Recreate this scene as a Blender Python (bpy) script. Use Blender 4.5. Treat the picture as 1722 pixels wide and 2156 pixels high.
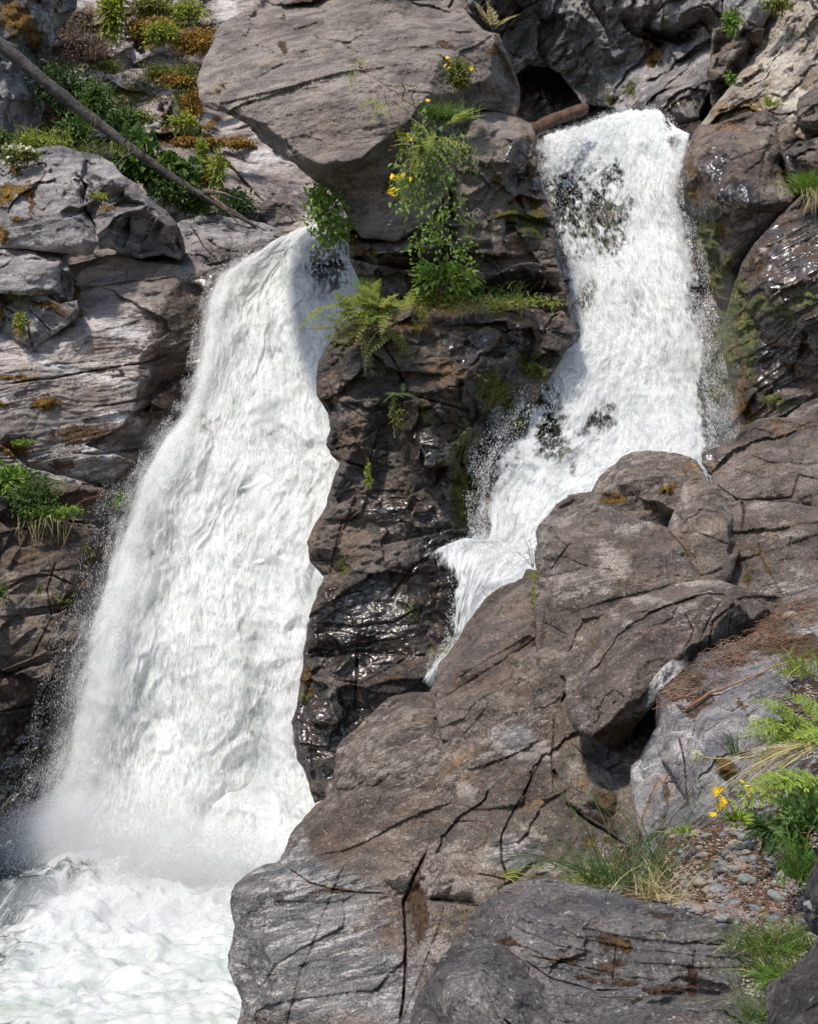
import bpy, math, random
import numpy as np
from mathutils import Vector, geometry
R = math.radians
for _o in list(bpy.data.objects): bpy.data.objects.remove(_o)
COL = bpy.context.scene.collection
SC = bpy.context.scene

# ------------------------------------------------------------------ camera, sky, sun, exposure
# world is in metres, pool surface at z = 0, camera stands 4.4 m above it and looks level along +Y
H = 4.4
FU = 2962.0            # focal length in sketch units (sketch is 1722 x 2156)
CX, CY = 861.0, 1078.0
cam = bpy.data.cameras.new('camera'); camo = bpy.data.objects.new('camera', cam); COL.objects.link(camo)
camo.location = (0, 0, H); camo.rotation_euler = (R(90), 0, 0)
cam.sensor_fit = 'VERTICAL'; cam.sensor_height = 36.0; cam.lens = 36.0 * FU / 2156.0
cam.clip_start = 0.1; cam.clip_end = 500
SC.camera = camo
SUN_DIR = Vector((-0.36, -0.56, 1.0)).normalized()       # towards the sun
w = bpy.data.worlds.new("World"); SC.world = w; w.use_nodes = True
wn = w.node_tree; bg = wn.nodes['Background']
sky = wn.nodes.new('ShaderNodeTexSky'); sky.sky_type = 'NISHITA'; sky.sun_disc = False
sky.sun_elevation = math.asin(SUN_DIR.z); sky.sun_rotation = math.atan2(SUN_DIR.x, SUN_DIR.y)
wn.links.new(sky.outputs[0], bg.inputs[0]); bg.inputs[1].default_value = 0.15
sl = bpy.data.lights.new('sun', 'SUN'); slo = bpy.data.objects.new('sun', sl); COL.objects.link(slo)
sl.energy = 3.1; sl.angle = R(3.5); sl.color = (1.0, 0.94, 0.85)
slo.rotation_euler = SUN_DIR.to_track_quat('Z', 'Y').to_euler(); slo.location = (-10, -10, 30)
SC.view_settings.view_transform = 'Standard'; SC.view_settings.look = 'None'
SC.view_settings.exposure = 0.60; SC.view_settings.gamma = 1.0
SC.cycles.max_bounces = 6; SC.cycles.transparent_max_bounces = 24
SC.cycles.diffuse_bounces = 4; SC.cycles.glossy_bounces = 2; SC.cycles.transmission_bounces = 3; SC.cycles.volume_bounces = 2
SC.cycles.use_denoising = True

# ------------------------------------------------------------------ numpy noise
def _hash(ix, iy, iz, seed):
    h = (ix.astype(np.int64) * 73856093) ^ (iy.astype(np.int64) * 19349663) ^ (iz.astype(np.int64) * 83492791) ^ (seed * 2654435761 & 0x7fffffff)
    h = h.astype(np.uint32)
    h ^= h >> np.uint32(16); h *= np.uint32(0x7feb352d); h ^= h >> np.uint32(15); h *= np.uint32(0x846ca68b); h ^= h >> np.uint32(16)
    return h
_G = np.array([[1,1,0],[-1,1,0],[1,-1,0],[-1,-1,0],[1,0,1],[-1,0,1],[1,0,-1],[-1,0,-1],[0,1,1],[0,-1,1],[0,1,-1],[0,-1,-1],[1,1,0],[-1,1,0],[0,-1,1],[0,-1,-1]], np.float32)
def perlin(p, seed=0):
    i = np.floor(p).astype(np.int32); f = (p - i).astype(np.float32)
    u = f * f * f * (f * (f * 6 - 15) + 10)
    out = np.zeros(len(p), np.float32)
    for dx in (0, 1):
        wx = u[:, 0] if dx else 1 - u[:, 0]
        for dy in (0, 1):
            wy = u[:, 1] if dy else 1 - u[:, 1]
            for dz in (0, 1):
                wz = u[:, 2] if dz else 1 - u[:, 2]
                g = _G[_hash(i[:, 0] + dx, i[:, 1] + dy, i[:, 2] + dz, seed) & np.uint32(15)]
                out += wx * wy * wz * (g[:, 0] * (f[:, 0] - dx) + g[:, 1] * (f[:, 1] - dy) + g[:, 2] * (f[:, 2] - dz))
    return out
def fbm(p, octv=4, seed=0, gain=0.5, ridged=False):
    a, s, o = 1.0, 0.0, np.zeros(len(p), np.float32)
    q = np.asarray(p, np.float32)
    for k in range(octv):
        n = perlin(q, seed + k * 17)
        if ridged: n = 0.5 - np.abs(n) * 1.6
        o += a * n; s += a; a *= gain; q = q * 2.03 + 11.3
    return o / s
def voronoi(p, seed=0):
    """nearest cell: offset to its centre, random numbers of the cell, F2 - F1"""
    i = np.floor(p).astype(np.int32); n = len(p)
    f1 = np.full(n, 9.0, np.float32); f2 = f1.copy(); off = np.zeros((n, 3), np.float32); rid = np.zeros(n, np.uint32)
    for dx in (-1, 0, 1):
        for dy in (-1, 0, 1):
            for dz in (-1, 0, 1):
                c = i + np.array([dx, dy, dz], np.int32)
                h = _hash(c[:, 0], c[:, 1], c[:, 2], seed)
                v = np.stack([c[:, 0] + (h & np.uint32(1023)) / 1023.0, c[:, 1] + ((h >> np.uint32(10)) & np.uint32(1023)) / 1023.0,
                              c[:, 2] + ((h >> np.uint32(20)) & np.uint32(1023)) / 1023.0], 1).astype(np.float32) - p
                d = np.sqrt((v * v).sum(1))
                m = d < f1
                f2 = np.where(m, f1, np.minimum(f2, d)); f1 = np.where(m, d, f1)
                off[m] = v[m]; rid[m] = h[m]
    r = np.stack([((rid * np.uint32(2654435 + 77 * k)) >> np.uint32(12)) % np.uint32(997) / 498.0 - 1 for k in range(4)], 1).astype(np.float32)
    return -off, r, f2 - f1
def sstep(a, b, x):
    t = np.clip((x - a) / (b - a), 0, 1); return t * t * (3 - 2 * t)

# ------------------------------------------------------------------ sketch helpers
def ray(x, y):
    x = np.asarray(x, float); y = np.asarray(y, float)
    return np.stack([(x - CX) / FU, np.ones_like(x), (CY - y) / FU], -1)
def at(x, y, d):
    """a point d metres ahead of the camera that stands at sketch position x, y"""
    return Vector(((x - CX) / FU * d, d, H + (CY - y) / FU * d))
def seg_dist(px, py, poly, closed=False):
    """distance to a polyline, nearest point, signed side"""
    P = np.asarray(poly, float)[:, :2]
    if closed: P = np.vstack([P, P[:1]])
    best = np.full(len(px), 1e9); nx = np.zeros(len(px)); ny = np.zeros(len(px)); side = np.zeros(len(px)); tt = np.zeros(len(px))
    for k in range(len(P) - 1):
        ax, ay = P[k]; bx, by = P[k + 1]; dx, dy = bx - ax, by - ay; L = dx * dx + dy * dy + 1e-9
        t = np.clip(((px - ax) * dx + (py - ay) * dy) / L, 0, 1)
        qx, qy = ax + t * dx, ay + t * dy; d = np.hypot(px - qx, py - qy); m = d < best
        best = np.where(m, d, best); nx = np.where(m, qx, nx); ny = np.where(m, qy, ny)
        side = np.where(m, np.sign((py - ay) * dx - (px - ax) * dy), side); tt = np.where(m, (k + t) / (len(P) - 1), tt)
    return best, nx, ny, side, tt
def inside(px, py, poly):
    P = np.asarray(poly, float)[:, :2]; r = np.zeros(len(px), bool); j = len(P) - 1
    for i in range(len(P)):
        xi, yi = P[i]; xj, yj = P[j]
        if yi != yj:
            m = ((yi > py) != (yj > py)) & (px < (xj - xi) * (py - yi) / (yj - yi) + xi); r ^= m
        j = i
    return r
def roughen(poly, amp, step=5.0, seed=1):
    P = np.asarray(poly, float)[:, :2]; out = []
    for i in range(len(P)):
        a, b = P[i], P[(i + 1) % len(P)]; n = max(1, int(np.hypot(*(b - a)) / step))
        for k in range(n): out.append(a + (b - a) * k / n)
    Q = np.array(out); p3 = np.c_[Q / 22.0, np.full(len(Q), seed * 3.7)].astype(np.float32)
    nx = fbm(p3, 4, 5 + seed, 0.6); ny = fbm(p3 + 50, 4, 9 + seed, 0.6)
    return Q + np.c_[nx, ny] * amp * 3.0
def control_depth(px, py, pts):
    """piecewise-plane depth through the control points"""
    pts = np.asarray(pts, float)
    x0, x1, y0, y1 = px.min() - 60, px.max() + 60, py.min() - 60, py.max() + 60
    A = np.c_[pts[:, :2], np.ones(len(pts))]
    if len(pts) >= 3:
        co = np.linalg.lstsq(A, pts[:, 2], rcond=None)[0]
    else: co = np.array([0, 0, pts[:, 2].mean()])
    ext = []
    for fx in (0, .5, 1):
        for fy in (0, .5, 1):
            if fx == .5 and fy == .5: continue
            X, Y = x0 + fx * (x1 - x0), y0 + fy * (y1 - y0)
            pl = co[0] * X + co[1] * Y + co[2]; k = np.argmin(np.hypot(pts[:, 0] - X, pts[:, 1] - Y))
            ext.append((X, Y, 0.25 * pl + 0.75 * pts[k, 2]))
    allp = np.vstack([pts, ext])
    vs, _, fs, ov, _, _ = geometry.delaunay_2d_cdt([Vector((float(a), float(b))) for a, b in allp[:, :2]], [], [], 0, 1e-4)
    dz = [allp[o[0], 2] if o else 0 for o in ov]
    out = np.full(len(px), pts[:, 2].mean())
    for f in fs:
        a, b, c = [np.array(vs[k]) for k in f]; T = np.array([b - a, c - a]).T
        if abs(np.linalg.det(T)) < 1e-6: continue
        M = np.linalg.inv(T); u = M[0, 0] * (px - a[0]) + M[0, 1] * (py - a[1]); v = M[1, 0] * (px - a[0]) + M[1, 1] * (py - a[1])
        m = (u >= -1e-5) & (v >= -1e-5) & (u + v <= 1 + 1e-5)
        out[m] = dz[f[0]] + u[m] * (dz[f[1]] - dz[f[0]]) + v[m] * (dz[f[2]] - dz[f[0]])
    return out

def new_mesh(name, V, F, mat=None, smooth=True, parent=None, attrs=None):
    me = bpy.data.meshes.new(name)
    V = np.asarray(V, np.float32)
    if isinstance(F, np.ndarray): groups = [F]
    else: groups = [g for g in F if len(g)]
    me.vertices.add(len(V)); me.vertices.foreach_set('co', V.ravel())
    nl = sum(g.size for g in groups); nf = sum(len(g) for g in groups)
    me.loops.add(nl); me.polygons.add(nf)
    me.loops.foreach_set('vertex_index', np.concatenate([g.ravel() for g in groups]).astype(np.int32))
    starts = []; tot = []; s = 0
    for g in groups:
        k = g.shape[1]; starts.append(s + np.arange(len(g)) * k); tot.append(np.full(len(g), k)); s += g.size
    me.polygons.foreach_set('loop_start', np.concatenate(starts).astype(np.int32))
    me.polygons.foreach_set('loop_total', np.concatenate(tot).astype(np.int32))
    me.update(calc_edges=True); me.validate()
    if smooth: me.polygons.foreach_set('use_smooth', np.ones(len(me.polygons), bool))
    for k, (typ, arr) in (attrs or {}).items():
        a = me.attributes.new(k, typ, 'POINT')
        a.data.foreach_set('color' if typ == 'FLOAT_COLOR' else ('vector' if typ == 'FLOAT_VECTOR' else 'value'), np.asarray(arr, np.float32).ravel())
    o = bpy.data.objects.new(name, me); COL.objects.link(o)
    if mat: me.materials.append(mat)
    if parent: o.parent = parent
    return o
def tag(o, label=None, cat=None, group=None, kind=None):
    if label: o['label'] = label
    if cat: o['category'] = cat
    if group: o['group'] = group
    if kind: o['kind'] = kind
    return o

# ------------------------------------------------------------------ materials
class NT:
    def __init__(s, name):
        s.m = bpy.data.materials.new(name); s.m.use_nodes = True; s.t = s.m.node_tree; s.t.nodes.clear()
    def n(s, typ, ins=None, **kw):
        nd = s.t.nodes.new('ShaderNode' + typ)
        for k, v in kw.items(): setattr(nd, k, v)
        for k, v in (ins or {}).items():
            if hasattr(v, 'is_output'): s.t.links.new(v, nd.inputs[k])
            else: nd.inputs[k].default_value = v
        return nd
    def attr(s, name): return s.n('Attribute', attribute_name=name)
    def math(s, op, a, b=None, c=None, clamp=False):
        i = {0: a}
        if b is not None: i[1] = b
        if c is not None: i[2] = c
        nd = s.n('Math', i, operation=op); nd.use_clamp = clamp; return nd.outputs[0]
    def noise(s, vec, scale, detail=4, rough=0.55, dist=0.0, out='Fac'):
        return s.n('TexNoise', {'Vector': vec, 'Scale': scale, 'Detail': detail, 'Roughness': rough, 'Distortion': dist}).outputs[out]
    def ramp(s, v, a, b, lo=0.0, hi=1.0):
        return s.n('MapRange', {0: v, 1: a, 2: b, 3: lo, 4: hi}, interpolation_type='SMOOTHSTEP').outputs[0]
    def mix(s, f, a, b, blend='MIX'):
        nd = s.n('Mix', data_type='RGBA', blend_type=blend)
        for idx, v in ((0, f), (6, a), (7, b)):
            if hasattr(v, 'is_output'): s.t.links.new(v, nd.inputs[idx])
            else: nd.inputs[idx].default_value = (v if idx == 0 else (tuple(v) + (1,) if len(v) == 3 else v))
        return nd.outputs[2]
    def out(s, sh): s.t.links.new(sh, s.n('OutputMaterial').inputs[0]); return s.m

def stone(name, c1, c2, pale=(.42, .40, .37), palek=0.5, warm=(.20, .12, .07), warmk=0.3, dark=0.5, bump=1.0, rough=0.8, fleck=0.5, line=0.5):
    t = NT(name); P = t.n('TexCoord').outputs['Object']; F = t.attr('fol').outputs['Vector']
    m1 = t.attr('m1'); m2 = t.attr('m2')
    s1 = t.n('SeparateColor', {0: m1.outputs['Color']}); s2 = t.n('SeparateColor', {0: m2.outputs['Color']})
    green, orange, wet, palem = s1.outputs[0], s1.outputs[1], s1.outputs[2], m1.outputs['Alpha']
    greym = m2.outputs['Alpha']; rust, darkm, dirt = s2.outputs[0], s2.outputs[1], s2.outputs[2]
    n1 = t.noise(F, 1.3, 6, 0.6); n3 = t.noise(F, 5.0, 10, 0.72, 0.6)
    col = t.mix(t.ramp(n1, .42, .58), c1, c2)
    col = t.mix(t.ramp(n3, .42, .58), t.mix(1.0, col, (.60, .60, .62), 'MULTIPLY'), t.mix(1.0, col, (1.12, 1.10, 1.07), 'MULTIPLY'))
    wn_ = t.noise(P, 2.1, 8, 0.7)
    col = t.mix(t.math('MULTIPLY', t.ramp(wn_, .48, .60), warmk), col, warm)
    # pale crust in blotches that follow the grain of the rock
    lb = t.math('MULTIPLY', t.ramp(t.noise(F, 1.5, 6, 0.6, 0.5), .47, .60), t.ramp(t.noise(F, 16, 12, 0.85, .2), .50, .545))
    lf = t.math('MULTIPLY', lb, palek, clamp=True)
    fp = t.noise(F, 13, 12, 0.88, .3)
    pl2 = t.ramp(t.math('ADD', t.math('MULTIPLY', palem, .20), fp), .545, .62)
    lf = t.math('MAXIMUM', lf, t.math('MULTIPLY', pl2, t.math('MINIMUM', t.math('MULTIPLY', palem, 4.0), .85)))
    lf = t.math('MULTIPLY', lf, t.ramp(t.noise(P, 60, 4, .8), .36, .54, .35, 1.0))
    col = t.mix(lf, col, pale)
    GF = t.n('VectorMath', {0: F, 1: (.7, 1, 2.2)}, operation='MULTIPLY').outputs[0]
    gcol = t.mix(t.ramp(t.noise(GF, 5, 10, .8, .4), .44, .56), (.085, .085, .088), (.17, .165, .162))
    gcol = t.mix(t.math('MULTIPLY', t.ramp(t.noise(GF, 11, 12, .85, .3), .515, .56), .8), gcol, (.46, .43, .41))
    col = t.mix(t.ramp(t.math('ADD', t.math('MULTIPLY', greym, .5), t.noise(P, 1.6, 7, .7)), .62, .80), col, gcol)
    dk = t.math('MULTIPLY', t.ramp(t.noise(F, 3.1, 10, .78, .2), .55, .60), .55)
    col = t.mix(dk, col, t.mix(1.0, col, (.50, .48, .47), 'MULTIPLY'))
    # small light and dark grains
    gr = t.noise(P, 75, 5, 0.85)
    col = t.mix(t.ramp(gr, .42, .58), t.mix(1.0, col, (.58, .57, .57), 'MULTIPLY'), t.mix(1.0, col, (1.34, 1.31, 1.28), 'MULTIPLY'))
    fl = t.math('MULTIPLY', t.ramp(t.noise(P, 42, 4, 0.7), .61, .65), fleck)
    col = t.mix(fl, col, (.46, .43, .38))
    # hairline joints
    ln = t.noise(F, 1.5, 5, 0.5, 0.3); lnv = t.math('ABSOLUTE', t.math('SUBTRACT', ln, .5))
    ln2 = t.noise(F, 4.4, 5, 0.6, .6); lnv2 = t.math('ABSOLUTE', t.math('SUBTRACT', ln2, .47))
    hair = t.math('MAXIMUM', t.math('MULTIPLY', t.ramp(lnv, .0, .0035, 1, 0), t.ramp(t.noise(P, 1.4, 3, .5), .5, .56)), t.math('MULTIPLY', t.ramp(lnv2, 0, .005, 1, 0), t.ramp(t.noise(P, 2.3, 3, .5), .48, .56)))
    hair = t.math('MULTIPLY', hair, line)
    col = t.mix(t.math('MULTIPLY', hair, .75), col, (.018, .014, .011))
    def edge(m, sc=9, w=.025, k=.30, src=P):
        """a patch whose outline is broken up by noise: m is 0 outside and 1 at the heart of the patch"""
        v = t.math('ADD', t.math('MULTIPLY', m, k), t.noise(src, sc, 10, .78))
        return t.math('MULTIPLY', t.ramp(v, .5 + k * .42, .5 + k * .42 + w * 2), t.math('MINIMUM', t.math('MULTIPLY', m, 5), 1.0))
    e_dark = edge(darkm, 4, .05, .4)  # darker tone: cracks, joints, stains and painted shade
    col = t.mix(t.math('MULTIPLY', e_dark, .85), col, t.mix(1.0, col, (.40, .38, .37), 'MULTIPLY'))
    e_rust = edge(rust, 6, .04, .22, F)
    col = t.mix(t.math('MULTIPLY', e_rust, .72), col, t.mix(t.ramp(t.noise(P, 20, 6, .8), .4, .6), (.09, .045, .02), (.30, .18, .085)))
    ew = edge(wet, 3.5, .05, .45)
    col = t.mix(ew, col, t.mix(1.0, col, (.36, .31, .26), 'MULTIPLY'))
    fine = t.ramp(t.noise(P, 30, 8, .85), .42, .58)
    ed = edge(dirt, 14, .03, .42)
    col = t.mix(ed, col, t.mix(fine, (.025, .014, .008), (.17, .10, .058)))
    hue = t.ramp(t.noise(P, 4, 4, .6), .42, .60)
    eo = edge(orange, 11, .03, .26)
    col = t.mix(eo, col, t.mix(fine, (.035, .016, .004), t.mix(hue, (.24, .12, .020), (.34, .20, .035))))
    eg = edge(green, 11, .03, .26)
    col = t.mix(eg, col, t.mix(fine, (.018, .022, .005), t.mix(hue, (.12, .14, .018), (.22, .20, .03))))
    moss = t.math('MAXIMUM', t.math('MAXIMUM', eo, eg), ed)
    rg = t.mix(ew, (rough,) * 3, t.mix(t.ramp(t.noise(P, 9, 4), .4, .6), (.20,) * 3, (.42,) * 3)); rg = t.mix(moss, rg, (.95,) * 3)
    # relief
    b1 = t.noise(F, 7, 10, .66, .4); b2 = t.noise(P, 22, 10, .72); b3 = t.noise(F, 24, 8, .7, .8)
    wv = t.ramp(t.math('ABSOLUTE', t.math('SUBTRACT', t.noise(F, 4.3, 6, .6, .6), .5)), 0, .05, 0, 1)
    h = t.math('ADD', t.math('MULTIPLY', b1, .055), t.math('MULTIPLY', b2, .030))
    h = t.math('ADD', h, t.math('MULTIPLY', b3, .020)); h = t.math('ADD', h, t.math('MULTIPLY', wv, .010))
    h = t.math('SUBTRACT', h, t.math('MULTIPLY', hair, .02))
    h = t.math('ADD', h, t.math('MULTIPLY', moss, t.math('MULTIPLY', t.noise(P, 55, 6, .8), .05)))
    hw = t.math('ADD', t.math('MULTIPLY', t.noise(F, 6, 4, .55, .5), .075), t.math('MULTIPLY', t.noise(F, 15, 3, .5, .5), .016))
    hw = t.math('ADD', hw, t.math('MULTIPLY', moss, t.math('MULTIPLY', t.noise(P, 55, 6, .8), .05)))
    h = t.math('ADD', t.math('MULTIPLY', h, t.math('SUBTRACT', 1.0, ew)), t.math('MULTIPLY', hw, ew))
    bp = t.n('Bump', {'Height': h, 'Distance': 0.9 * bump, 'Strength': 0.85})
    b = t.n('BsdfPrincipled', {'Base Color': col, 'Roughness': rg, 'Normal': bp.outputs[0], 'Specular IOR Level': t.math('ADD', .25, t.math('MULTIPLY', ew, .75))})
    return t.out(b.outputs[0])

M = {}
M['brown'] = stone('brown_stone', (.092, .074, .062), (.146, .120, .101), pale=(.34, .295, .255), palek=.75, warmk=.22)
M['boulder'] = stone('tilted_stone', (.165, .141, .124), (.222, .192, .170), pale=(.40, .37, .34), palek=.30, warmk=.15, line=.25, fleck=.35)
M['grey'] = stone('grey_stone', (.185, .180, .182), (.30, .285, .285), pale=(.5, .49, .48), palek=.55, warmk=.15)
M['pale'] = stone('pale_stone', (.225, .195, .180), (.355, .315, .295), pale=(.62, .60, .59), palek=.7, warmk=.2)
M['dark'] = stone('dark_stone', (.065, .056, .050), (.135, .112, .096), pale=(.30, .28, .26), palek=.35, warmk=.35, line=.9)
M['near'] = stone('near_stone', (.085, .080, .080), (.155, .145, .140), pale=(.33, .31, .30), palek=.5, warmk=.12, fleck=.7)
M['beige'] = stone('beige_stone', (.20, .172, .140), (.34, .300, .250), pale=(.55, .51, .45), palek=.8, warmk=.35, line=.8)
M['slate'] = stone('slate_stone', (.15, .15, .155), (.25, .24, .235), pale=(.5, .48, .46), palek=.8, warmk=.2, line=.8)

# ------------------------------------------------------------------ rock builder
ROCKS = []
def rock(name, label, cat, outline, pts, mat='brown', thick=1.2, rr=0.12, fol=(0, 2.5), facets=((.9, .16), (.33, .05)), rough=(.45, .09),
         cracks=(), ledges=(), patch=(), step=2.7, edge=1.6, kind=None, group=None, seed=None, warp=10, taper=.25, fine=.012, groove=.02, autostep=1.0, lam=0.0, joints=None):
    if joints is None: joints = ((fol[0] + 62, .75, .035), (fol[0] + 4, .55, .03), (fol[0] - 48, 1.3, .03)) if mat in ('brown', 'slate', 'dark', 'beige') else ((fol[0] + 3, .6, .02), (fol[0] + 70, 1.1, .03)) if mat in ('grey', 'pale') else ()
    seed = seed if seed is not None else (len(ROCKS) * 13 + 5)
    ROCKS.append(name)
    poly = roughen(outline, edge, 5.0, seed) if edge else np.array(outline, float)[:, :2]
    x0, y0 = poly.min(0) - step; x1, y1 = poly.max(0) + step
    xs = np.arange(x0, x1 + step, step); ys = np.arange(y0, y1 + step, step); nx_, ny_ = len(xs), len(ys)
    X, Y = np.meshgrid(xs, ys); px, py = X.ravel(), Y.ravel()
    ins = inside(px, py, poly); d, qx, qy, _, _ = seg_dist(px, py, poly, True)
    keep = ins | (d < step * .72)
    sn = (~ins) & keep
    px = np.where(sn, qx, px); py = np.where(sn, qy, py); e = np.where(ins, d, 0.0)
    idx = np.arange(nx_ * ny_).reshape(ny_, nx_)
    a, b, c, dd = idx[:-1, :-1].ravel(), idx[:-1, 1:].ravel(), idx[1:, 1:].ravel(), idx[1:, :-1].ravel()
    k4 = keep[a] & keep[b] & keep[c] & keep[dd]
    # a quad whose corners were all snapped adds nothing
    anyin = ins[a] | ins[b] | ins[c] | ins[dd]
    q = np.stack([a, dd, c, b], 1)[k4 & anyin]
    tris = []
    for (o_, l) in ((a, (dd, c, b)), (b, (a, dd, c)), (c, (b, a, dd)), (dd, (c, b, a))):
        m = (~keep[o_]) & keep[l[0]] & keep[l[1]] & keep[l[2]] & (ins[l[0]] | ins[l[1]] | ins[l[2]])
        tris.append(np.stack(l, 1)[m])
    tr = np.concatenate(tris)
    used = np.zeros(nx_ * ny_, bool); used[q.ravel()] = True; used[tr.ravel()] = True
    # fix winding of triangles so they face the camera like the quads
    remap = np.cumsum(used) - 1
    q = remap[q]; tr = remap[tr]; px, py, e = px[used], py[used], e[used]
    ar = (px[tr[:, 1]] - px[tr[:, 0]]) * (py[tr[:, 2]] - py[tr[:, 0]]) - (px[tr[:, 2]] - px[tr[:, 0]]) * (py[tr[:, 1]] - py[tr[:, 0]])
    tr = np.where((ar > 0)[:, None], tr[:, ::-1], tr)
    w3 = np.c_[px / 55, py / 55, np.full(len(px), seed)].astype(np.float32)
    wx, wy = fbm(w3, 4, seed + 3) * warp * 2.2, fbm(w3 + 31, 4, seed + 4) * warp * 2.2
    D = control_depth(px + wx, py + wy, pts)
    em = e * D / FU
    if rr > 0:
        k = np.clip(1 - em / rr, 0, 1); D = D + rr * (1 - np.sqrt(np.maximum(0, 1 - k * k))) * .9
    rv = ray(px, py); P = rv * D[:, None]
    ca, sa = math.cos(R(fol[0])), math.sin(R(fol[0])); st = fol[1]
    def folv(P): return np.stack([(P[:, 0] * ca + P[:, 2] * sa) / st, P[:, 1] / max(1, st * .6), -P[:, 0] * sa + P[:, 2] * ca], 1).astype(np.float32)
    F = folv(P)
    off = np.zeros(len(px), np.float32); JG = np.zeros(len(px))
    wf = np.stack([fbm(F * 1.7 + 3, 3, seed + 60), fbm(F * 1.7 + 23, 3, seed + 61), fbm(F * 1.7 + 43, 3, seed + 62)], 1) * .14
    for j, (sz, am) in enumerate(facets):
        o3, rnd, gap = voronoi((F + wf * (1 if j == 0 else .5)) / sz + seed * 1.37, seed + 40 + j)
        tilt = (o3 * rnd[:, :3]).sum(1)
        off += am * (tilt * 1.3 + rnd[:, 3] * .45 * autostep * (.35 if mat == 'brown' else 1)) * (.72 if mat == 'brown' else 1)
        off += groove * am * 2.2 * np.exp(-(gap / .05) ** 2) * (rnd[:, 0] > -.3)
    off += rough[1] * fbm(F / rough[0] + seed, 5, seed + 7, .55) * 1.6
    for (ja, sp, ja_) in joints:
        cj, sj = math.cos(R(ja)), math.sin(R(ja)); u_ = (-P[:, 0] * sj + P[:, 2] * cj + P[:, 1] * .25) / sp + fbm(P.astype(np.float32) * .8, 3, seed + 91) * .16 + seed * .37
        msk = sstep(-.12, .10, perlin((P * .7 + ja).astype(np.float32), seed + 92)); ci_ = np.floor(u_); fr_ = u_ - ci_
        hh = (_hash(ci_.astype(np.int32), np.full(len(u_), int(ja) + 200), np.full(len(u_), 1), seed) % np.uint32(1000)) / 500.0 - 1
        off += ja_ * hh * msk; gj = np.exp(-(np.minimum(fr_, 1 - fr_) * sp / .012) ** 2) * msk; off += gj * .012
        JG = np.maximum(JG, gj * .9)
    if lam: # thin layers split along the foliation
        lv = F[:, 2] * 1.0 + fbm(F * 1.1, 4, seed + 71) * .5
        s = lv / lam; fr = s - np.floor(s)
        amp = .5 + 1.0 * (_hash(np.floor(s).astype(np.int32), np.full(len(s), 3), np.full(len(s), 1), seed) % np.uint32(100)) / 100.0
        off += (sstep(0, .88, fr) - sstep(.90, 1.0, fr) - .5) * lam * .20 * amp * (0.4 + 1.2 * sstep(-.2, .3, fbm(P * .9, 3, seed + 72)))
    off += fine * fbm((P / .07).astype(np.float32), 3, seed + 9, .7, True)
    m1 = np.zeros((len(px), 4), np.float32); m2 = np.zeros((len(px), 4), np.float32)
    wob = fbm(np.c_[px / 30, py / 30, np.full(len(px), 7.0)].astype(np.float32), 4, 77) * 16
    wob2 = fbm(np.c_[px / 30, py / 30, np.full(len(px), 17.0)].astype(np.float32), 4, 78) * 16
    CH = dict(green=(0, 0), orange=(0, 1), wet=(0, 2), pale=(0, 3), rust=(1, 0), dark=(1, 1), dirt=(1, 2), grey=(1, 3))
    def putm(ch, v):
        wch, ci = CH[ch]; A = m1 if wch == 0 else m2; A[:, ci] = np.maximum(A[:, ci], v)
    putm('dark', JG * .42)
    for cr in cracks:      # (points, width, depth, channel)
        pl, wd, dp = cr[0], cr[1], cr[2]; dcr, _, _, _, tt = seg_dist(px + wob * .16, py + wob2 * .16, pl)
        endf = np.clip(np.minimum(tt, 1 - tt) * 8 + .25, 0, 1)
        wd = wd * .48; dp = dp * .8; g = np.exp(-(dcr / (wd * endf + .3)) ** 2); off += dp * g * endf
        if len(cr) > 3 and cr[3]: putm(cr[3], np.exp(-(dcr / (wd * 1.7 + .8)) ** 2) * endf * (.75 + wob * .05))
        putm('dark', g * .7)
    for lg in ledges:      # (points, step metres, reach units): right-hand side of the line lies deeper
        pl, sm, rc = lg; dl, _, _, sd, tt = seg_dist(px + wob * .3, py + wob2 * .3, pl)
        endf = np.clip(np.minimum(tt, 1 - tt) * 6, 0, 1)
        off += sm * np.where(sd > 0, np.exp(-dl / rc), 0) * sstep(-1, 1.5, np.where(sd > 0, dl, -1)) * endf
    for pt in patch:       # (channel, x, y, rx, ry, angle, strength)
        ch, x, y, rx, ry, an, stg = (tuple(pt) + (0, 1.0))[:7] if len(pt) < 7 else pt
        cc, ss = math.cos(R(an)), math.sin(R(an)); ux, uy = px + wob - x, py + wob2 - y
        r = np.sqrt(((ux * cc - uy * ss) / rx) ** 2 + ((ux * ss + uy * cc) / ry) ** 2)
        putm(ch, stg * np.clip(1.25 - r * .85, 0, 1.1) * (r < 1.47))
    mossy = np.maximum(m1[:, 0], m1[:, 1]); off -= mossy * .05 * (.6 + fbm((P / .12).astype(np.float32), 3, 5) * 2)
    edgefade = np.clip(em / .10, 0.35, 1)
    D = D + off * edgefade; P = rv * D[:, None]; P[:, 2] += H
    # sides and back
    n = len(px)
    ed = np.concatenate([np.stack([q[:, i], q[:, (i + 1) % 4]], 1) for i in range(4)] + [np.stack([tr[:, i], tr[:, (i + 1) % 3]], 1) for i in range(3)])
    key = np.minimum(ed[:, 0], ed[:, 1]).astype(np.int64) * (n + 1) + np.maximum(ed[:, 0], ed[:, 1])
    _, inv, cnt = np.unique(key, return_inverse=True, return_counts=True); be = ed[cnt[inv] == 1]
    bv = np.unique(be); mp = -np.ones(n, int); mp[bv] = np.arange(len(bv))
    V = [P]; Fq = [q]; base = P[bv]; cxm = px[bv].mean(); cym = py[bv].mean(); prev = None; tot = n
    Dm = D[bv]; A1 = [m1]; A2 = [m2]
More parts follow.
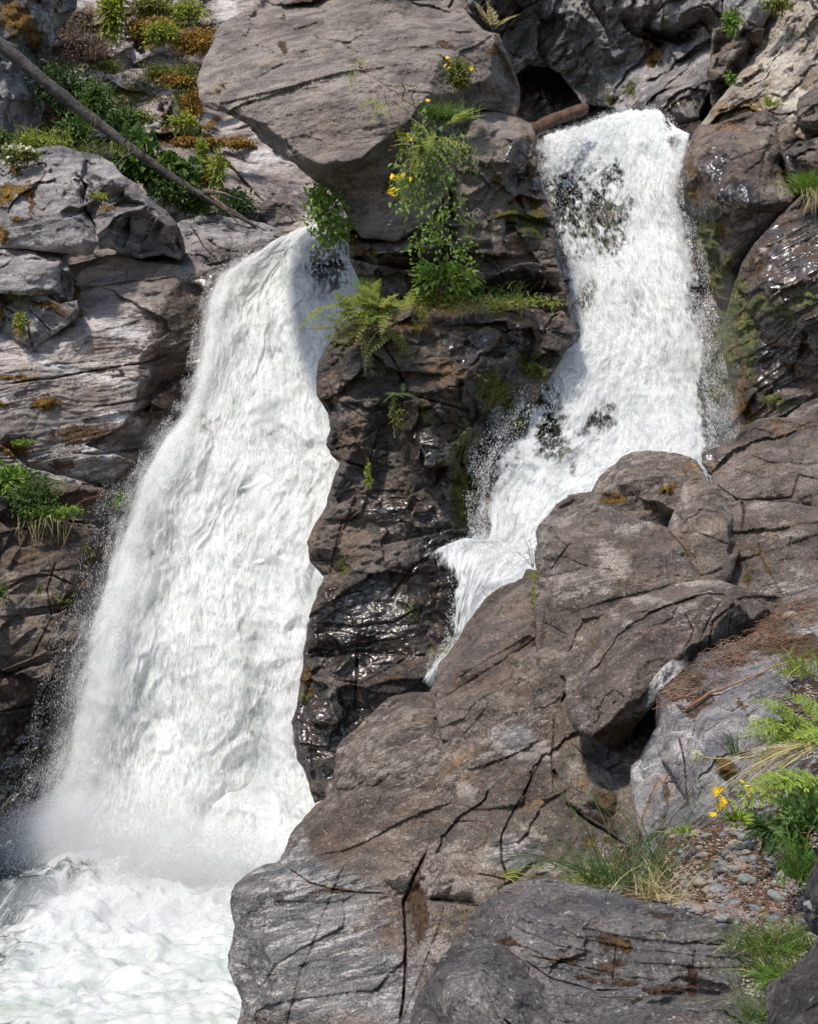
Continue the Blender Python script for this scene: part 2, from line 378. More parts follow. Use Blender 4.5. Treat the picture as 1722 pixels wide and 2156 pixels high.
    for r_ in range(1, 5):
        f_ = r_ / 4; dd_ = Dm + (Dm.mean() + thick - Dm * 0.5 - Dm.mean() * .5) * f_ * 1.0
        dd_ = Dm + thick * f_ + (Dm.mean() - Dm) * f_ * .5
        sh = 1 - taper * f_ ** 2
        bx = cxm + (px[bv] - cxm) * sh; by = cym + (py[bv] - cym) * sh
        Q = ray(bx, by) * dd_[:, None]; Q[:, 2] += H
        Q += (fbm((Q / .5).astype(np.float32), 3, seed + 8)[:, None] * .10) * np.array([.5, 1, .5])
        V.append(Q); A1.append(m1[bv] * .5); A2.append(m2[bv] * .5)
        i0, i1 = be[:, 0], be[:, 1]
        p0, p1 = (i0, i1) if r_ == 1 else (prev + mp[i0], prev + mp[i1])
        n0, n1 = tot + mp[i0], tot + mp[i1]
        Fq.append(np.stack([p1, p0, n0, n1], 1)); prev = tot; tot += len(bv)
    V = np.vstack(V); Fq = np.vstack(Fq)
    V = np.vstack([V, V[prev:prev + len(bv)].mean(0)[None]]); A1.append(m1[:1] * 0); A2.append(m2[:1] * 0)
    cap = np.stack([prev + mp[be[:, 1]], prev + mp[be[:, 0]], np.full(len(be), tot)], 1)
    Wl = V.copy(); Wl[:, 2] -= H
    FV = folv(Wl)
    o = new_mesh(name, V, [Fq, np.vstack([tr, cap])], M[mat], True, None,
                 dict(m1=('FLOAT_COLOR', np.vstack(A1)), m2=('FLOAT_COLOR', np.vstack(A2)), fol=('FLOAT_VECTOR', FV)))
    tag(o, label, cat, group, kind)
    return o
# ------------------------------------------------------------------ far cliffs (setting)
rock('cliff', None, None, [(-900,-700),(560,-700),(760,-100),(800,300),(760,700),(300,760),(-200,700),(-900,1000)],
     [(0,-300,31),(500,-300,31),(60,60,27.5),(200,20,28.5),(420,20,29),(140,130,28),(250,90,28.2),(100,200,27),(100,300,26.4),(180,230,27.2),(340,170,28),(360,240,27),(250,260,27.5),
      (480,240,28),(300,420,25.3),(450,330,25.5),(520,300,25.8),(480,420,24.6),(620,430,25),(680,500,24.6),(200,480,24.8),(100,420,25),(-300,400,24),(-300,0,25),(600,650,25),(700,200,27)],
     'pale', thick=3, rr=.1, fol=(8, 2.6), facets=((1.5, .34), (.5, .12), (.2, .03)), rough=(.8, .16), step=3.0, edge=0, seed=11, kind='structure',
     ledges=[([(430,280),(250,283),(190,300)][::-1], .55, 26), ([(340,265),(352,240),(330,235)], .5, 20), ([(470,130),(440,170),(420,250),(430,300)], .7, 30), ([(300,120),(270,90),(150,60)], .4, 26),
             ([(560,430),(470,330),(420,300),(360,300)][::-1], .35, 26)],
     patch=[('orange',330,60,70,42,20,1),('orange',400,80,55,26,35,1),('orange',380,165,48,14,25,.9),('orange',400,200,34,40,0,.8),('orange',250,25,70,24,0,.7),('dirt',190,110,60,40,30,.8),('dirt',150,50,60,40,0,.9),
            ('orange',120,160,60,30,-20,.8),('dirt',110,260,60,60,0,1),('green',370,170,70,20,20,.8),('green',395,230,22,50,0,.8),('dirt',350,270,16,40,0,.9),('orange',410,240,40,14,30,.8),
            ('orange',445,260,30,10,30,.9),('orange',400,292,60,9,6,.9),('orange',345,290,24,12,0,.9),('orange',480,292,60,7,10,.7),('orange',430,370,26,14,30,.9),('green',440,340,14,40,35,.8),('green',250,210,100,50,20,.7),
            ('dirt',300,200,110,8,-8,.7),('green',300,212,60,6,0,.8),('pale',240,120,50,30,10,.8),('pale',200,170,100,24,5,.5),('pale',560,330,100,26,10,.5),('rust',190,30,18,30,0,1),('green',340,20,90,12,0,.8),
            ('dirt',60,330,120,60,0,1),('green',200,350,110,40,0,.8),('pale',480,20,26,50,30,.8),('dark',600,430,90,60,20,.7),('pale',430,340,50,16,20,.5)])
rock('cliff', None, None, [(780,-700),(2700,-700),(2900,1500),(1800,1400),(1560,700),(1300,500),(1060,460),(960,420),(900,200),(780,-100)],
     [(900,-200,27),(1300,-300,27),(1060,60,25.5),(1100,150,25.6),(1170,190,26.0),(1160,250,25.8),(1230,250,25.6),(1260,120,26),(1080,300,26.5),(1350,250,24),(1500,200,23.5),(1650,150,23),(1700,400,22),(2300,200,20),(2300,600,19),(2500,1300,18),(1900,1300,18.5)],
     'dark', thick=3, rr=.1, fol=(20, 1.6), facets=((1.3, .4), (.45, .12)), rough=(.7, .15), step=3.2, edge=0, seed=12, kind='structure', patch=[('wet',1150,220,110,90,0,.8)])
# the arch of rock over the cave and the crags right of it
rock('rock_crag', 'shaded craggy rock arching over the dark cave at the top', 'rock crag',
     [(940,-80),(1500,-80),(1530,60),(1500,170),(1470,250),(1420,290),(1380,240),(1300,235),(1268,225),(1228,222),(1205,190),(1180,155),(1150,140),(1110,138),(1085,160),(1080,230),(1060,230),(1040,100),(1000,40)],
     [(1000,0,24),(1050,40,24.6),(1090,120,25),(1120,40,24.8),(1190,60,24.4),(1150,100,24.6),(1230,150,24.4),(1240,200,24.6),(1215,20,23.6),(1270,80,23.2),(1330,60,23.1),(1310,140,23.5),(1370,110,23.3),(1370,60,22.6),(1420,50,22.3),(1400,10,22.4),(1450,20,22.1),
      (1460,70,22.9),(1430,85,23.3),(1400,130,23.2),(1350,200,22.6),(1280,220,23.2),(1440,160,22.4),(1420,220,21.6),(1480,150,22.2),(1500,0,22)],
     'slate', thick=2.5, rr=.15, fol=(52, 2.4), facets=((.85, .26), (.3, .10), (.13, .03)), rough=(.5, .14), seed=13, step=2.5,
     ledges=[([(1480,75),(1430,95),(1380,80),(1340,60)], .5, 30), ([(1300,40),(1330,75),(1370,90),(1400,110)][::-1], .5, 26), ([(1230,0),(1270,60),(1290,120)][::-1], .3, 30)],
     patch=[('dark',1070,60,90,90,0,1),('dark',1160,90,80,60,0,.9),('wet',1240,190,50,50,0,.7),('orange',1375,118,26,18,40,1),('orange',1360,80,14,30,-30,.8),('orange',1390,90,20,10,20,.8),('green',1325,190,12,18,0,.8),('green',1285,210,12,24,0,.8),  # dark patches paint shade onto the arch and its overhangs
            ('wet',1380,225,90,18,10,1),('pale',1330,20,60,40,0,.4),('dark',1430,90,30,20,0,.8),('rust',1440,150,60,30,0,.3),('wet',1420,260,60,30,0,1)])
rock('rock_crag', 'jagged brown block with stepped corners above the right waterfall', 'rock crag',
     [(1500,60),(1560,50),(1610,62),(1600,110),(1570,150),(1540,190),(1520,240),(1500,240),(1494,195),(1492,150),(1495,110)],
     [(1500,120,20.9),(1540,70,21),(1580,80,20.7),(1540,120,20.5),(1555,150,20.9),(1500,200,20.9),(1520,160,20.6),(1540,180,21.2),(1590,120,21.2)],
     'brown', thick=1.6, rr=.06, fol=(40, 2.2), facets=((.5, .22), (.2, .07)), seed=14, step=2.4,
     ledges=[([(1560,100),(1530,105),(1495,118)], .22, 14), ([(1545,140),(1515,142),(1495,150)], .25, 12), ([(1575,60),(1568,100),(1580,130)][::-1], .25, 14)], patch=[('dark',1520,215,26,30,0,.9)])
rock('rock_crag', 'beige weathered rock face in the top right corner', 'rock crag',
     [(1560,60),(1620,20),(1640,-80),(2200,-80),(2200,420),(1722,330),(1690,300),(1640,280),(1560,300),(1490,330),(1440,330),(1460,280),(1510,215),(1560,150),(1590,110)],
     [(1600,60,21.3),(1590,130,20.8),(1650,100,20.4),(1620,170,20.0),(1560,190,20.1),(1510,230,19.9),(1480,280,19.8),(1560,240,19.5),(1640,220,19.5),(1700,200,19.3),(1700,100,20),(1660,20,20.8),(1700,20,20.3),(1900,200,18.6),(2100,0,19),(2100,300,18),(1620,300,19.0)],
     'beige', thick=2.2, rr=.12, fol=(38, 2.0), facets=((.8, .22), (.28, .08), (.1, .03)), rough=(.5, .13), seed=15, step=2.5,
     patch=[('rust',1600,190,90,50,-20,.5),('rust',1560,240,100,30,-20,.7),('pale',1670,220,60,22,-25,1),('pale',1700,200,30,10,-25,1),('pale',1640,120,60,60,0,.5),('orange',1580,225,50,22,-15,.55),('green',1530,250,16,6,0,.7),('dark',1700,120,30,40,0,.5)],
     ledges=[([(1722,110),(1690,120),(1670,150),(1665,180)], .2, 16), ([(1600,60),(1590,110),(1560,150),(1515,212)], .3, 16)])
rock('rock_crag', 'grey overhanging block at the very top right beside the beige face', 'rock crag',
     [(1530,-60),(1640,-60),(1640,0),(1615,35),(1600,70),(1570,110),(1545,95),(1540,60),(1520,30)],
     [(1540,-20,21),(1580,10,20.7),(1620,0,20.9),(1570,60,20.6),(1550,80,21),(1595,60,20.9)], 'grey', thick=1.5, rr=.1, fol=(45, 1.8), facets=((.6, .15), (.2, .05)), seed=16, step=2.5)
# rock behind and beside the right-hand fall
rock('rock_outcrop', 'dark wet rock face behind the right waterfall', 'rock outcrop',
     [(1090,300),(1140,270),(1240,290),(1400,262),(1470,250),(1560,330),(1620,700),(1620,1150),(1300,1300),(1060,1560),(860,1560),(860,1150),(980,1120),(980,950),(1080,740),(1130,640),(1110,430)],
     [(1140,300,21.2),(1250,290,22.2),(1400,260,22.4),(1380,330,20.9),(1300,450,19.6),(1400,600,19.0),(1250,600,19.0),(1200,750,18.6),(1350,800,18.2),(1500,850,18.1),(1500,500,19.3),(1120,800,18.2),(1050,1000,17.6),(1150,900,17.6),(1200,1000,17.3),(1000,1200,16.9),(950,1300,16.4),(900,1500,16),(1500,1100,17.5),(1300,950,17.4),(1450,300,20.6)],
     'dark', thick=1.5, rr=.1, fol=(70, 2), facets=((.7, .25), (.25, .08)), rough=(.5, .12), seed=17, step=2.8,
     patch=[('wet',1300,600,300,450,0,1),('wet',1050,1200,200,300,0,1),('green',1150,850,40,110,20,1.4),('green',1150,930,50,60,0,1.5),('green',1520,760,30,140,-8,1),('green',1250,480,110,120,0,.55),('rust',1230,900,40,60,0,.5),('wet',1440,260,80,60,0,1)])
rock('wet_rock', 'big rounded rock with a black wet stain right of the upper waterfall', 'rock',
     [(1452,300),(1468,262),(1500,262),(1560,240),(1610,232),(1665,262),(1680,290),(1665,320),(1640,345),(1650,380),(1678,415),(1668,432),(1640,452),(1610,490),(1570,540),(1545,600),(1530,655),(1510,640),(1490,600),(1470,545),(1452,480),(1440,430),(1436,370),(1440,330)],
     [(1470,300,18.6),(1500,280,18.7),(1560,255,18.9),(1640,270,18.6),(1600,300,18.2),(1540,310,18.1),(1470,360,18.3),(1550,360,17.8),(1620,360,17.9),(1640,420,17.9),(1580,430,17.6),(1500,430,17.9),(1455,430,18.6),(1560,470,18.0),(1500,500,18.3),(1530,560,18.2),(1515,620,18.4),(1470,500,18.8),(1640,310,18.4)],
     'brown', thick=1.6, rr=.30, fol=(25, 2.2), facets=((1.1, .12), (.3, .03)), rough=(.5, .08), seed=18, step=2.3,
     cracks=[([(1455,300),(1520,270),(1620,235)], 2, .03), ([(1480,395),(1530,340),(1640,300)], 2, .04), ([(1500,470),(1560,440),(1640,450)], 3, .06)],
     patch=[('wet',1500,350,36,50,0,1),('wet',1545,415,60,34,20,1),('wet',1470,430,30,90,0,1),('wet',1530,450,60,40,0,.8),('dark',1535,405,50,24,20,1),('orange',1455,360,10,30,0,.7),('green',1482,520,30,70,-10,1.3),('green',1510,590,28,50,-15,1.2),('wet',1480,520,50,120,0,1),
            ('orange',1500,480,50,30,0,.7),('orange',1460,410,16,24,0,.9),('pale',1640,395,34,20,0,.7),('rust',1540,270,60,14,-10,.7),('orange',1520,250,60,18,-20,.4)])
rock('wet_rock', 'small dark squarish rock at the right edge above the grass tuft', 'rock',
     [(1680,205),(1722,183),(1800,190),(1850,280),(1722,284),(1690,283),(1676,260),(1678,225)],
     [(1690,210,18.2),(1722,195,18.2),(1700,250,17.8),(1760,240,17.7),(1690,275,18.0),(1760,280,18)], 'dark', thick=1.2, rr=.12, fol=(20, 1.6), facets=((.5, .1), (.2, .04)), seed=19, step=2.3, patch=[('dark',1700,275,40,10,0,.6)])
rock('wet_rock', 'low dark rock under the squarish one at the right edge', 'rock',
     [(1645,325),(1680,296),(1722,288),(1860,290),(1860,420),(1722,415),(1690,400),(1672,390),(1655,360)],
     [(1660,325,18.0),(1700,300,17.9),(1700,340,17.6),(1760,340,17.5),(1680,370,17.9),(1760,400,17.6)], 'dark', thick=1.2, rr=.12, fol=(15, 2), facets=((.5, .1), (.2, .04)), seed=20, step=2.3, patch=[('wet',1665,350,14,34,0,1),('wet',1700,300,30,10,0,1)])
rock('wet_rock', 'large wet rock with slanting ochre bands at the right edge', 'rock',
     [(1722,385),(1690,408),(1655,440),(1620,475),(1590,510),(1565,545),(1545,600),(1530,650),(1517,700),(1522,750),(1540,800),(1543,860),(1535,905),(1545,960),(1620,1010),(1850,1000),(1950,700),(1900,380)],
     [(1722,400,17.0),(1680,440,17.0),(1640,500,16.8),(1590,560,16.8),(1560,620,17.1),(1540,690,17.3),(1620,600,16.4),(1700,560,16.2),(1600,700,16.7),(1700,680,16.1),(1560,780,17.1),(1640,760,16.7),(1720,760,16.2),(1560,860,17.1),(1620,840,16.6),(1700,840,16.5),(1600,900,16.8),(1850,600,15.7),(1850,900,15.9)],
     'dark', thick=2, rr=.25, fol=(24, 3.4), facets=((.8, .2), (.3, .08)), rough=(.4, .12), seed=21, step=2.3, lam=.16,
     patch=[('wet',1640,640,130,260,0,1),('green',1560,660,30,120,12,1.1),('green',1620,840,50,20,-20,.9),('green',1690,640,50,12,-15,.9),('rust',1640,460,60,24,-40,1),('rust',1590,560,20,90,-30,1),('rust',1700,440,40,16,-10,.8),('orange',1620,640,80,22,-20,.7),('green',1620,650,60,14,-10,.8),('rust',1640,580,80,9,-18,1),('rust',1560,800,14,100,-5,1),
            ('green',1532,740,16,110,-4,1.3),('green',1600,640,90,16,-15,1),('green',1700,620,60,14,-15,.8),('green',1575,780,16,24,0,1),('pale',1640,850,40,18,-20,.5),('rust',1640,720,60,8,-15,.8),('green',1530,660,22,60,5,.8),('rust',1690,530,60,7,-22,1),('rust',1560,690,12,60,10,.9),('orange',1570,890,16,60,0,.9)])
# ------------------------------------------------------------------ left side
rock('cliff', None, None, [(-900,-100),(-100,-100),(170,-60),(160,20),(130,60),(115,90),(80,150),(95,230),(75,300),(80,350),(60,400),(-100,500),(-900,900)],
     [(0,0,24.2),(60,0,24.8),(110,20,25.6),(150,0,25.8),(120,70,25.8),(40,60,24.2),(60,120,25.2),(20,160,24),(70,200,25),(40,260,24.5),(10,250,23.7),(60,330,24.8),(0,340,23.8),(-300,100,21.5),(-300,500,21),(-800,300,19)],
     'slate', thick=3, rr=.2, fol=(55, 2.2), facets=((.9, .25), (.3, .08)), rough=(.6, .12), seed=22, kind='structure', step=2.7,
     patch=[('orange',35,40,40,50,40,1),('orange',70,75,24,40,30,.9),('green',30,90,40,30,0,.5),('pale',110,40,22,60,-15,.7),('rust',15,290,20,50,0,.3),('dark',80,110,40,60,30,.9),('dark',60,350,40,50,0,.8)])
rock('ledge_rock', 'smooth low bedrock ledge leading to the lip of the left waterfall', 'rock',
     [(370,470),(420,452),(470,455),(560,470),(600,485),(640,495),(700,470),(760,500),(770,700),(560,760),(440,640),(420,600),(330,590),(250,560),(300,520),(380,500)],
     [(400,470,22.6),(470,462,23),(560,480,23),(640,498,22.6),(440,500,22.0),(520,500,22.2),(400,540,21.4),(470,550,21.4),(560,520,21.8),(440,600,21),(350,560,21.2),(650,600,21.3),(560,700,20.6),(720,560,21.6)],
     'grey', thick=2, rr=.1, fol=(14, 2.6), facets=((.8, .12), (.28, .05)), seed=23, step=2.4, patch=[('wet',440,590,40,30,0,1),('wet',600,560,160,60,0,1),('dark',460,530,50,8,-30,.7),('green',600,505,20,24,0,.7)],
     cracks=[([(400,470),(430,520),(470,560)], 2, .05, 'dirt'), ([(385,520),(440,545),(500,520),(560,500)], 2, .05)])
rock('boulder', 'grey stepped boulder on the left with orange moss in its cracks', 'boulder',
     [(-120,360),(0,335),(30,325),(60,315),(95,308),(130,306),(170,318),(210,326),(240,345),(262,370),(290,388),(305,408),(330,430),(350,442),(372,470),(386,500),(392,530),(380,548),(345,535),(300,545),(250,530),(205,515),(195,535),(150,535),(60,525),(-120,520)],
     [(0,345,20.9),(60,330,20.9),(130,315,21),(175,325,21.2),(30,400,20.2),(110,385,20.2),(170,380,20.3),(185,370,20.9),(200,350,21.1),(240,380,20.4),(258,400,20.5),(262,420,20.9),(215,420,20.7),
      (40,460,19.8),(130,450,19.8),(175,430,20.0),(190,450,20.5),(100,510,19.7),(180,510,19.7),(205,500,20.1),(0,515,19.9),(225,430,20.5),(235,470,20.2),(262,450,20.3),(270,480,20.8),(250,520,20.3),(285,430,20.8),(310,440,20.6),(325,460,20.6),(300,500,20.7),(330,480,20.9),(350,480,20.6),(385,510,20.9),(330,520,20.9),(380,540,20.9)],
     'grey', thick=1.6, rr=.18, fol=(12, 2.2), facets=((.55, .10), (.2, .03)), rough=(.35, .06), seed=24, step=2.2, edge=1.2,
     ledges=[([(160,360),(185,390),(178,430),(205,480),(205,520)], .30, 14), ([(262,395),(262,415),(245,425),(215,440)], .30, 14), ([(275,440),(272,500),(262,530)], .25, 12), ([(330,455),(318,490),(300,520)], .25, 14), ([(375,480),(370,510),(385,540)][::-1], .2, 10)],
     cracks=[([(100,330),(92,370),(72,400),(62,440)], 2.5, .05, 'orange'), ([(60,382),(120,384),(160,390)], 1.5, .03)],
     patch=[('orange',40,400,48,12,-8,1),('orange',12,410,26,22,0,.9),('orange',65,420,8,44,5,.8),('orange',35,360,16,14,0,.9),('orange',205,415,20,9,-10,1),('orange',225,440,26,8,10,.9),('orange',5,495,14,24,0,.9),('orange',215,400,22,6,20,.6),('orange',35,460,20,5,-20,.8),('dark',270,490,10,40,0,.6)])  # dark patch: shade painted on a right-facing step
rock('boulder', 'flat-topped grey block on the left below the stepped boulder', 'boulder',
     [(-140,520),(0,522),(60,520),(125,532),(140,545),(152,575),(158,610),(152,640),(120,640),(110,622),(70,625),(0,618),(-140,620)],
     [(0,530,20.0),(70,528,20.1),(125,538,20.2),(60,560,19.4),(120,560,19.5),(132,575,19.6),(150,600,20.1),(120,610,19.5),(60,610,19.3),(0,600,19.2),(145,632,20.1)],
     'grey', thick=1.4, rr=.10, fol=(6, 2.2), facets=((.6, .08), (.2, .03)), seed=25, step=2.2, ledges=[([(125,545),(130,600),(125,625)][::-1], .2, 20)], patch=[('dark',148,590,12,34,0,.6),('orange',20,620,40,6,10,.7)])  # dark patch colours the right side as if turned from the sun
rock('boulder', 'broken grey blocks with moss seams on the left under the flat-topped block', 'boulder',
     [(-140,600),(10,612),(50,625),(100,622),(125,640),(165,632),(168,660),(150,680),(120,700),(90,720),(70,745),(40,765),(0,790),(-140,800)],
     [(0,620,19.8),(60,632,19.6),(110,640,19.5),(150,650,19.6),(80,670,19.3),(120,690,19.6),(40,660,19.6),(30,700,19.5),(60,720,19.4),(0,720,19.7),(20,760,19.6),(0,780,19.8)],
     'grey', thick=1.4, rr=.10, fol=(-30, 1.8), facets=((.45, .18), (.18, .06)), seed=26, step=2.2, cracks=[([(0,640),(60,680),(70,740)], 3, .12, 'orange'), ([(60,650),(110,700)], 2, .08, 'dirt')],
     patch=[('orange',12,612,26,22,0,1),('orange',100,640,40,8,0,.8),('orange',40,700,16,30,20,.6),('dirt',120,655,50,8,-20,.8),('green',45,690,10,40,10,.7),('orange',5,660,20,40,0,.6)])
rock('rock_wall', 'pale pinkish striped rock wall left of the waterfall', 'rock wall',
     [(-700,700),(-150,560),(60,620),(140,560),(240,535),(300,548),(400,560),(500,600),(540,700),(560,900),(480,1150),(300,1120),(240,1050),(0,1030),(-150,1060),(-700,1300)],
     [(-600,900,17.6),(0,700,19.5),(160,600,20.6),(260,560,20.9),(390,580,21.2),(440,640,21.2),(200,680,20.0),(350,640,20.6),(100,770,19.3),(300,740,20.0),(400,720,20.9),(330,790,20.5),(410,860,20.9),(290,850,19.6),(150,850,19.3),(0,850,18.9),(0,960,18.8),(100,960,19.0),(230,930,19.2),(300,930,19.7),(270,1010,19.4),(180,1010,19.0),(60,1020,19.0),(380,950,20.6),(520,900,21),(400,1100,20.4),(300,1060,19.8)],
     'pale', thick=2.4, rr=.12, fol=(13, 4.0), facets=((.9, .14), (.3, .04)), rough=(.5, .10), seed=27, step=2.3, lam=.06,
     cracks=[([(0,810),(120,795),(200,780),(300,765),(370,745)], 2.5, .10, 'dirt'), ([(190,860),(280,845),(330,830),(400,790)], 3, .14), ([(150,955),(230,955),(300,945),(340,930)], 3, .14), ([(60,770),(150,765),(210,760)], 1.6, .05)],
     ledges=[([(240,1035),(160,1010),(60,985),(0,930)], .35, 30), ([(330,945),(290,950),(200,960)], .3, 20), ([(420,800),(370,805),(330,830),(310,870)], .35, 20)],
     patch=[('wet',395,720,80,110,0,1.3),('wet',375,840,90,90,0,1.3),('wet',290,990,62,50,-10,1),('dark',380,830,60,50,0,.7),('dirt',170,915,70,22,5,.9),('orange',100,850,34,16,0,1),('orange',25,795,60,7,-6,1),('orange',10,850,20,7,0,1),('dirt',30,940,50,26,0,.8),('orange',30,950,30,16,0,.8),
            ('dirt',200,1040,60,26,0,1),('dirt',130,980,30,12,0,.8),('orange',165,660,20,10,-20,.9),('orange',160,610,10,30,0,.7),('pale',280,700,110,20,-14,.8),('pale',150,780,120,12,-14,.7),('pale',250,880,60,10,-14,.8),('pale',250,960,60,14,-14,.9),('rust',250,760,120,40,-12,.25),('rust',100,760,90,30,0,.2),('wet',440,640,40,40,0,1)])
rock('rock_wall', 'brown cracked rock wall with moss low on the left beside the waterfall', 'rock wall',
     [(-800,1200),(-150,980),(0,985),(120,1010),(230,1030),(300,1040),(420,1070),(460,1300),(380,1600),(330,1800),(230,1860),(100,1830),(-20,1850),(-150,1880),(-800,2000)],
     [(-700,1500,16.8),(0,1060,18.9),(100,1100,18.7),(200,1080,18.9),(280,1080,19.4),(60,1180,18.4),(170,1170,18.5),(230,1200,18.9),(0,1250,18.2),(130,1260,18.4),(230,1270,19.2),(80,1320,18.1),(170,1330,18.5),(40,1400,18.1),(110,1420,18.0),(150,1480,18.6),(0,1480,18.0),(60,1520,18.6),(110,1560,18.7),(0,1620,18.3),(160,1600,19.2),(60,1660,18.5),(120,1740,19.4),(0,1790,18.6),(300,1300,19.8),(300,1600,20),(300,1800,20.3)],
     'brown', thick=2.4, rr=.12, fol=(14, 2.4), facets=((.7, .2), (.28, .07)), rough=(.5, .11), seed=28, step=2.3,
     cracks=[([(0,1250),(60,1215),(110,1210),(160,1235)], 3, .12), ([(0,1300),(120,1290),(170,1260)], 2, .08), ([(120,1180),(100,1240),(110,1300),(60,1400)], 2, .06, 'dirt'), ([(0,1500),(80,1480),(130,1400),(170,1330)], 4, .2), ([(30,1590),(90,1530),(160,1480)], 4, .2), ([(0,1700),(60,1620),(100,1560)], 4, .2)],
     ledges=[([(150,1400),(110,1395),(50,1410),(0,1430)], .3, 26), ([(240,1120),(150,1110),(60,1120),(0,1100)], .15, 20)],
     patch=[('wet',230,1200,40,200,0,1),('wet',170,1420,80,110,-20,1),('wet',60,1600,140,130,0,1),('wet',130,1720,140,120,0,1),('dark',60,1640,120,140,0,.8),('dark',200,1450,60,120,0,.8),('green',188,1165,14,24,0,1),('green',160,1270,50,22,-10,.9),('orange',150,1280,50,22,-10,.7),('orange',180,1200,20,50,0,.6),  # dark patches here put the shade low on the wall into its colour
            ('dirt',60,1080,60,20,10,.8),('dirt',160,1050,80,18,0,1),('rust',100,1150,80,60,0,.35),('rust',160,1500,22,60,-20,.9),('rust',170,1700,30,40,0,.4),('orange',20,1700,20,30,0,.5),('dark',230,1050,60,24,0,.8),('dirt',130,1130,50,30,0,.6)])
# ------------------------------------------------------------------ the tilted boulder and the pillar between the falls
rock('tilted_boulder', 'huge tilted flat-faced brown boulder at the top centre', 'boulder',
     [(600,-80),(560,-40),(543,4),(512,22),(480,40),(455,66),(448,95),(430,122),(419,150),(415,175),(419,205),(430,222),(445,232),(470,236),(498,250),(522,262),(540,285),(552,300),(590,325),(620,345),(645,368),(672,385),(700,405),(722,432),(736,470),(760,500),(830,510),(900,470),(960,380),(985,300),(985,235),(1010,228),(1050,238),(1085,248),(1096,220),(1094,185),(1080,140),(1062,100),(1050,72),(1015,62),(995,40),(975,14),(950,-40),(940,-80)],
     [(600,-40,18.9),(900,-40,18.6),(560,20,18.2),(470,60,17.9),(430,160,17.5),(440,215,17.25),(560,120,17.3),(720,60,17.4),(850,40,17.5),(950,30,17.7),(1000,70,17.5),(990,110,17.25),(930,120,16.95),(560,260,16.65),(540,275,16.95),(700,200,16.6),(820,160,16.7),(620,320,16.4),(600,330,16.7),
      (680,345,16.15),(700,352,16.25),(760,330,16.1),(850,262,16.2),(900,200,16.5),(870,290,16.7),(790,345,16.7),(700,375,16.75),(740,440,17.1),(800,420,17.0),(900,330,17.0),(950,200,16.9),(1040,90,17.4),(1030,160,17.3),(1080,180,17.9),(1060,230,17.8),(1000,210,17.3),(960,280,17.3)],
     'boulder', thick=3.0, rr=.10, fol=(8, 2.6), facets=((1.3, .10), (.4, .03)), rough=(.30, .085), fine=.03, seed=29, step=2.3, edge=1.4, warp=5, autostep=.15, groove=0,
     ledges=[([(650,365),(690,378),(745,352),(800,325),(860,300),(872,262),(900,230)][::-1], -.0, 10)],
     cracks=[([(560,292),(600,285),(612,318),(630,335)], 1.6, .05), ([(600,190),(700,170),(800,175)], 1.3, .02), ([(690,300),(790,290),(850,262)], 1.6, .03), ([(960,110),(1000,135),(1010,200)], 2, .05)],
     patch=[('dirt',597,102,9,14,20,1),('dirt',524,214,6,6,0,1),('orange',457,190,5,5,0,1),('dirt',630,5,26,6,10,1),('dirt',597,36,6,4,0,1),('dirt',520,72,8,5,0,.8),('dirt',940,95,26,7,-20,.8),('orange',1035,105,22,8,50,.9),('green',475,240,40,7,25,.8),('green',530,275,20,8,30,.8),
            ('dark',480,245,60,9,25,.8),('dark',1060,170,30,60,0,.45),('dark',760,440,70,40,0,.4),('green',740,385,14,18,0,.5),('orange',820,380,8,40,-30,.7),('dirt',900,330,50,40,0,.6),('rust',1080,200,14,40,0,.4)])  # dark patches paint shade on the underside and right-hand facets
rock('rock_block', 'brown block beside the log at the lip of the right waterfall', 'rock',
     [(975,225),(1000,216),(1030,228),(1060,240),(1095,246),(1120,262),(1128,285),(1132,330),(1128,370),(1100,400),(1070,430),(1060,520),(960,520),(950,400),(965,300)],
     [(985,225,17.7),(1060,245,17.7),(1110,262,17.7),(1000,260,17.2),(1080,290,17.0),(1120,290,17.4),(1000,330,17.0),(1060,350,16.9),(1110,340,17.3),(990,420,17.1),(1060,400,17.2),(1100,380,17.5),(1000,500,17.3)],
     'boulder', thick=1.8, rr=.10, fol=(30, 2), facets=((.7, .12), (.25, .04)), seed=30, step=2.3, patch=[('wet',1090,350,36,50,30,1),('dark',1090,350,36,50,30,.8),('rust',1110,290,26,14,-40,.8),('orange',1046,375,14,14,0,.9),('orange',1120,350,8,40,0,.7),('green',1040,370,10,12,0,.8)])
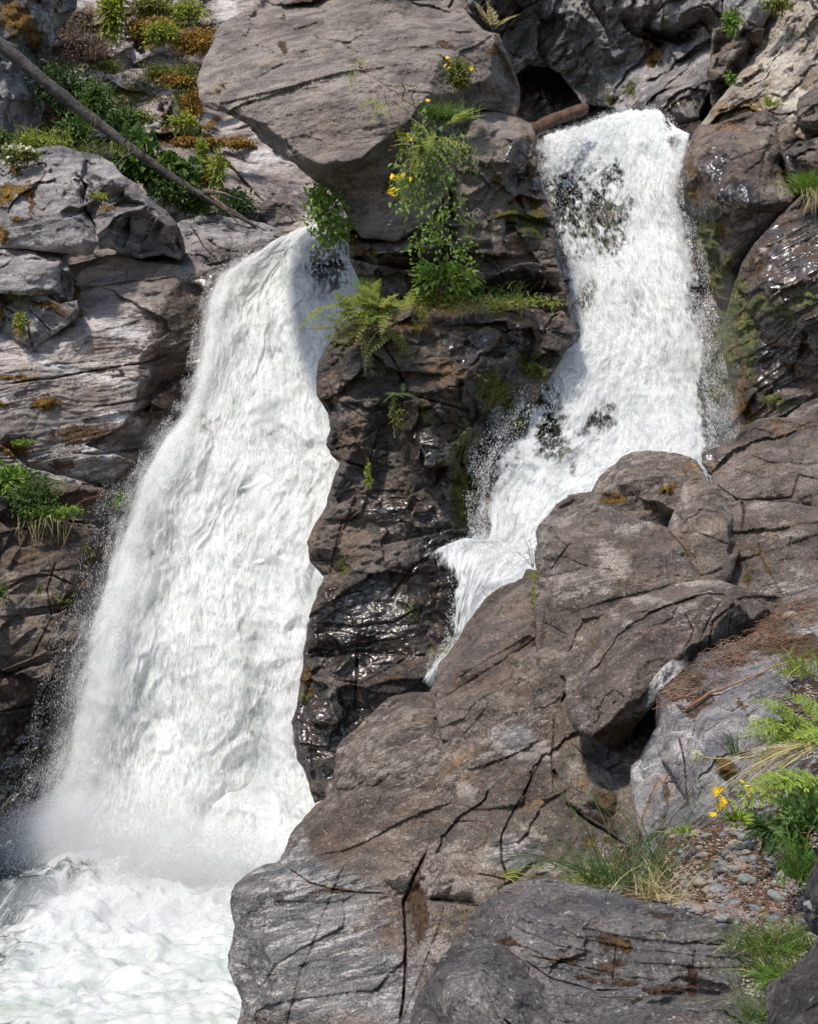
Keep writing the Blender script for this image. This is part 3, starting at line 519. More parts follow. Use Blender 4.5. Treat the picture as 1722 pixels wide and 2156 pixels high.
rock('rock_outcrop', 'dark mossy layered rock under the tilted boulder', 'rock outcrop',
     [(700,380),(735,440),(733,500),(735,545),(750,580),(765,605),(770,660),(1200,670),(1190,600),(1172,540),(1165,450),(1140,390),(1100,360),(980,380),(860,360),(760,370)],
     [(720,420,17.5),(745,470,17.3),(760,520,17.0),(800,530,16.7),(870,535,16.8),(930,500,17.2),(860,440,17.5),(780,450,17.5),(1000,450,17.3),(1080,420,17.2),(1130,420,17.5),(1140,500,17.3),(1080,500,17.2),(1000,540,17.3),(760,562,17.2),(840,565,17.2),(920,560,17.2),(800,600,17.1),(900,600,17.2),(1000,600,17.2),(1100,560,17.2),(1160,600,17.3),(1080,620,17.9),(1000,640,17.9),(850,640,17.4)],
     'dark', thick=1.8, rr=.10, fol=(4, 2.2), facets=((.5, .18), (.2, .08)), rough=(.4, .12), seed=31, step=2.2, lam=.35,
     ledges=[([(1000,560),(930,566),(850,568),(780,556),(738,540)], .45, 20), ([(740,505),(790,512),(850,500),(930,500)][::-1], .25, 14), ([(1190,618),(1100,618),(1010,622),(960,640)], .6, 20)],
     patch=[('pale',800,540,60,12,8,.8),('orange',745,500,10,36,0,1),('orange',765,530,9,7,0,1),('green',795,536,15,7,0,1),('orange',875,525,9,12,0,1),('dirt',830,510,60,8,0,.9),('orange',770,450,6,30,-30,.8),('green',1080,450,50,30,0,.7),('orange',1060,440,26,24,0,.9),('green',1120,470,34,40,0,.8),('orange',1130,450,22,50,0,.7),
            ('orange',1020,510,30,10,0,.8),('green',1000,540,60,10,0,.6),('wet',1100,600,90,40,0,.9),('wet',1140,400,30,40,0,1),('dark',1050,480,90,60,0,.5),('dark',780,600,40,30,0,.5),('rust',1050,580,60,30,0,.5),('orange',740,450,8,30,0,.8),('dark',850,430,90,40,0,.4)])
rock('rock_pillar', 'dark brown rock pillar standing between the two waterfalls', 'rock pillar',
     [(740,668),(705,705),(685,735),(670,762),(666,800),(667,832),(690,870),(695,905),(685,935),(697,958),(715,975),(706,1000),(697,1022),(685,1065),(660,1110),(648,1140),(652,1180),(682,1215),(668,1245),(650,1300),(641,1360),(637,1400),(630,1440),(626,1485),(615,1518),(618,1560),(624,1595),(644,1628),(652,1665),(664,1692),(684,1686),(760,1700),(1000,1560),(1080,1400),(1080,1150),(1090,1000),(1120,860),(1180,760),(1215,700),(1190,660),(1165,632),(1120,628),(1060,622),(1020,640),(960,650),(900,645),(840,650),(790,655)],
     [(780,665,17.1),(900,660,17.1),(1000,650,17.2),(1100,632,17.5),(1160,645,17.5),(720,720,16.5),(690,800,16.4),(800,700,16.4),(860,680,16.2),(950,700,16.1),(1060,680,16.5),(1140,700,17.0),(780,760,16.1),(850,760,16.3),(880,830,16.0),(820,820,16.2),(720,860,16.0),(760,900,15.9),(840,870,16.3),(700,950,16.2),(760,990,16.1),(715,978,15.9),(800,1000,16.3),
      (950,820,16.1),(1030,780,16.4),(1080,820,17.0),(1000,880,16.6),(900,900,15.8),(930,960,15.9),(960,1000,16.4),(870,1000,15.9),(1000,950,17.0),(860,1060,15.9),(780,1080,15.8),(700,1080,16.0),(940,1080,16.1),(980,1110,16.4),(670,1150,15.9),(760,1180,15.6),(850,1160,15.6),(930,1160,15.9),(690,1215,16.0),(800,1220,15.6),(700,1260,15.6),(850,1270,15.5),(950,1220,15.9),(990,1300,16.0),
      (680,1340,15.5),(760,1330,15.5),(840,1370,15.5),(900,1400,15.6),(660,1370,15.7),(750,1380,15.3),(640,1440,15.5),(700,1430,15.2),(745,1440,15.4),(800,1440,15.3),(640,1520,15.2),(700,1520,15.0),(740,1500,15.3),(650,1600,15.2),(690,1580,15.2),(670,1660,15.2)],
     'dark', thick=2.2, rr=.16, fol=(8, 2.2), facets=((.6, .20), (.24, .08), (.1, .02)), rough=(.4, .12), seed=32, step=2.2, edge=1.8,
     cracks=[([(690,960),(740,975),(780,985)], 3, .18, 'dirt'), ([(780,690),(830,760),(860,830),(930,850),(1000,870)], 4, .16), ([(690,835),(740,860),(770,880)], 1.8, .04, 'dirt'), ([(850,820),(845,870),(800,900),(775,980),(770,1040)], 2.5, .08, 'dirt'), ([(648,1180),(700,1180),(720,1100),(760,1070)], 2.5, .08),
             ([(650,1310),(740,1320),(830,1310),(900,1270)], 3, .10), ([(640,1375),(700,1370),(750,1360),(860,1340)], 3, .12), ([(752,1365),(750,1440),(745,1500)], 3, .15), ([(700,1430),(760,1440),(830,1400)], 2, .06), ([(880,900),(950,890),(985,910)], 3, .1), ([(960,1150),(870,1190),(820,1260)], 4, .12)],
     ledges=[([(1000,1110),(930,1120),(850,1140),(780,1150)], .2, 26), ([(870,1385),(760,1375),(640,1390)], .25, 22)],
     patch=[('rust',950,760,90,60,0,.5),('rust',1010,720,90,50,0,.4),('wet',1030,720,140,70,0,.7),('wet',900,960,70,90,10,1),('wet',850,1080,130,60,0,.9),('wet',760,1330,180,130,0,1),('wet',700,1560,120,150,0,1),('wet',930,1200,80,130,0,1),('wet',1000,900,80,120,0,.7),
            ('green',1052,850,34,75,25,1.5),('green',982,960,36,70,0,1.5),('green',980,1030,28,80,0,1.5),('green',1120,770,40,26,-40,1.1),('orange',880,690,60,10,-10,.7),('green',900,880,14,60,20,.7),('green',720,1190,16,30,0,.8),('orange',650,1440,12,40,0,.8),('green',870,1290,16,24,20,1.3),('orange',960,900,30,60,0,.6),('green',955,1103,18,6,0,1),('green',905,1105,10,8,0,.8),('orange',830,870,10,40,30,.7),('green',775,1010,6,30,0,.8),('orange',1140,640,26,8,0,.8),('green',1160,632,12,8,0,1),('green',640,1470,16,14,-40,1.2),('green',870,1280,12,16,20,1.2),
            ('rust',700,800,50,60,0,.35),('dirt',900,1230,30,24,0,.5),('green',1060,640,60,8,0,.8),('orange',960,655,60,8,0,.8),('green',900,1040,70,10,0,.4),('dark',800,850,60,40,0,.6),('pale',740,1460,20,20,0,.3),('dirt',820,1430,60,20,0,.6),('wet',1100,680,80,40,0,1),('pale',700,1400,30,14,0,.4),('rust',1040,1000,60,80,0,.3)])
# ------------------------------------------------------------------ brown slabs right of the falls
rock('rock_slab', 'brown slab at the right edge just under the ochre banded wet rock', 'rock slab',
     [(1950,700),(1722,838),(1690,850),(1655,878),(1600,881),(1563,900),(1552,918),(1535,935),(1497,944),(1478,955),(1476,975),(1500,1010),(1490,1060),(1540,1300),(1722,1320),(2000,1320),(2100,1000)],
     [(1722,850,12.4),(1660,890,12.3),(1580,910,12.1),(1500,955,11.9),(1490,1000,11.8),(1560,960,11.7),(1700,900,11.9),(1650,980,11.4),(1530,1020,11.5),(1560,1040,11.4),(1690,1010,11.2),(1660,1040,11.2),(1600,1060,11.2),(1600,1120,10.9),(1722,1080,10.9),(1680,1150,10.6),(1600,1200,10.5),(1722,1200,10.4),(1900,900,11.5),(1900,1200,10.2),(1560,1280,10.3)],
     'brown', thick=1.8, rr=.07, fol=(14, 2.8), facets=((.8, .12), (.3, .035)), rough=(.35, .05), seed=33, step=2.3,
     cracks=[([(1500,1015),(1550,1052),(1610,1052),(1665,1048),(1680,1000),(1722,1010)], 2.5, .08), ([(1560,1052),(1566,1080),(1560,1120)], 3, .08, 'dirt'), ([(1540,985),(1590,1000),(1610,1010)], 1.5, .03), ([(1590,1130),(1610,1190),(1640,1240)], 2.0, .04, 'orange'), ([(1655,1180),(1665,1130)], 3, .05), ([(1722,905),(1670,890),(1610,885)], 1.8, .04, 'orange')],
     ledges=[([(1722,1070),(1670,1062),(1570,1052)], .18, 26)], patch=[('rust',1650,910,60,20,10,.6),('wet',1500,960,34,16,-10,.9),('pale',1600,1065,30,7,8,.8),('green',1575,1215,14,9,0,1),('pale',1640,1120,60,40,0,.3),('pale',1660,1240,60,16,0,.7),('pale',1690,1210,30,12,-30,.5)])
rock('rock_slab', 'brown slab with two moss spots against the foot of the right waterfall', 'rock slab',
     [(1195,1042),(1245,1036),(1262,1000),(1290,980),(1308,962),(1325,954),(1362,948),(1392,950),(1430,957),(1462,968),(1480,990),(1495,1030),(1510,1080),(1470,1180),(1300,1140),(1200,1100)],
     [(1200,1050,12.0),(1250,1040,11.8),(1300,975,11.9),(1370,955,11.9),(1460,975,11.8),(1310,1010,11.5),(1400,1000,11.4),(1480,1010,11.5),(1340,1050,11.5),(1400,1060,11.2),(1420,1090,11.4),(1250,1080,11.5),(1470,1080,11.2)],
     'brown', thick=1.6, rr=.05, fol=(14, 2.6), facets=((.7, .12), (.25, .03)), rough=(.35, .05), seed=34, step=2.2, patch=[('orange',1401,1032,19,17,0,1.2),('orange',1300,1050,34,16,0,.7),('dirt',1290,1055,34,18,0,.5),('rust',1450,985,30,10,20,.8),('green',1360,1076,12,10,0,.5),('orange',1372,1075,12,10,0,.6),('dark',1340,1060,24,10,0,.4)],
     cracks=[([(1465,975),(1500,1010)], 2.5, .06, 'dirt'), ([(1360,950),(1420,975),(1460,990)], 1.5, .03)])
rock('rock_slab', 'angular brown slab with a white edge seam below the mossy spots', 'rock slab',
     [(1440,1015),(1455,1002),(1470,1003),(1500,1018),(1540,1045),(1560,1070),(1565,1110),(1555,1160),(1540,1220),(1500,1260),(1430,1260),(1405,1110),(1425,1060)],
     [(1448,1012,11.3),(1500,1030,11.2),(1550,1075,11.2),(1480,1080,10.8),(1530,1110,10.7),(1420,1100,11.1),(1450,1150,10.6),(1530,1180,10.5),(1480,1220,10.3),(1550,1150,10.9)],
     'brown', thick=1.4, rr=.05, fol=(8, 2.8), facets=((.8, .07), (.3, .03)), seed=35, step=2.2, patch=[('pale',1438,1040,6,30,15,1),('pale',1418,1090,6,24,25,1),('pale',1470,1120,40,14,0,.4)], cracks=[([(1450,1050),(1500,1040),(1540,1055)], 1.4, .02)])
rock('rock_slab', 'broad brown rock with pale crust in the middle of the right bank', 'rock slab',
     [(1128,1120),(1136,1104),(1160,1078),(1172,1060),(1195,1046),(1225,1038),(1260,1055),(1320,1085),(1370,1100),(1405,1112),(1440,1150),(1480,1230),(1400,1500),(1200,1600),(1130,1500),(1128,1330),(1120,1250),(1128,1200),(1124,1165),(1131,1142)],
     [(1135,1120,10.9),(1180,1070,11.3),(1220,1045,11.4),(1160,1110,10.7),(1250,1085,10.9),(1330,1100,10.9),(1400,1120,10.9),(1300,1140,10.4),(1190,1140,10.4),(1400,1180,10.3),(1140,1180,10.6),(1200,1210,10.1),(1320,1220,9.95),(1400,1250,9.9),(1150,1280,10.1),(1230,1290,9.8),(1300,1300,9.7),(1150,1350,9.9),(1220,1370,9.6),(1180,1440,9.5),(1260,1420,9.4),(1130,1230,10.5)],
     'brown', thick=1.8, rr=.045, fol=(12, 2.8), facets=((.9, .12), (.3, .035)), rough=(.35, .06), seed=36, step=2.2,
     ledges=[([(1400,1108),(1340,1092),(1260,1060),(1200,1062),(1150,1085)], .12, 14)],
     cracks=[([(1405,1115),(1440,1150),(1450,1180)], 2.5, .06, 'dirt'), ([(1130,1218),(1200,1205),(1240,1190)], 1.6, .03), ([(1180,1170),(1240,1195),(1300,1200)], 1.4, .03), ([(1150,1260),(1145,1310),(1200,1340)], 1.8, .04)],
     patch=[('pale',1290,1180,50,30,-50,.7),('pale',1230,1240,70,20,10,.55),('pale',1180,1100,30,8,10,.8),('pale',1340,1110,36,12,10,.7),('pale',1230,1360,30,16,-30,.8),('pale',1180,1220,50,16,0,.5),('rust',1300,1160,60,16,10,.4),('green',1440,1160,10,5,0,.8)])
rock('rock_slab', 'brown triangular slab beside the lower end of the right stream', 'rock slab',
     [(1128,1200),(1108,1198),(1098,1218),(1070,1228),(1042,1242),(1020,1262),(1000,1288),(983,1312),(966,1342),(948,1368),(930,1392),(915,1418),(912,1440),(905,1456),(930,1560),(1100,1600),(1180,1520),(1150,1350)],
     [(1120,1205,10.9),(1080,1232,11.0),(1020,1270,10.9),(960,1360,10.6),(915,1430,10.3),(1110,1240,10.6),(1060,1280,10.4),(1010,1340,10.2),(1110,1320,10.1),(980,1420,9.9),(1060,1400,9.85),(1120,1400,9.9),(930,1470,9.9),(1000,1500,9.6),(1100,1480,9.5)],
     'brown', thick=1.8, rr=.04, fol=(30, 2.4), facets=((.8, .08), (.3, .03)), rough=(.35, .05), seed=37, step=2.2, patch=[('rust',1060,1330,50,10,10,.4),('green',1128,1260,6,60,0,.8),('orange',1132,1350,10,20,0,.6),('dark',950,1440,60,60,0,.3)],
     cracks=[([(1130,1200),(1128,1270),(1132,1330),(1150,1370),(1180,1420)], 4, .16, 'dirt'), ([(1060,1230),(1045,1245),(1030,1260)], 2, .04, 'dirt'), ([(1040,1325),(1075,1335)], 1.5, .02)])
rock('bedrock', 'long brown and grey bedrock slope running down to the pool', 'bedrock',
     [(905,1456),(861,1457),(820,1468),(780,1503),(762,1522),(745,1538),(722,1556),(708,1575),(706,1610),(702,1638),(686,1652),(684,1682),(662,1697),(645,1715),(630,1735),(612,1756),(604,1780),(598,1795),(586,1815),(562,1820),(540,1828),(518,1842),(500,1858),(488,1878),(484,1900),(490,1930),(493,1950),(488,1985),(481,2010),(480,2035),(487,2060),(500,2085),(511,2106),(506,2130),(500,2156),(480,2400),(1500,2400),(1500,1700),(1480,1500),(1250,1380),(1130,1360),(1000,1400)],
     [(870,1462,10.9),(790,1505,10.8),(720,1570,10.6),(705,1640,10.4),(640,1730,10.2),(600,1800,9.9),(540,1835,9.7),(490,1880,9.6),(485,2020,9.3),(505,2110,9.0),(940,1480,10.4),(860,1510,10.1),(800,1570,9.9),(760,1650,9.7),(920,1600,9.5),(1000,1500,9.7),(1100,1480,9.5),(1180,1450,9.3),(1040,1620,9.1),(900,1720,9.2),(700,1720,9.7),(760,1760,9.4),(660,1800,9.5),
      (620,1850,9.3),(700,1880,9.05),(560,1900,9.3),(800,1850,9.0),(900,1840,8.85),(860,1900,8.95),(850,1960,8.7),(700,1970,8.75),(560,1990,8.95),(600,2060,8.6),(760,2060,8.4),(560,2120,8.6),(700,2150,8.2),(850,2100,8.3),(1050,1760,8.5),(1060,1700,8.7),(1160,1640,8.6),(1200,1560,8.9),(1150,1800,8.2),(1000,1850,8.3),(1000,1920,8.2),(900,1920,8.5),(1250,1700,8.1),(1300,1760,7.6),(1300,1850,7.2),(900,2200,7.8),(1200,2300,6.5)],
     'brown', thick=2.5, rr=.06, fol=(16, 3.0), facets=((.9, .13), (.3, .045), (.12, .012)), rough=(.35, .045), seed=38, step=2.1, edge=1.4,
     cracks=[([(940,1470),(985,1490),(990,1470)], 3, .1), ([(915,1512),(950,1520),(990,1500)], 3, .12), ([(985,1520),(1005,1585)], 2, .05), ([(600,1820),(650,1858),(700,1872),(760,1880),(820,1882)], 2.2, .05, 'dirt'), ([(900,1790),(870,1850),(850,1900),(855,2000),(850,2100),(840,2160)], 4.5, .12, 'dirt'),
             ([(1150,1580),(1080,1710),(1055,1760),(1055,1810),(1070,1850)], 2.5, .07, 'dirt'), ([(860,1735),(940,1728),(1000,1730),(1060,1738)], 1.6, .03, 'rust'), ([(905,1895),(950,1900),(1010,1908)], 5, .16), ([(1000,1838),(1060,1850),(1070,1880)], 2, .04, 'dirt'), ([(1190,1690),(1240,1730),(1318,1778)], 5, .25), ([(1165,1620),(1172,1640)], 6, .15, 'dirt'),
             ([(1168,1500),(1160,1600),(1165,1660)], 2.0, .05, 'dirt'), ([(490,2050),(560,2055),(600,2050)], 1.5, .03), ([(700,1590),(760,1600),(860,1620),(960,1600)], 1.3, .02), ([(690,1660),(740,1664),(770,1640)], 2, .05), ([(1180,1420),(1200,1450),(1180,1480)], 4, .12, 'dirt')],
     ledges=[([(1320,1775),(1250,1728),(1195,1690)], .2, 20), ([(1010,1905),(905,1895)], .25, 16), ([(990,1500),(945,1525),(912,1515)], .12, 12)],
     patch=[('grey',600,1990,170,190,0,1.1),('grey',800,2080,120,100,0,.8),('grey',1080,1800,60,40,0,.6),('grey',1100,1570,80,40,-10,.5),('pale',700,2120,160,20,10,.8),('pale',880,1860,60,30,0,.7),('pale',1040,1800,50,26,30,1),('pale',1110,1575,60,26,-10,.9),('pale',1030,1560,40,14,-20,.6),('pale',985,1665,20,18,0,.9),('pale',640,2080,110,30,12,.9),('pale',560,2040,60,18,-10,.6),('pale',940,1800,60,30,0,.6),('pale',960,1870,70,24,-5,.9),('pale',900,2000,60,60,0,.6),('pale',1120,1750,30,10,-30,1),('pale',1070,1830,60,16,0,.5),('pale',760,2110,90,40,0,.5),
            ('pale',1160,1830,70,12,0,.7),('pale',650,1960,120,20,8,.4),('dirt',880,1910,24,80,8,.9),('dirt',690,1875,60,5,5,.8),('orange',1240,1770,30,12,10,.6),('rust',1270,1700,30,40,0,.8),('dirt',1280,1710,26,40,0,.6),('dirt',1290,1770,20,10,0,.9),('dark',560,1900,70,50,0,.5),('dark',520,2000,40,70,0,.4),('dark',920,1890,60,6,0,.6),('pale',830,1760,60,10,-6,.5),('rust',1000,1640,200,70,-20,.25)])
rock('boulder', 'big brown boulder with a rough wrinkled right side resting among the dry needles', 'boulder',
     [(1190,1440),(1200,1395),(1222,1350),(1250,1330),(1262,1300),(1290,1280),(1310,1262),(1340,1258),(1375,1250),(1420,1228),(1445,1225),(1485,1219),(1520,1222),(1560,1238),(1600,1270),(1640,1300),(1664,1318),(1650,1335),(1600,1345),(1560,1350),(1500,1380),(1465,1400),(1448,1430),(1400,1460),(1360,1500),(1330,1540),(1345,1600),(1300,1590),(1250,1555),(1205,1530),(1192,1500)],
     [(1260,1310,8.9),(1340,1262,8.95),(1440,1230,8.95),(1520,1230,8.9),(1640,1310,8.9),(1210,1400,8.7),(1300,1340,8.5),(1400,1290,8.45),(1480,1260,8.4),(1540,1270,8.35),(1440,1370,8.2),(1500,1330,8.3),(1580,1300,8.5),(1560,1340,8.6),(1340,1400,8.1),(1280,1450,8.0),(1220,1480,8.2),(1200,1525,8.1),(1260,1540,7.85),(1320,1480,7.9),(1330,1540,8.3),(1300,1585,8.7),(1400,1440,8.2),(1445,1420,8.4),(1340,1590,8.8)],
     'brown', thick=1.3, rr=.05, fol=(24, 2.6), facets=((.6, .08), (.2, .03)), rough=(.3, .05), seed=39, step=2.0, edge=1.3,
     cracks=[([(1430,1390),(1460,1330),(1440,1290)], 2, .04), ([(1490,1370),(1500,1310),(1560,1260)], 2.5, .06), ([(1530,1340),(1540,1290)], 2, .05), ([(1465,1380),(1480,1330),(1500,1290),(1530,1250)], 2, .05), ([(1560,1340),(1575,1300)], 2, .04)],
     patch=[('pale',1360,1260,50,8,-10,.9),('pale',1470,1228,60,8,0,.8),('pale',1410,1440,50,30,-50,.75),('pale',1340,1500,30,14,0,.4),('dirt',1300,1535,60,14,12,.9),('dirt',1330,1560,20,30,0,.8),('dark',1500,1330,60,40,0,.3),('pale',1300,1300,40,12,-30,.5),('green',1260,1560,40,10,30,.5)])
rock('boulder', 'pale grey split stone at the foot of the big wrinkled boulder', 'boulder',
     [(1345,1462),(1380,1420),(1415,1385),(1445,1380),(1450,1410),(1430,1440),(1395,1468),(1370,1492),(1340,1510),(1320,1505)],
     [(1350,1470,8.05),(1420,1400,8.15),(1440,1400,8.2),(1400,1440,8.0),(1350,1500,8.05)], 'slate', thick=.4, rr=.04, fol=(60, 3), facets=((.3, .04),), seed=40, step=2.0, edge=.8, fine=.006, patch=[('pale',1410,1420,40,40,0,.7),('dirt',1350,1505,20,8,0,.6)])
# ------------------------------------------------------------------ right foreground
rock('ground', None, None, [(1230,1930),(1262,1860),(1300,1800),(1345,1770),(1338,1610),(1380,1530),(1380,1460),(1470,1380),(1600,1320),(1640,1260),(1722,1230),(2300,1150),(3200,1500),(3200,3600),(1200,3600),(1150,2200)],
     [(1640,1270,9.0),(1722,1240,9.1),(2200,1200,9.5),(1480,1400,8.2),(1600,1370,8.0),(1722,1330,8.2),(1400,1500,7.8),(1560,1480,7.3),(1722,1450,7.1),(1340,1640,7.4),(1600,1640,6.3),(1722,1600,6.1),(1330,1800,6.6),(1450,1790,6.05),(1600,1750,5.9),(1722,1750,5.6),(1400,1900,5.5),(1600,1900,5.2),(1722,1900,5.0),(1560,1980,4.9),(1700,2000,4.7),(1400,2200,4.3),(1800,2200,4.1),(2300,1800,5.2),(1400,2800,2.9),(2400,2800,2.9),(2800,1700,5.8)],
     'slate', thick=.6, rr=.0, fol=(14, 2), facets=((.5, .03),), rough=(.3, .04), seed=41, step=3.0, edge=0, kind='structure', warp=3,
     patch=[('dirt',1600,1330,170,40,-18,1.2),('dirt',1440,1430,90,50,-35,1.2),('dirt',1560,1880,260,150,0,1.2),('dirt',1700,1500,60,80,0,1.0),('dirt',1450,1800,120,40,0,1),('dirt',1650,2100,120,150,0,1.2),('pale',1690,1250,60,14,0,.7),('dirt',1330,1830,80,80,0,1),('dirt',2200,2000,700,700,0,1)])
rock('rock_outcrop', 'flat grey outcrop with orange moss clumps behind the yellow flowers', 'rock',
     [(1372,1545),(1400,1520),(1450,1495),(1490,1470),(1520,1440),(1560,1412),(1610,1400),(1660,1398),(1676,1430),(1690,1500),(1700,1560),(1750,1640),(1760,1700),(1700,1720),(1640,1745),(1560,1752),(1500,1760),(1470,1735),(1448,1700),(1430,1660),(1410,1620),(1392,1600),(1380,1570)],
     [(1380,1555,7.5),(1450,1505,7.5),(1520,1450,7.6),(1620,1410,7.7),(1670,1420,7.6),(1480,1540,7.0),(1560,1500,7.1),(1640,1480,7.2),(1420,1600,7.0),(1480,1640,6.6),(1560,1600,6.6),(1640,1580,6.7),(1520,1700,6.3),(1480,1720,6.4),(1600,1690,6.3),(1550,1740,6.15),(1600,1640,6.5),(1700,1650,6.4),(1690,1710,6.2)],
     'slate', thick=.8, rr=.08, fol=(28, 2.6), facets=((.4, .05), (.15, .02)), rough=(.25, .05), seed=42, step=2.0, edge=1.2,
     cracks=[([(1400,1530),(1450,1560),(1500,1520)], 1.6, .02), ([(1575,1620),(1590,1660),(1580,1720)], 4, .09), ([(1425,1540),(1440,1600),(1445,1680),(1465,1740)], 2.5, .05, 'dirt'), ([(1500,1480),(1540,1500),(1600,1450)], 2, .03)],
     patch=[('orange',1530,1620,18,22,30,1.4),('orange',1640,1600,40,16,-20,1.2),('orange',1560,1480,26,8,-50,.6),('pale',1420,1530,60,12,-35,.9),('pale',1430,1570,20,24,0,.8),('pale',1510,1650,20,10,0,.5),('rust',1530,1500,40,10,-45,.5)])
rock('rock_block', 'striped pale rock leaning in the gap behind the tall grass', 'rock',
     [(1328,1612),(1345,1600),(1372,1596),(1385,1625),(1398,1618),(1418,1640),(1436,1690),(1450,1730),(1425,1745),(1380,1755),(1345,1750),(1336,1700),(1326,1650)],
     [(1335,1615,7.4),(1370,1605,7.4),(1340,1660,7.1),(1390,1650,6.95),(1420,1670,7.0),(1350,1730,6.8),(1400,1720,6.7),(1440,1730,6.8)], 'slate', thick=.6, rr=.05, fol=(50, 3.2), facets=((.3, .04),), seed=43, step=2.0, edge=1,
     patch=[('pale',1350,1620,26,20,0,1),('pale',1400,1640,10,50,0,.5),('rust',1400,1700,40,50,0,.4)], cracks=[([(1372,1600),(1385,1640),(1345,1740)], 1.8, .03, 'rust')])
rock('rock_block', 'brown overhung stone in the dark hollow under the wrinkled boulder', 'rock',
     [(1190,1650),(1196,1560),(1240,1600),(1300,1630),(1335,1680),(1340,1740),(1320,1778),(1260,1740),(1195,1690)],
     [(1200,1600,8.5),(1240,1640,8.4),(1290,1650,8.2),(1330,1720,8.0),(1220,1690,8.3),(1310,1765,8.0),(1280,1700,7.9)], 'brown', thick=.6, rr=.05, fol=(-40, 2), facets=((.3, .05),), seed=44, step=2.0, patch=[('dirt',1275,1700,30,50,0,.9),('pale',1215,1600,16,30,0,.6),('rust',1240,1650,30,30,0,.5)])
rock('rock_slab', 'grey step of rock behind the long dark foreground boulder', 'rock slab',
     [(1265,1850),(1290,1815),(1320,1790),(1370,1775),(1430,1770),(1450,1800),(1440,1830),(1400,1850),(1380,1900),(1300,1900)],
     [(1280,1850,6.6),(1320,1800,6.7),(1420,1780,6.5),(1360,1820,6.3),(1420,1820,6.3),(1340,1880,6.1)], 'grey', thick=.5, rr=.05, fol=(-10, 2), facets=((.3, .04),), seed=45, step=2.0, patch=[('orange',1430,1800,26,18,0,1),('dirt',1420,1840,24,20,0,1),('orange',1330,1800,40,8,-10,.8)])
rock('boulder', 'long dark foreground boulder with rusty moss along its cracks', 'boulder',
     [(1000,1975),(985,1960),(995,1920),(1020,1895),(1055,1870),(1090,1855),(1150,1850),(1200,1858),(1260,1872),(1320,1890),(1370,1900),(1410,1905),(1460,1912),(1520,1925),(1570,1938),(1605,1955),(1625,1980),(1632,2020),(1640,2060),(1655,2120),(1660,2300),(900,2300),(900,2050)],
     [(995,1965,4.75),(1060,1880,4.85),(1150,1858,4.85),(1260,1880,4.75),(1400,1912,4.65),(1600,1965,4.5),(1100,1930,4.55),(1250,1940,4.45),(1400,1960,4.35),(1550,1990,4.3),(1080,1990,4.5),(1200,2000,4.4),(1300,2010,4.35),(1460,2010,4.2),(1600,2030,4.3),(1180,2060,4.3),(1300,2060,4.25),(1420,2050,4.2),(1470,2050,4.15),(1460,2100,4.2),(1560,2090,4.1),(1630,2080,4.3),(1200,2120,4.1),(1350,2130,4.0),(1500,2150,3.9),(1650,2200,4.0),(1100,2250,3.9),(1400,2300,3.6)],
     'near', thick=1.0, rr=.03, fol=(-4, 3.2), facets=((.5, .09), (.16, .02)), rough=(.2, .02), lam=.05, seed=46, step=1.9, edge=1.2, fine=.006,
     cracks=[([(1110,2010),(1180,2025),(1240,2040),(1300,2050)], 2, .02, 'dirt'), ([(1300,1960),(1290,2050),(1288,2080)], 2.5, .02, 'dirt'), ([(1100,2020),(1160,2060),(1250,2085),(1330,2085)], 2.5, .03), ([(1462,2000),(1460,2030)], 4, .04), ([(1260,2100),(1350,2100),(1440,2090)], 1.5, .02), ([(1120,1960),(1220,1975),(1310,1970)], 1.5, .015)],
     ledges=[([(1620,1990),(1540,1985),(1480,1995),(1380,1990),(1310,1985)], .06, 26), ([(1450,2085),(1380,2082),(1300,2080),(1200,2062)], .05, 20)],
     patch=[('dirt',1070,1983,26,7,-5,1.2),('dirt',1295,1985,40,18,-20,1.3),('orange',1300,1990,34,14,-20,.5),('dirt',1190,2022,34,6,8,1.1),('dirt',1290,2032,36,8,5,1.1),('dirt',1455,2062,12,32,0,1.3),('dirt',1400,2082,50,8,2,1.3),('dirt',1320,2070,30,9,0,1.1),('orange',1400,2082,40,5,2,.5),('dirt',1395,1925,40,7,5,.9),('dirt',1240,2062,40,5,-10,1),('dirt',1340,2104,20,4,0,1),('orange',1180,2000,10,3,0,.8)])
rock('boulder', 'smooth dark rounded boulder in the foreground at the bottom centre', 'boulder',
     [(862,2180),(868,2130),(880,2090),(905,2060),(930,2015),(955,1985),(985,1972),(1020,1974),(1060,1990),(1085,2010),(1110,2030),(1140,2060),(1165,2085),(1175,2110),(1165,2140),(1150,2180),(1150,2350),(850,2350)],
     [(875,2110,4.35),(940,2010,4.45),(1000,1980,4.5),(1080,2010,4.4),(1150,2080,4.3),(940,2070,4.1),(1020,2050,4.1),(1090,2090,4.1),(960,2130,3.95),(1060,2150,3.95),(1150,2130,4.15),(1000,2250,3.7)],
     'near', thick=.9, rr=.045, fol=(-40, 2), facets=((.5, .07), (.16, .02)), rough=(.2, .02), seed=47, step=1.9, edge=1.0, fine=.006, patch=[('pale',960,2120,70,30,0,.25),('dark',1050,2060,60,50,0,.4)])
rock('boulder', 'charcoal angular rock in the bottom right corner', 'boulder',
     [(1612,2080),(1640,2058),(1672,2028),(1695,2010),(1706,1992),(1730,1975),(1860,1960),(1860,2300),(1640,2300),(1620,2150),(1610,2110)],
     [(1618,2090,3.3),(1680,2025,3.35),(1710,1990,3.4),(1660,2060,3.15),(1710,2050,3.1),(1640,2120,3.1),(1700,2120,2.95),(1780,2050,3.0),(1700,2200,2.8)], 'near', thick=.7, rr=.06, fol=(40, 2), facets=((.25, .05), (.1, .012)), rough=(.15, .02), seed=48, step=1.9, edge=1.0, fine=.005, patch=[('dark',1700,2100,200,200,0,.7)])
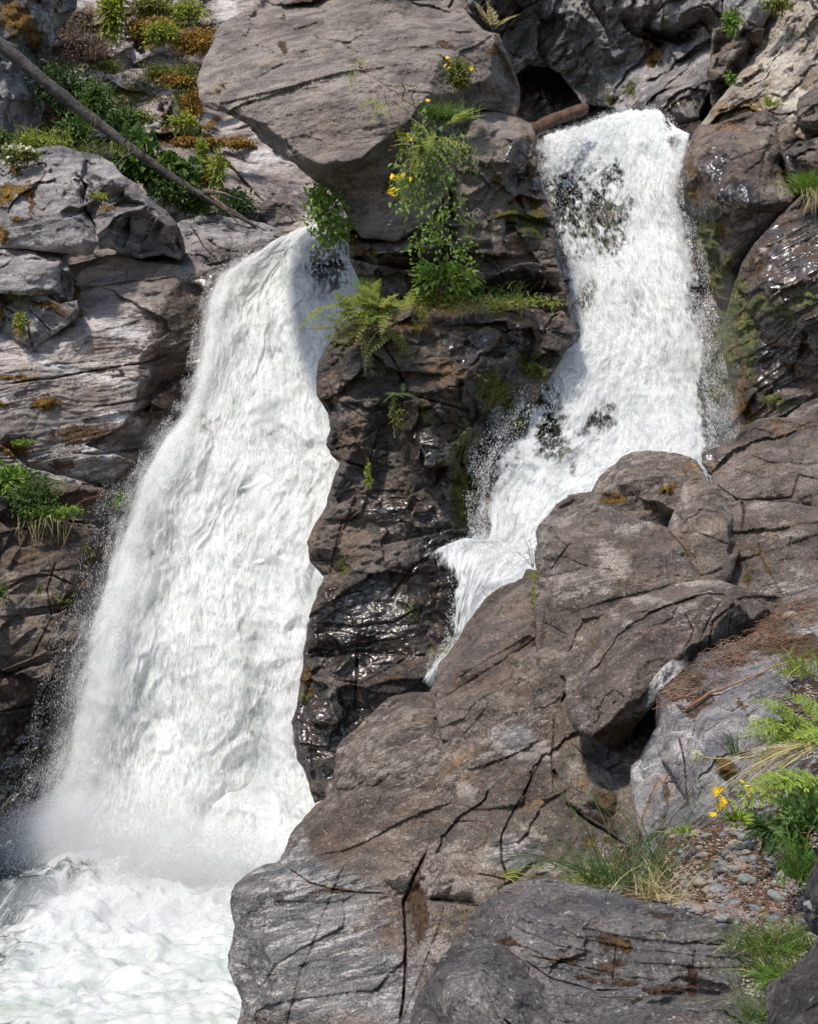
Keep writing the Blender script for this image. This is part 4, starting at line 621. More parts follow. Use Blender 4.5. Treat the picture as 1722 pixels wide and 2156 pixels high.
rock('boulder', 'charcoal rock cut by the right edge above the corner rock', 'boulder',
     [(1692,1880),(1700,1850),(1712,1820),(1722,1800),(1820,1780),(1850,1990),(1740,1980),(1710,1960),(1694,1930)],
     [(1700,1880,3.75),(1722,1820,3.8),(1722,1900,3.55),(1710,1950,3.65),(1800,1880,3.4)], 'near', thick=.6, rr=.05, fol=(70, 2), facets=((.25, .04),), rough=(.15, .02), seed=49, step=1.9, edge=.8, fine=.005, patch=[('dark',1740,1880,200,200,0,.7)])
rock('boulder', 'small dark rock tip at the right edge above the gravel', 'boulder',
     [(1705,1770),(1712,1752),(1730,1745),(1800,1740),(1800,1815),(1722,1800),(1708,1785)], [(1712,1765,4.2),(1750,1770,4.0),(1740,1800,4.1)], 'near', thick=.4, rr=.05, fol=(20, 2), facets=((.2, .02),), seed=50, step=1.9, edge=.8, fine=.005, patch=[('dark',1740,1780,200,200,0,.6)])

rock('cliff', None, None, [(-2500,-300),(-1200,200),(-460,820),(-250,980),(-220,1300),(-220,1800),(-230,2700),(-3500,3600)],
     [(-400,950,14.8),(-230,1200,14.4),(-220,1700,13.9),(-230,2200,12.6),(-900,1000,12),(-1500,600,10),(-1500,2000,9),(-3000,2500,6.5),(-700,2600,9.5)], 'brown', thick=2.5, rr=.3, fol=(10, 2), facets=((1.0, .3), (.35, .1)), rough=(.6, .15), seed=60, kind='structure', step=9, edge=0)

rock('rock_outcrop', 'black wet rock hidden behind the left waterfall', 'rock outcrop', [(300,620),(560,520),(640,500),(840,520),(900,900),(900,1900),(60,2000),(60,1500)],
     [(560,540,22.8),(700,520,23),(500,700,21.6),(700,700,21),(450,900,20.6),(700,900,20),(400,1100,19.8),(700,1100,19.2),(300,1300,19.4),(600,1300,18.7),(200,1600,19.0),(600,1600,18),(100,1850,19),(500,1900,17.8),(800,1900,17)],
     'dark', thick=1.2, rr=.1, fol=(70, 2), facets=((.7, .2),), seed=61, step=6, edge=0, patch=[('wet',500,1200,600,1000,0,1.2)])
# ------------------------------------------------------------------ white water
def water_mat(name, sx, sy, lo=.40, hi=.60, tint=(.60, .64, .61), seed=0.0, kcov=.62, amax=1.0, fine=.45):
    t = NT(name); F = t.attr('flow').outputs['Vector']; cov = t.attr('cov').outputs['Fac']; gl = t.attr('gloom').outputs['Fac']
    m = t.n('VectorMath', {0: F, 1: (sx, sy, 1)}, operation='MULTIPLY').outputs[0]
    m = t.n('VectorMath', {0: m, 1: (seed, seed * 1.7, seed)}, operation='ADD').outputs[0]
    n1 = t.noise(m, 1.0, 5, .60, .25)
    m2 = t.n('VectorMath', {0: m, 1: (3.1, 2.0, 1)}, operation='MULTIPLY').outputs[0]
    n2 = t.noise(m2, 1.0, 4, .65, .2)
    n = t.math('ADD', t.math('MULTIPLY', n1, 1 - fine), t.math('MULTIPLY', n2, fine))
    a = t.math('MULTIPLY', t.ramp(t.math('ADD', n, t.math('MULTIPLY', t.math('SUBTRACT', cov, .5), kcov)), lo, hi), amax)
    big = t.noise(m, .25, 5, .6)
    st = t.n('VectorMath', {0: F, 1: (34, 4, 1)}, operation='MULTIPLY').outputs[0]; ns = t.noise(st, 1.0, 4, .65)
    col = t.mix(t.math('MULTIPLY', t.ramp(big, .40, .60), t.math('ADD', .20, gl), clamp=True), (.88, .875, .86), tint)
    col = t.mix(t.ramp(ns, .40, .58), t.mix(1.0, col, (.94, .945, .95), 'MULTIPLY'), col)
    bp = t.n('Bump', {'Height': t.math('ADD', n1, t.math('MULTIPLY', ns, .4)), 'Distance': .012, 'Strength': .3})
    d = t.n('BsdfDiffuse', {'Color': col, 'Normal': bp.outputs[0]}); tr = t.n('BsdfTranslucent', {'Color': col})
    s = t.n('MixShader', {0: .42, 1: d.outputs[0], 2: tr.outputs[0]})
    tp = t.n('BsdfTransparent'); s = t.n('MixShader', {0: a, 1: tp.outputs[0], 2: s.outputs[0]})
    return t.out(s.outputs[0])
def drop_mat():
    t = NT('spray_water'); d = t.n('BsdfDiffuse', {'Color': (.86, .86, .85, 1)}); tr = t.n('BsdfTranslucent', {'Color': (.86, .86, .85, 1)})
    return t.out(t.n('MixShader', {0: .45, 1: d.outputs[0], 2: tr.outputs[0]}).outputs[0])
WM = [water_mat('white_water_body', 8, 2.6, lo=.20, hi=.66, seed=1.3, kcov=.75, fine=.25), water_mat('white_water_veil', 16, 4.2, lo=.38, hi=.70, seed=5.1, fine=.5), water_mat('white_water_clots', 26, 8, lo=.45, hi=.68, seed=9.7, fine=.5),
      water_mat('broken_white_water', 13, 5.5, lo=.34, hi=.66, seed=3.3, kcov=.70, fine=.45), water_mat('thin_spray_veil', 42, 12, lo=.40, hi=.75, seed=7.7, fine=.6, amax=.8), water_mat('spray_haze', 11, 3.5, lo=.25, hi=.95, seed=2.2, fine=.35, amax=.55)]
DROP = drop_mat()
def interp_knots(knots, s, t):
    """knots: rows of (s, x, y, D); t in row units"""
    rows = []
    for k in knots:
        a = np.array(k, float); rows.append(np.stack([np.interp(s, a[:, 0], a[:, i]) for i in (1, 2, 3)], -1))
    rows = np.array(rows)                                     # R x ns x 3
    i = np.clip(np.floor(t).astype(int), 0, len(knots) - 2); f = (t - i)[:, None, None]
    p0 = rows[np.maximum(i - 1, 0)]; p1 = rows[i]; p2 = rows[i + 1]; p3 = rows[np.minimum(i + 2, len(knots) - 1)]
    return .5 * ((2 * p1) + (-p0 + p2) * f + (2 * p0 - 5 * p1 + 4 * p2 - p3) * f ** 2 + (-p0 + 3 * p1 - 3 * p2 + p3) * f ** 3)
def flow_coords(G):
    P = ray(G[..., 0], G[..., 1]) * G[..., 2:3]
    al = np.r_[0, np.cumsum(np.linalg.norm(np.diff(P.mean(1), axis=0), axis=1))]
    wid = np.linalg.norm(P[:, -1] - P[:, 0], axis=1).mean()
    return P, al, wid
def sheet(parent, name, knots, ns, nt, holes, soft, off, covk, mat, seed, amp=1.0, topsoft=.0, botsoft=.0, gloom=(), basecov=1.12):
    s = np.linspace(0, 1, ns); t = np.linspace(0, len(knots) - 1, nt)
    G = interp_knots(knots, s, t); P, al, wid = flow_coords(G)
    S, T = np.meshgrid(s, t); A = (S - .5) * wid; L = np.repeat(al[:, None], ns, 1)
    f = np.c_[A.ravel(), L.ravel(), np.full(A.size, seed * 1.0)].astype(np.float32)
    wp = np.stack([fbm(f * [1.2, .8, 1] + 5, 3, seed + 8), fbm(f * [1.2, .8, 1] + 15, 3, seed + 9), np.zeros(len(f))], 1) * .5; g = (f + wp).astype(np.float32)
    bil = .5 - np.abs(fbm(g * [2.3, 1.25, 1] + 3, 3, seed + 1, .5)) * 2.2; bil2 = .5 - np.abs(fbm(g * [6.0, 3.2, 1] + 3, 2, seed + 2, .5)) * 2.2
    n = -amp * (-.36 * fbm(g * [1.1, .5, 1], 2, seed, .4) + .13 * bil + .026 * bil2)
    # folds that lean with the fall
    x, y, D = G[..., 0].ravel(), G[..., 1].ravel(), G[..., 2].ravel()
    cov = np.full(len(x), basecov)
    wobl = fbm(f * [2.6, .9, 1] + 9, 5, seed + 5, .65)
    cov = cov + .55 * fbm(g * [1.0, .42, 1] + 71, 4, seed + 30, .6)
    lw, rw = soft
    lwv = np.interp(T.ravel(), np.arange(len(lw)) * (len(knots) - 1) / (len(lw) - 1), lw); rwv = np.interp(T.ravel(), np.arange(len(rw)) * (len(knots) - 1) / (len(rw) - 1), rw)
    el = np.clip(S.ravel() / lwv + wobl * .8, 0, 1.3); er = np.clip((1 - S.ravel()) / rwv + wobl * .8, 0, 1.3)
    cov = np.minimum(cov, np.minimum(-.05 + el * 1.2, -.05 + er * 1.2))
    cov = np.where((S.ravel() < .004) | (S.ravel() > .996), -1, cov)
    if topsoft: cov = np.minimum(cov, -.6 + (T.ravel() / topsoft) * 1.8)
    if botsoft: cov = np.minimum(cov, -.6 + ((T.max() - T.ravel()) / botsoft) * 1.8)
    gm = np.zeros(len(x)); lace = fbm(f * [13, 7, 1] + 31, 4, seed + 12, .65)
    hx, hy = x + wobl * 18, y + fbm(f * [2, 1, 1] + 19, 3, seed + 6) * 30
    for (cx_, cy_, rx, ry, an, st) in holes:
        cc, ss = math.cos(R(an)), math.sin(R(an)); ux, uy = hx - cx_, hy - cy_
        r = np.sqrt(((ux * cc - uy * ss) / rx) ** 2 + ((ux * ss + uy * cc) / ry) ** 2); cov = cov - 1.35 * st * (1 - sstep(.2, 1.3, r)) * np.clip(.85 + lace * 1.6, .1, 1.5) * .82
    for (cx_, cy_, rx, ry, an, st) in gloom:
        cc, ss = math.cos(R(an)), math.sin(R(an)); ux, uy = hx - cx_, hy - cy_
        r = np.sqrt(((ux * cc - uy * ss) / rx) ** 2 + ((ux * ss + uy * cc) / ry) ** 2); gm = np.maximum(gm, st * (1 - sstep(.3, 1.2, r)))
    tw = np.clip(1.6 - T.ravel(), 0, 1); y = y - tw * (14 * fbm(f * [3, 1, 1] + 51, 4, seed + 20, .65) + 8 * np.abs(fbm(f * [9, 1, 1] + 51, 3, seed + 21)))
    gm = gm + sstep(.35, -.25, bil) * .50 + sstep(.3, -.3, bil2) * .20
    D = D + n + off
    V = ray(x, y) * D[:, None]; V[:, 2] += H
    idx = np.arange(ns * nt).reshape(nt, ns)
    q = np.stack([idx[:-1, :-1].ravel(), idx[1:, :-1].ravel(), idx[1:, 1:].ravel(), idx[:-1, 1:].ravel()], 1)
    cm = cov * covk[0] + covk[1]
    dead = (cm[q] < -.75).all(1); q = q[~dead]
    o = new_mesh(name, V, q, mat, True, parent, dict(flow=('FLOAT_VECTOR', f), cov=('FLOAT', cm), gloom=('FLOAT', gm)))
    return o
def spray(parent, name, knots, count, seed, srange, trange, size=(.004, .012), spread=.10, push=(-.5, .1), mode='left', bias=2.0, stretch=(1.5, 4.5)):
    rg = np.random.default_rng(seed)
    u = rg.random(count) ** bias; t = trange[0] + rg.random(count) * (trange[1] - trange[0])
    s = srange[0] + u * (srange[1] - srange[0])
    # gather drops in clots along the stream
    cl = fbm(np.c_[s * 14, t * 2.6, np.full(count, seed)].astype(np.float32), 3, seed); kp = cl > rg.random(count) * .5 - .28
    s, t = s[kp], t[kp]; count = len(s)
    ss = np.linspace(-.25, 1.25, 61); rows = []
    for k in knots:
        a = np.array(k, float); e = []
        for i in (1, 2, 3):
            v = np.interp(np.clip(ss, 0, 1), a[:, 0], a[:, i])
            d0 = (a[-1, i] - a[0, i]); v = v + np.where(ss < 0, ss * d0, 0) + np.where(ss > 1, (ss - 1) * d0, 0); e.append(v)
        rows.append(np.stack(e, -1))
    rows = np.array(rows); i = np.clip(np.floor(t).astype(int), 0, len(knots) - 2); f = (t - i)[:, None]
    j = np.clip((s + .25) / 1.5 * 60, 0, 59.99); j0 = j.astype(int); jf = (j - j0)[:, None]
    def g(ii): return rows[ii, j0] * (1 - jf) + rows[ii, j0 + 1] * jf
    a, b = g(i), g(i + 1); G = a * (1 - f) + b * f; dr = b - a
    D = G[:, 2] + push[0] + rg.random(count) * (push[1] - push[0])
    jit = rg.normal(0, 3.0, (count, 2))
    c = ray(G[:, 0] + jit[:, 0], G[:, 1] + jit[:, 1]) * D[:, None]
    c2 = ray(G[:, 0] + dr[:, 0] * .05, G[:, 1] + dr[:, 1] * .05) * D[:, None]
    ax = c2 - ray(G[:, 0], G[:, 1]) * D[:, None]; ax[:, 2] -= .05; ax += rg.normal(0, .012, ax.shape); ax /= np.linalg.norm(ax, axis=1)[:, None] + 1e-9
    r = size[0] + (size[1] - size[0]) * rg.random(count) ** 2.2; ln = r * (stretch[0] + rg.random(count) * (stretch[1] - stretch[0]))
    up = np.cross(ax, rg.normal(0, 1, ax.shape)); up /= np.linalg.norm(up, axis=1)[:, None] + 1e-9; sd = np.cross(ax, up)
    V = np.zeros((count, 5, 3)); V[:, 0] = c - ax * ln[:, None]; V[:, 4] = c + ax * ln[:, None]
    for k in range(3):
        an = k * 2.094; V[:, 1 + k] = c + (up * math.cos(an) + sd * math.sin(an)) * r[:, None] + ax * (ln * .2)[:, None]
    V = V.reshape(-1, 3); V[:, 2] += H
    fc = np.array([[0, 2, 1], [0, 3, 2], [0, 1, 3], [4, 1, 2], [4, 2, 3], [4, 3, 1]])
    F = (fc[None] + (np.arange(count) * 5)[:, None, None]).reshape(-1, 3)
    return tag(new_mesh(name, V, F, DROP, True, parent), kind='stuff')
def K(*pts):
    n = len(pts)
    return [((p[3] if len(p) > 3 else i / (n - 1)), p[0], p[1], p[2]) for i, p in enumerate(pts)]
def empty(name, loc, label, cat, group=None, kind=None, rz=0):
    o = bpy.data.objects.new(name, None); COL.objects.link(o); o.location = loc; o.rotation_euler.z = rz; o.empty_display_size = .1
    return tag(o, label, cat, group, kind)

LK = [K((600,503,23.4),(650,478,23.6),(770,500,22.8)), K((572,510,22.2),(645,482,22.4),(775,515,21.9)), K((520,545,21.5),(620,530,21.7),(790,560,21.2)), K((466,585,21.0),(600,600,21.0),(800,625,20.5)),
      K((438,665,20.6),(570,690,20.3),(790,700,19.8)), K((420,780,20.2),(550,800,19.8),(770,790,19.3)), K((392,870,19.8),(530,900,19.3),(780,900,18.9)), K((342,938,19.3),(520,980,18.9),(790,985,18.5)),
      K((302,1022,19.0),(490,1080,18.6),(770,1080,18.1)), K((272,1112,18.8),(460,1180,18.3),(740,1180,17.8)), K((244,1230,18.3),(430,1300,18.0),(750,1280,17.5)), K((206,1340,18.0),(410,1420,17.7),(730,1400,17.2)),
      K((180,1460,17.9),(390,1540,17.5),(710,1520,17.0)), K((150,1600,17.8),(370,1660,17.3),(710,1640,16.8)), K((120,1700,17.7),(350,1780,17.0),(720,1740,16.5)), K((80,1800,17.3),(320,1890,16.2),(670,1840,15.9)), K((20,1880,17.2),(300,2000,15.1),(640,1960,14.6))]
RKn = [[(0,1138,284,20.6),(.24,1215,262,20.9),(.47,1290,229,21.3),(.66,1350,222,21.4),(.78,1384,218,21.3),(.85,1404,236,20.9),(.91,1426,266,20.4),(1,1456,284,20.0)],
      [(0,1130,320,20.0),(.47,1290,300,20.2),(.82,1390,300,20.1),(1,1456,310,19.6)],
      [(0,1124,392,19.6),(.47,1280,380,19.7),(1,1436,388,19.2)],
      [(0,1146,455,19.3),(.5,1290,460,19.3),(1,1446,450,18.9)], [(0,1158,565,18.9),(.5,1310,570,18.7),(1,1474,560,18.5)],
      [(0,1186,655,18.5),(.5,1330,670,18.3),(1,1492,660,18.2)], [(0,1192,705,18.1),(.5,1330,745,17.9),(1,1512,760,17.9)], [(0,1108,772,17.4),(.5,1300,830,17.5),(1,1535,860,17.5)],
      [(0,1062,860,17.0),(.5,1270,930,17.0),(1,1550,950,17.2)], [(0,1012,945,16.6),(.5,1220,1010,16.5),(1,1510,1030,16.7)], [(0,1000,1045,16.3),(.5,1150,1090,16.1),(1,1440,1110,16.2)],
      [(0,1008,1128,15.9),(.5,1110,1140,15.8),(1,1390,1170,15.8)], [(0,902,1166,15.4),(.12,960,1142,15.6),(.5,1060,1190,15.4),(1,1320,1240,15.4)],
      [(0,924,1250,15.2),(.5,1010,1270,15.1),(1,1230,1320,15.2)], [(0,930,1335,15.1),(.5,975,1350,15.0),(1,1130,1400,15.0)], [(0,892,1405,15.0),(.5,915,1420,14.95),(1,1020,1460,15.0)], [(0,878,1450,14.95),(.5,895,1470,14.95),(1,990,1500,15.0)]]
wf = empty('waterfall', at(330, 1880, 16.2), 'tall white waterfall pouring down the left gorge into the pool', 'waterfall')
wf.location.z = 0
LH = [(690,560,60,80,0,.75),(600,760,14,110,8,.35),(455,640,20,60,15,.4),(330,1100,70,200,12,.2),(432,890,14,30,15,1.3),(520,940,40,30,0,.15),(700,560,60,60,0,.38),(650,540,30,50,0,.2),(575,720,14,70,8,.45),(640,700,20,60,0,.3),(540,1500,45,190,6,.42),(560,1650,30,90,0,.3),(500,1120,50,70,30,.12),(330,1150,60,110,10,.35),(280,1250,40,80,10,.3),(380,1000,50,50,0,.25),(720,1000,30,60,0,.15),(470,640,30,40,0,.3),(260,1560,40,150,5,.25)]
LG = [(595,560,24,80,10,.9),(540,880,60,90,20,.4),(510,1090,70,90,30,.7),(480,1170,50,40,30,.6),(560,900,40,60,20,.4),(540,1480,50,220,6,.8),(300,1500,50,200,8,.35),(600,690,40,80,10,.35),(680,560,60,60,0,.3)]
inv = wf.location
def at_parent(o, p):
    o.parent = p; o.matrix_parent_inverse = __import__('mathutils').Matrix.Translation(-p.location)
lsoft = ([.06,.06,.07,.09,.10,.11,.12,.12,.13,.13,.13,.14,.14,.14,.14,.14,.14], [.02]*3 + [.05]*14)
def left_sheet(name, ns, nt, off, covk, mat, seed, amp=1.0):
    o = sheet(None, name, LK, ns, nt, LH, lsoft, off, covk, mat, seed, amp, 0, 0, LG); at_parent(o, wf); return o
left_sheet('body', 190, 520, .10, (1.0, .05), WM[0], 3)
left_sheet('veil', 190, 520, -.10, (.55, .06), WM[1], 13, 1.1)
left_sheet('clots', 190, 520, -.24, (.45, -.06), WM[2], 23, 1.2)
# thin veil reaching out over the rock wall on the left
LO = []
for i, k in enumerate(LK):
    a0, a1 = np.array(k[0][1:]), np.array(k[1][1:]); wd = np.interp(i, [0, 3, 7, 10, 14, 16], [0, 10, 22, 34, 44, 40]); q = a0 + (a1 - a0) * .35
    LO.append([(0, a0[0] - wd, a0[1] + 4, a0[2] - .12), (.5, a0[0] + 8, a0[1], a0[2] - .2), (1, q[0], q[1], q[2] - .3)])
o = sheet(None, 'veil', LO, 70, 520, [], ([.6] * 3, [.5] * 3), -.05, (.95, .06), WM[4], 73, .5, .5); at_parent(o, wf)
for o in (spray(None, 'spray', LK, 95000, 5, (.10, -.08), (2, 14.8), (.0010, .0036), bias=1.5, stretch=(2, 6)), spray(None, 'spray', LK, 40000, 6, (0.05, -.18), (8, 14.9), (.0009, .0030), bias=1.6, stretch=(2, 7)),
          spray(None, 'spray', LK, 22000, 7, (.05, .85), (.4, 14.5), (.001, .004), bias=1.0, push=(-.45, -.12), stretch=(2, 6)), spray(None, 'spray', LK, 9000, 8, (.8, 1.0), (.3, 5), (.002, .005), bias=1.0, push=(-.35, -.05))): at_parent(o, wf)
def edge_knots(kn, side, w0, w1, off):
    out = []
    for i, k in enumerate(kn):
        a0, a1 = (np.array(k[0][1:]), np.array(k[-1][1:])) if side < 0 else (np.array(k[-1][1:]), np.array(k[0][1:])); q = a0 + (a1 - a0) * .22; wd = w0 + (w1 - w0) * i / (len(kn) - 1)
        e_ = a0 + [side * wd, 3, -off]; m_ = a0 + [0, 0, -off - .05]; q = q - [0, 0, off + .1]; rr_ = [e_, m_, q] if side < 0 else [q, m_, e_]
        out.append([(j / 2, *v) for j, v in enumerate(rr_)])
    return out
for off_, w1, sd in ((.18, 66, 83), (.35, 46, 84)):
    o = sheet(None, 'haze', edge_knots(LK[1:], -1, 12, w1, off_), 60, 420, [], ([.8] * 3, [.6] * 3), 0, (.9, .02), WM[5], sd, .5, 1.0, .6); at_parent(o, wf)
def mist(blobs, count, seed, r=(.0015, .0045)):
    """a cloud of fine droplets thrown up where the fall lands"""
    rg = np.random.default_rng(seed); Vs = []
    for (x, y, z, sx, sy, sz, wgt) in blobs:
        n = int(count * wgt); p = rg.normal(0, 1, (n, 3)) * [sx, sy, sz] + [x, y, z]
        k = (fbm((p * 2.2).astype(np.float32), 3, seed) > rg.random(n) * .5 - .32) & (p[:, 2] > .02); Vs.append(p[k])
    c = np.vstack(Vs); n = len(c); rr = r[0] + (r[1] - r[0]) * rg.random(n) ** 2; ax = unit_(rg.normal(0, .35, (n, 3)) + [0, 0, 1]); u = unit_(np.cross(ax, rg.normal(0, 1, (n, 3)))); v = np.cross(u, ax)
    V = np.zeros((n, 4, 3)); L = rr * (1 + 3 * rg.random(n)); V[:, 0] = c + ax * L[:, None]
    for k in range(3): V[:, 1 + k] = c + (u * math.cos(k * 2.094) + v * math.sin(k * 2.094)) * rr[:, None] - ax * (L * .4)[:, None]
    fc = np.array([[0, 1, 2], [0, 2, 3], [0, 3, 1], [1, 3, 2]]); return tag(new_mesh('mist', V.reshape(-1, 3), (fc[None] + (np.arange(n) * 4)[:, None, None]).reshape(-1, 3), DROP, True), kind='stuff')
def air(name, d):
    h_ = NT(name); pv = h_.n('VolumePrincipled', {'Color': (1, 1, 1, 1), 'Density': d, 'Anisotropy': .0}); h_.t.links.new(pv.outputs[0], h_.n('OutputMaterial').inputs['Volume']); return h_.m
AIR = [air('mist_air', .34), air('thin_mist_air', .16)]
def mist_ball(x, y, z, rx, ry, rz, seed, dens):
    import bmesh
    bm = bmesh.new(); bmesh.ops.create_icosphere(bm, subdivisions=3, radius=1.0); P = np.array([v.co[:] for v in bm.verts], np.float32); k = 1 + .35 * fbm(P * 1.3 + seed * 5, 3, seed)
    for v, s_ in zip(bm.verts, k): v.co = v.co * float(s_)
    me = bpy.data.meshes.new('mist'); bm.to_mesh(me); bm.free(); me.materials.append(AIR[dens]); o = bpy.data.objects.new('mist', me); COL.objects.link(o); o.scale = (rx, ry, rz); o.location = (x, y, z); tag(o, kind='stuff')
    par = wf if x < 0 else wr; o.parent = par; o.matrix_parent_inverse = __import__('mathutils').Matrix.Translation(-par.location)
_rg = np.random.default_rng(12)
for i_ in range(18):
    u_ = _rg.random(); mist_ball(-4.15 + 2.4 * u_ + _rg.normal(0, .1), 16.5 - 1.3 * u_ + _rg.normal(0, .3), .15 + .75 * _rg.random() ** 1.5, .35 + .55 * _rg.random(), .35, .28 + .40 * _rg.random(), i_ + 1, 0)
for i_ in range(6):
    u_ = _rg.random(); mist_ball(-4.1 + 2.2 * u_, 15.9 - 1.2 * u_ + _rg.normal(0, .3), .05, .7, .6, .35, i_ + 31, 0)
for i_ in range(7):
    u_ = _rg.random(); mist_ball(-4.0 + 2.0 * u_, 15.1 - 1.0 * u_ + _rg.normal(0, .3), .15, .7, .6, .30 + .2 * _rg.random(), i_ + 91, 1)
for i_ in range(9): # thin haze rising along the left edge of the fall
    c_ = at(*[np.interp(i_ / 8, [0, .35, .7, 1], v) for v in ((330, 268, 205, 150), (985, 1200, 1460, 1680), (18.7, 18.1, 17.6, 17.3))]); mist_ball(c_.x + _rg.normal(0, .06), c_.y, c_.z, .28 + .03 * i_, .25, .62, 50 + i_, 1)
def unit_(v): return v / (np.linalg.norm(v, axis=-1, keepdims=True) + 1e-9)
o = mist([(-4.2, 16.7, .30, .45, .4, .42, .18), (-3.5, 16.1, .40, .55, .4, .45, .27), (-2.8, 15.6, .40, .5, .4, .46, .26), (-2.0, 15.2, .30, .45, .4, .38, .16), (-3.0, 15.0, .12, 1.1, .8, .14, .14)], 280000, 3); at_parent(o, wf)
wr = empty('waterfall', at(1300, 950, 17), 'wide white waterfall on the right dropping behind the brown slabs', 'waterfall')
RH = [(1230,420,160,180,0,.38),(1110,880,80,170,20,.30),(1300,700,120,200,0,.14),(1240,380,110,80,0,.10),(1290,370,34,30,0,.25),(1300,345,20,20,0,.2),(1225,470,60,80,10,.15),(1290,500,40,60,0,.25),(1260,440,30,30,0,.3),(1180,420,40,70,0,.25),(1160,840,36,90,18,.35),(1160,930,40,50,0,.6),(1240,920,50,60,-30,.35),(1200,980,30,50,0,.4),(1060,1000,50,90,15,.38),(1270,880,30,40,-30,.45),
      (1500,850,50,120,0,.35),(1400,760,80,120,0,.15),(1440,620,30,100,0,.25),(1405,255,14,50,0,.5),(1420,300,14,14,0,.9),(985,1230,50,60,0,.35),(935,1250,30,60,0,.65),(930,1345,34,50,0,.4),(960,1320,50,60,0,.4),(905,1400,40,40,0,.45),(1330,640,30,50,0,.25),(1180,600,40,80,0,.3)]
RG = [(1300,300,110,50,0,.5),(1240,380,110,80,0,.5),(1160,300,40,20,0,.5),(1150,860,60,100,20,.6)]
rsoft = ([.03,.08,.12,.14,.14,.12,.12,.12,.12,.14,.16,.14,.16,.25,.3,.35,.35], [.02,.05,.06,.10,.12,.14,.16,.18,.16,.12,.05,.05,.05,.05,.05,.05,.05])
def right_sheet(name, ns, nt, off, covk, mat, seed, amp=.8):
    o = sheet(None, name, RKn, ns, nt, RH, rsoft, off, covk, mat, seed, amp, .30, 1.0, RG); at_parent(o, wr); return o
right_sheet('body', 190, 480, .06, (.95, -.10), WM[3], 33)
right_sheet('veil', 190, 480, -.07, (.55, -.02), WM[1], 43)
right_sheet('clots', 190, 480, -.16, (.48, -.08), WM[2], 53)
for o in (spray(None, 'spray', RKn, 30000, 15, (.07, -.05), (.4, 11.5), (.001, .004), bias=1.5, push=(-.35, 0), stretch=(2, 6)), spray(None, 'spray', RKn, 36000, 16, (.90, 1.05), (.5, 9.5), (.001, .004), bias=1.4, push=(-.35, 0), stretch=(2, 6)),
          spray(None, 'spray', RKn, 40000, 17, (.03, .97), (-.0, 12), (.0012, .005), bias=1.0, push=(-.4, -.1), stretch=(2, 6)), spray(None, 'spray', RKn, 5000, 18, (.1, .7), (11.5, 15), (.0015, .0045), bias=1.0, push=(-.25, -.02)),
          spray(None, 'spray', RKn, 5000, 19, (.1, .9), (-.0, .25), (.002, .006), bias=1.0, push=(-.2, .3), stretch=(1, 2))): at_parent(o, wr)
for i_ in range(5): mist_ball(*at(1180 + 75 * i_, 985 - 22 * i_, 16.6), .5, .3, .4, 70 + i_, 1)
for i_ in range(4): mist_ball(*at(1530 + 4 * i_, 660 + 80 * i_, 17.2), .18, .2, .5, 80 + i_, 1)
tk = [K((850,1235,15.25),(858,1232,15.25)), K((826,1262,15.1),(840,1262,15.1)), K((812,1290,15.0),(836,1292,15.0)), K((790,1320,15.0),(818,1318,15.0)), K((783,1342,15.0),(793,1346,15.0))]
o = sheet(None, 'trickle', tk, 24, 90, [], ([.9, .9], [.9, .9]), -.05, (.9, -.10), WM[1], 63, .2); tag(o, 'thin white trickle on the wet black rock between the falls', 'trickle')
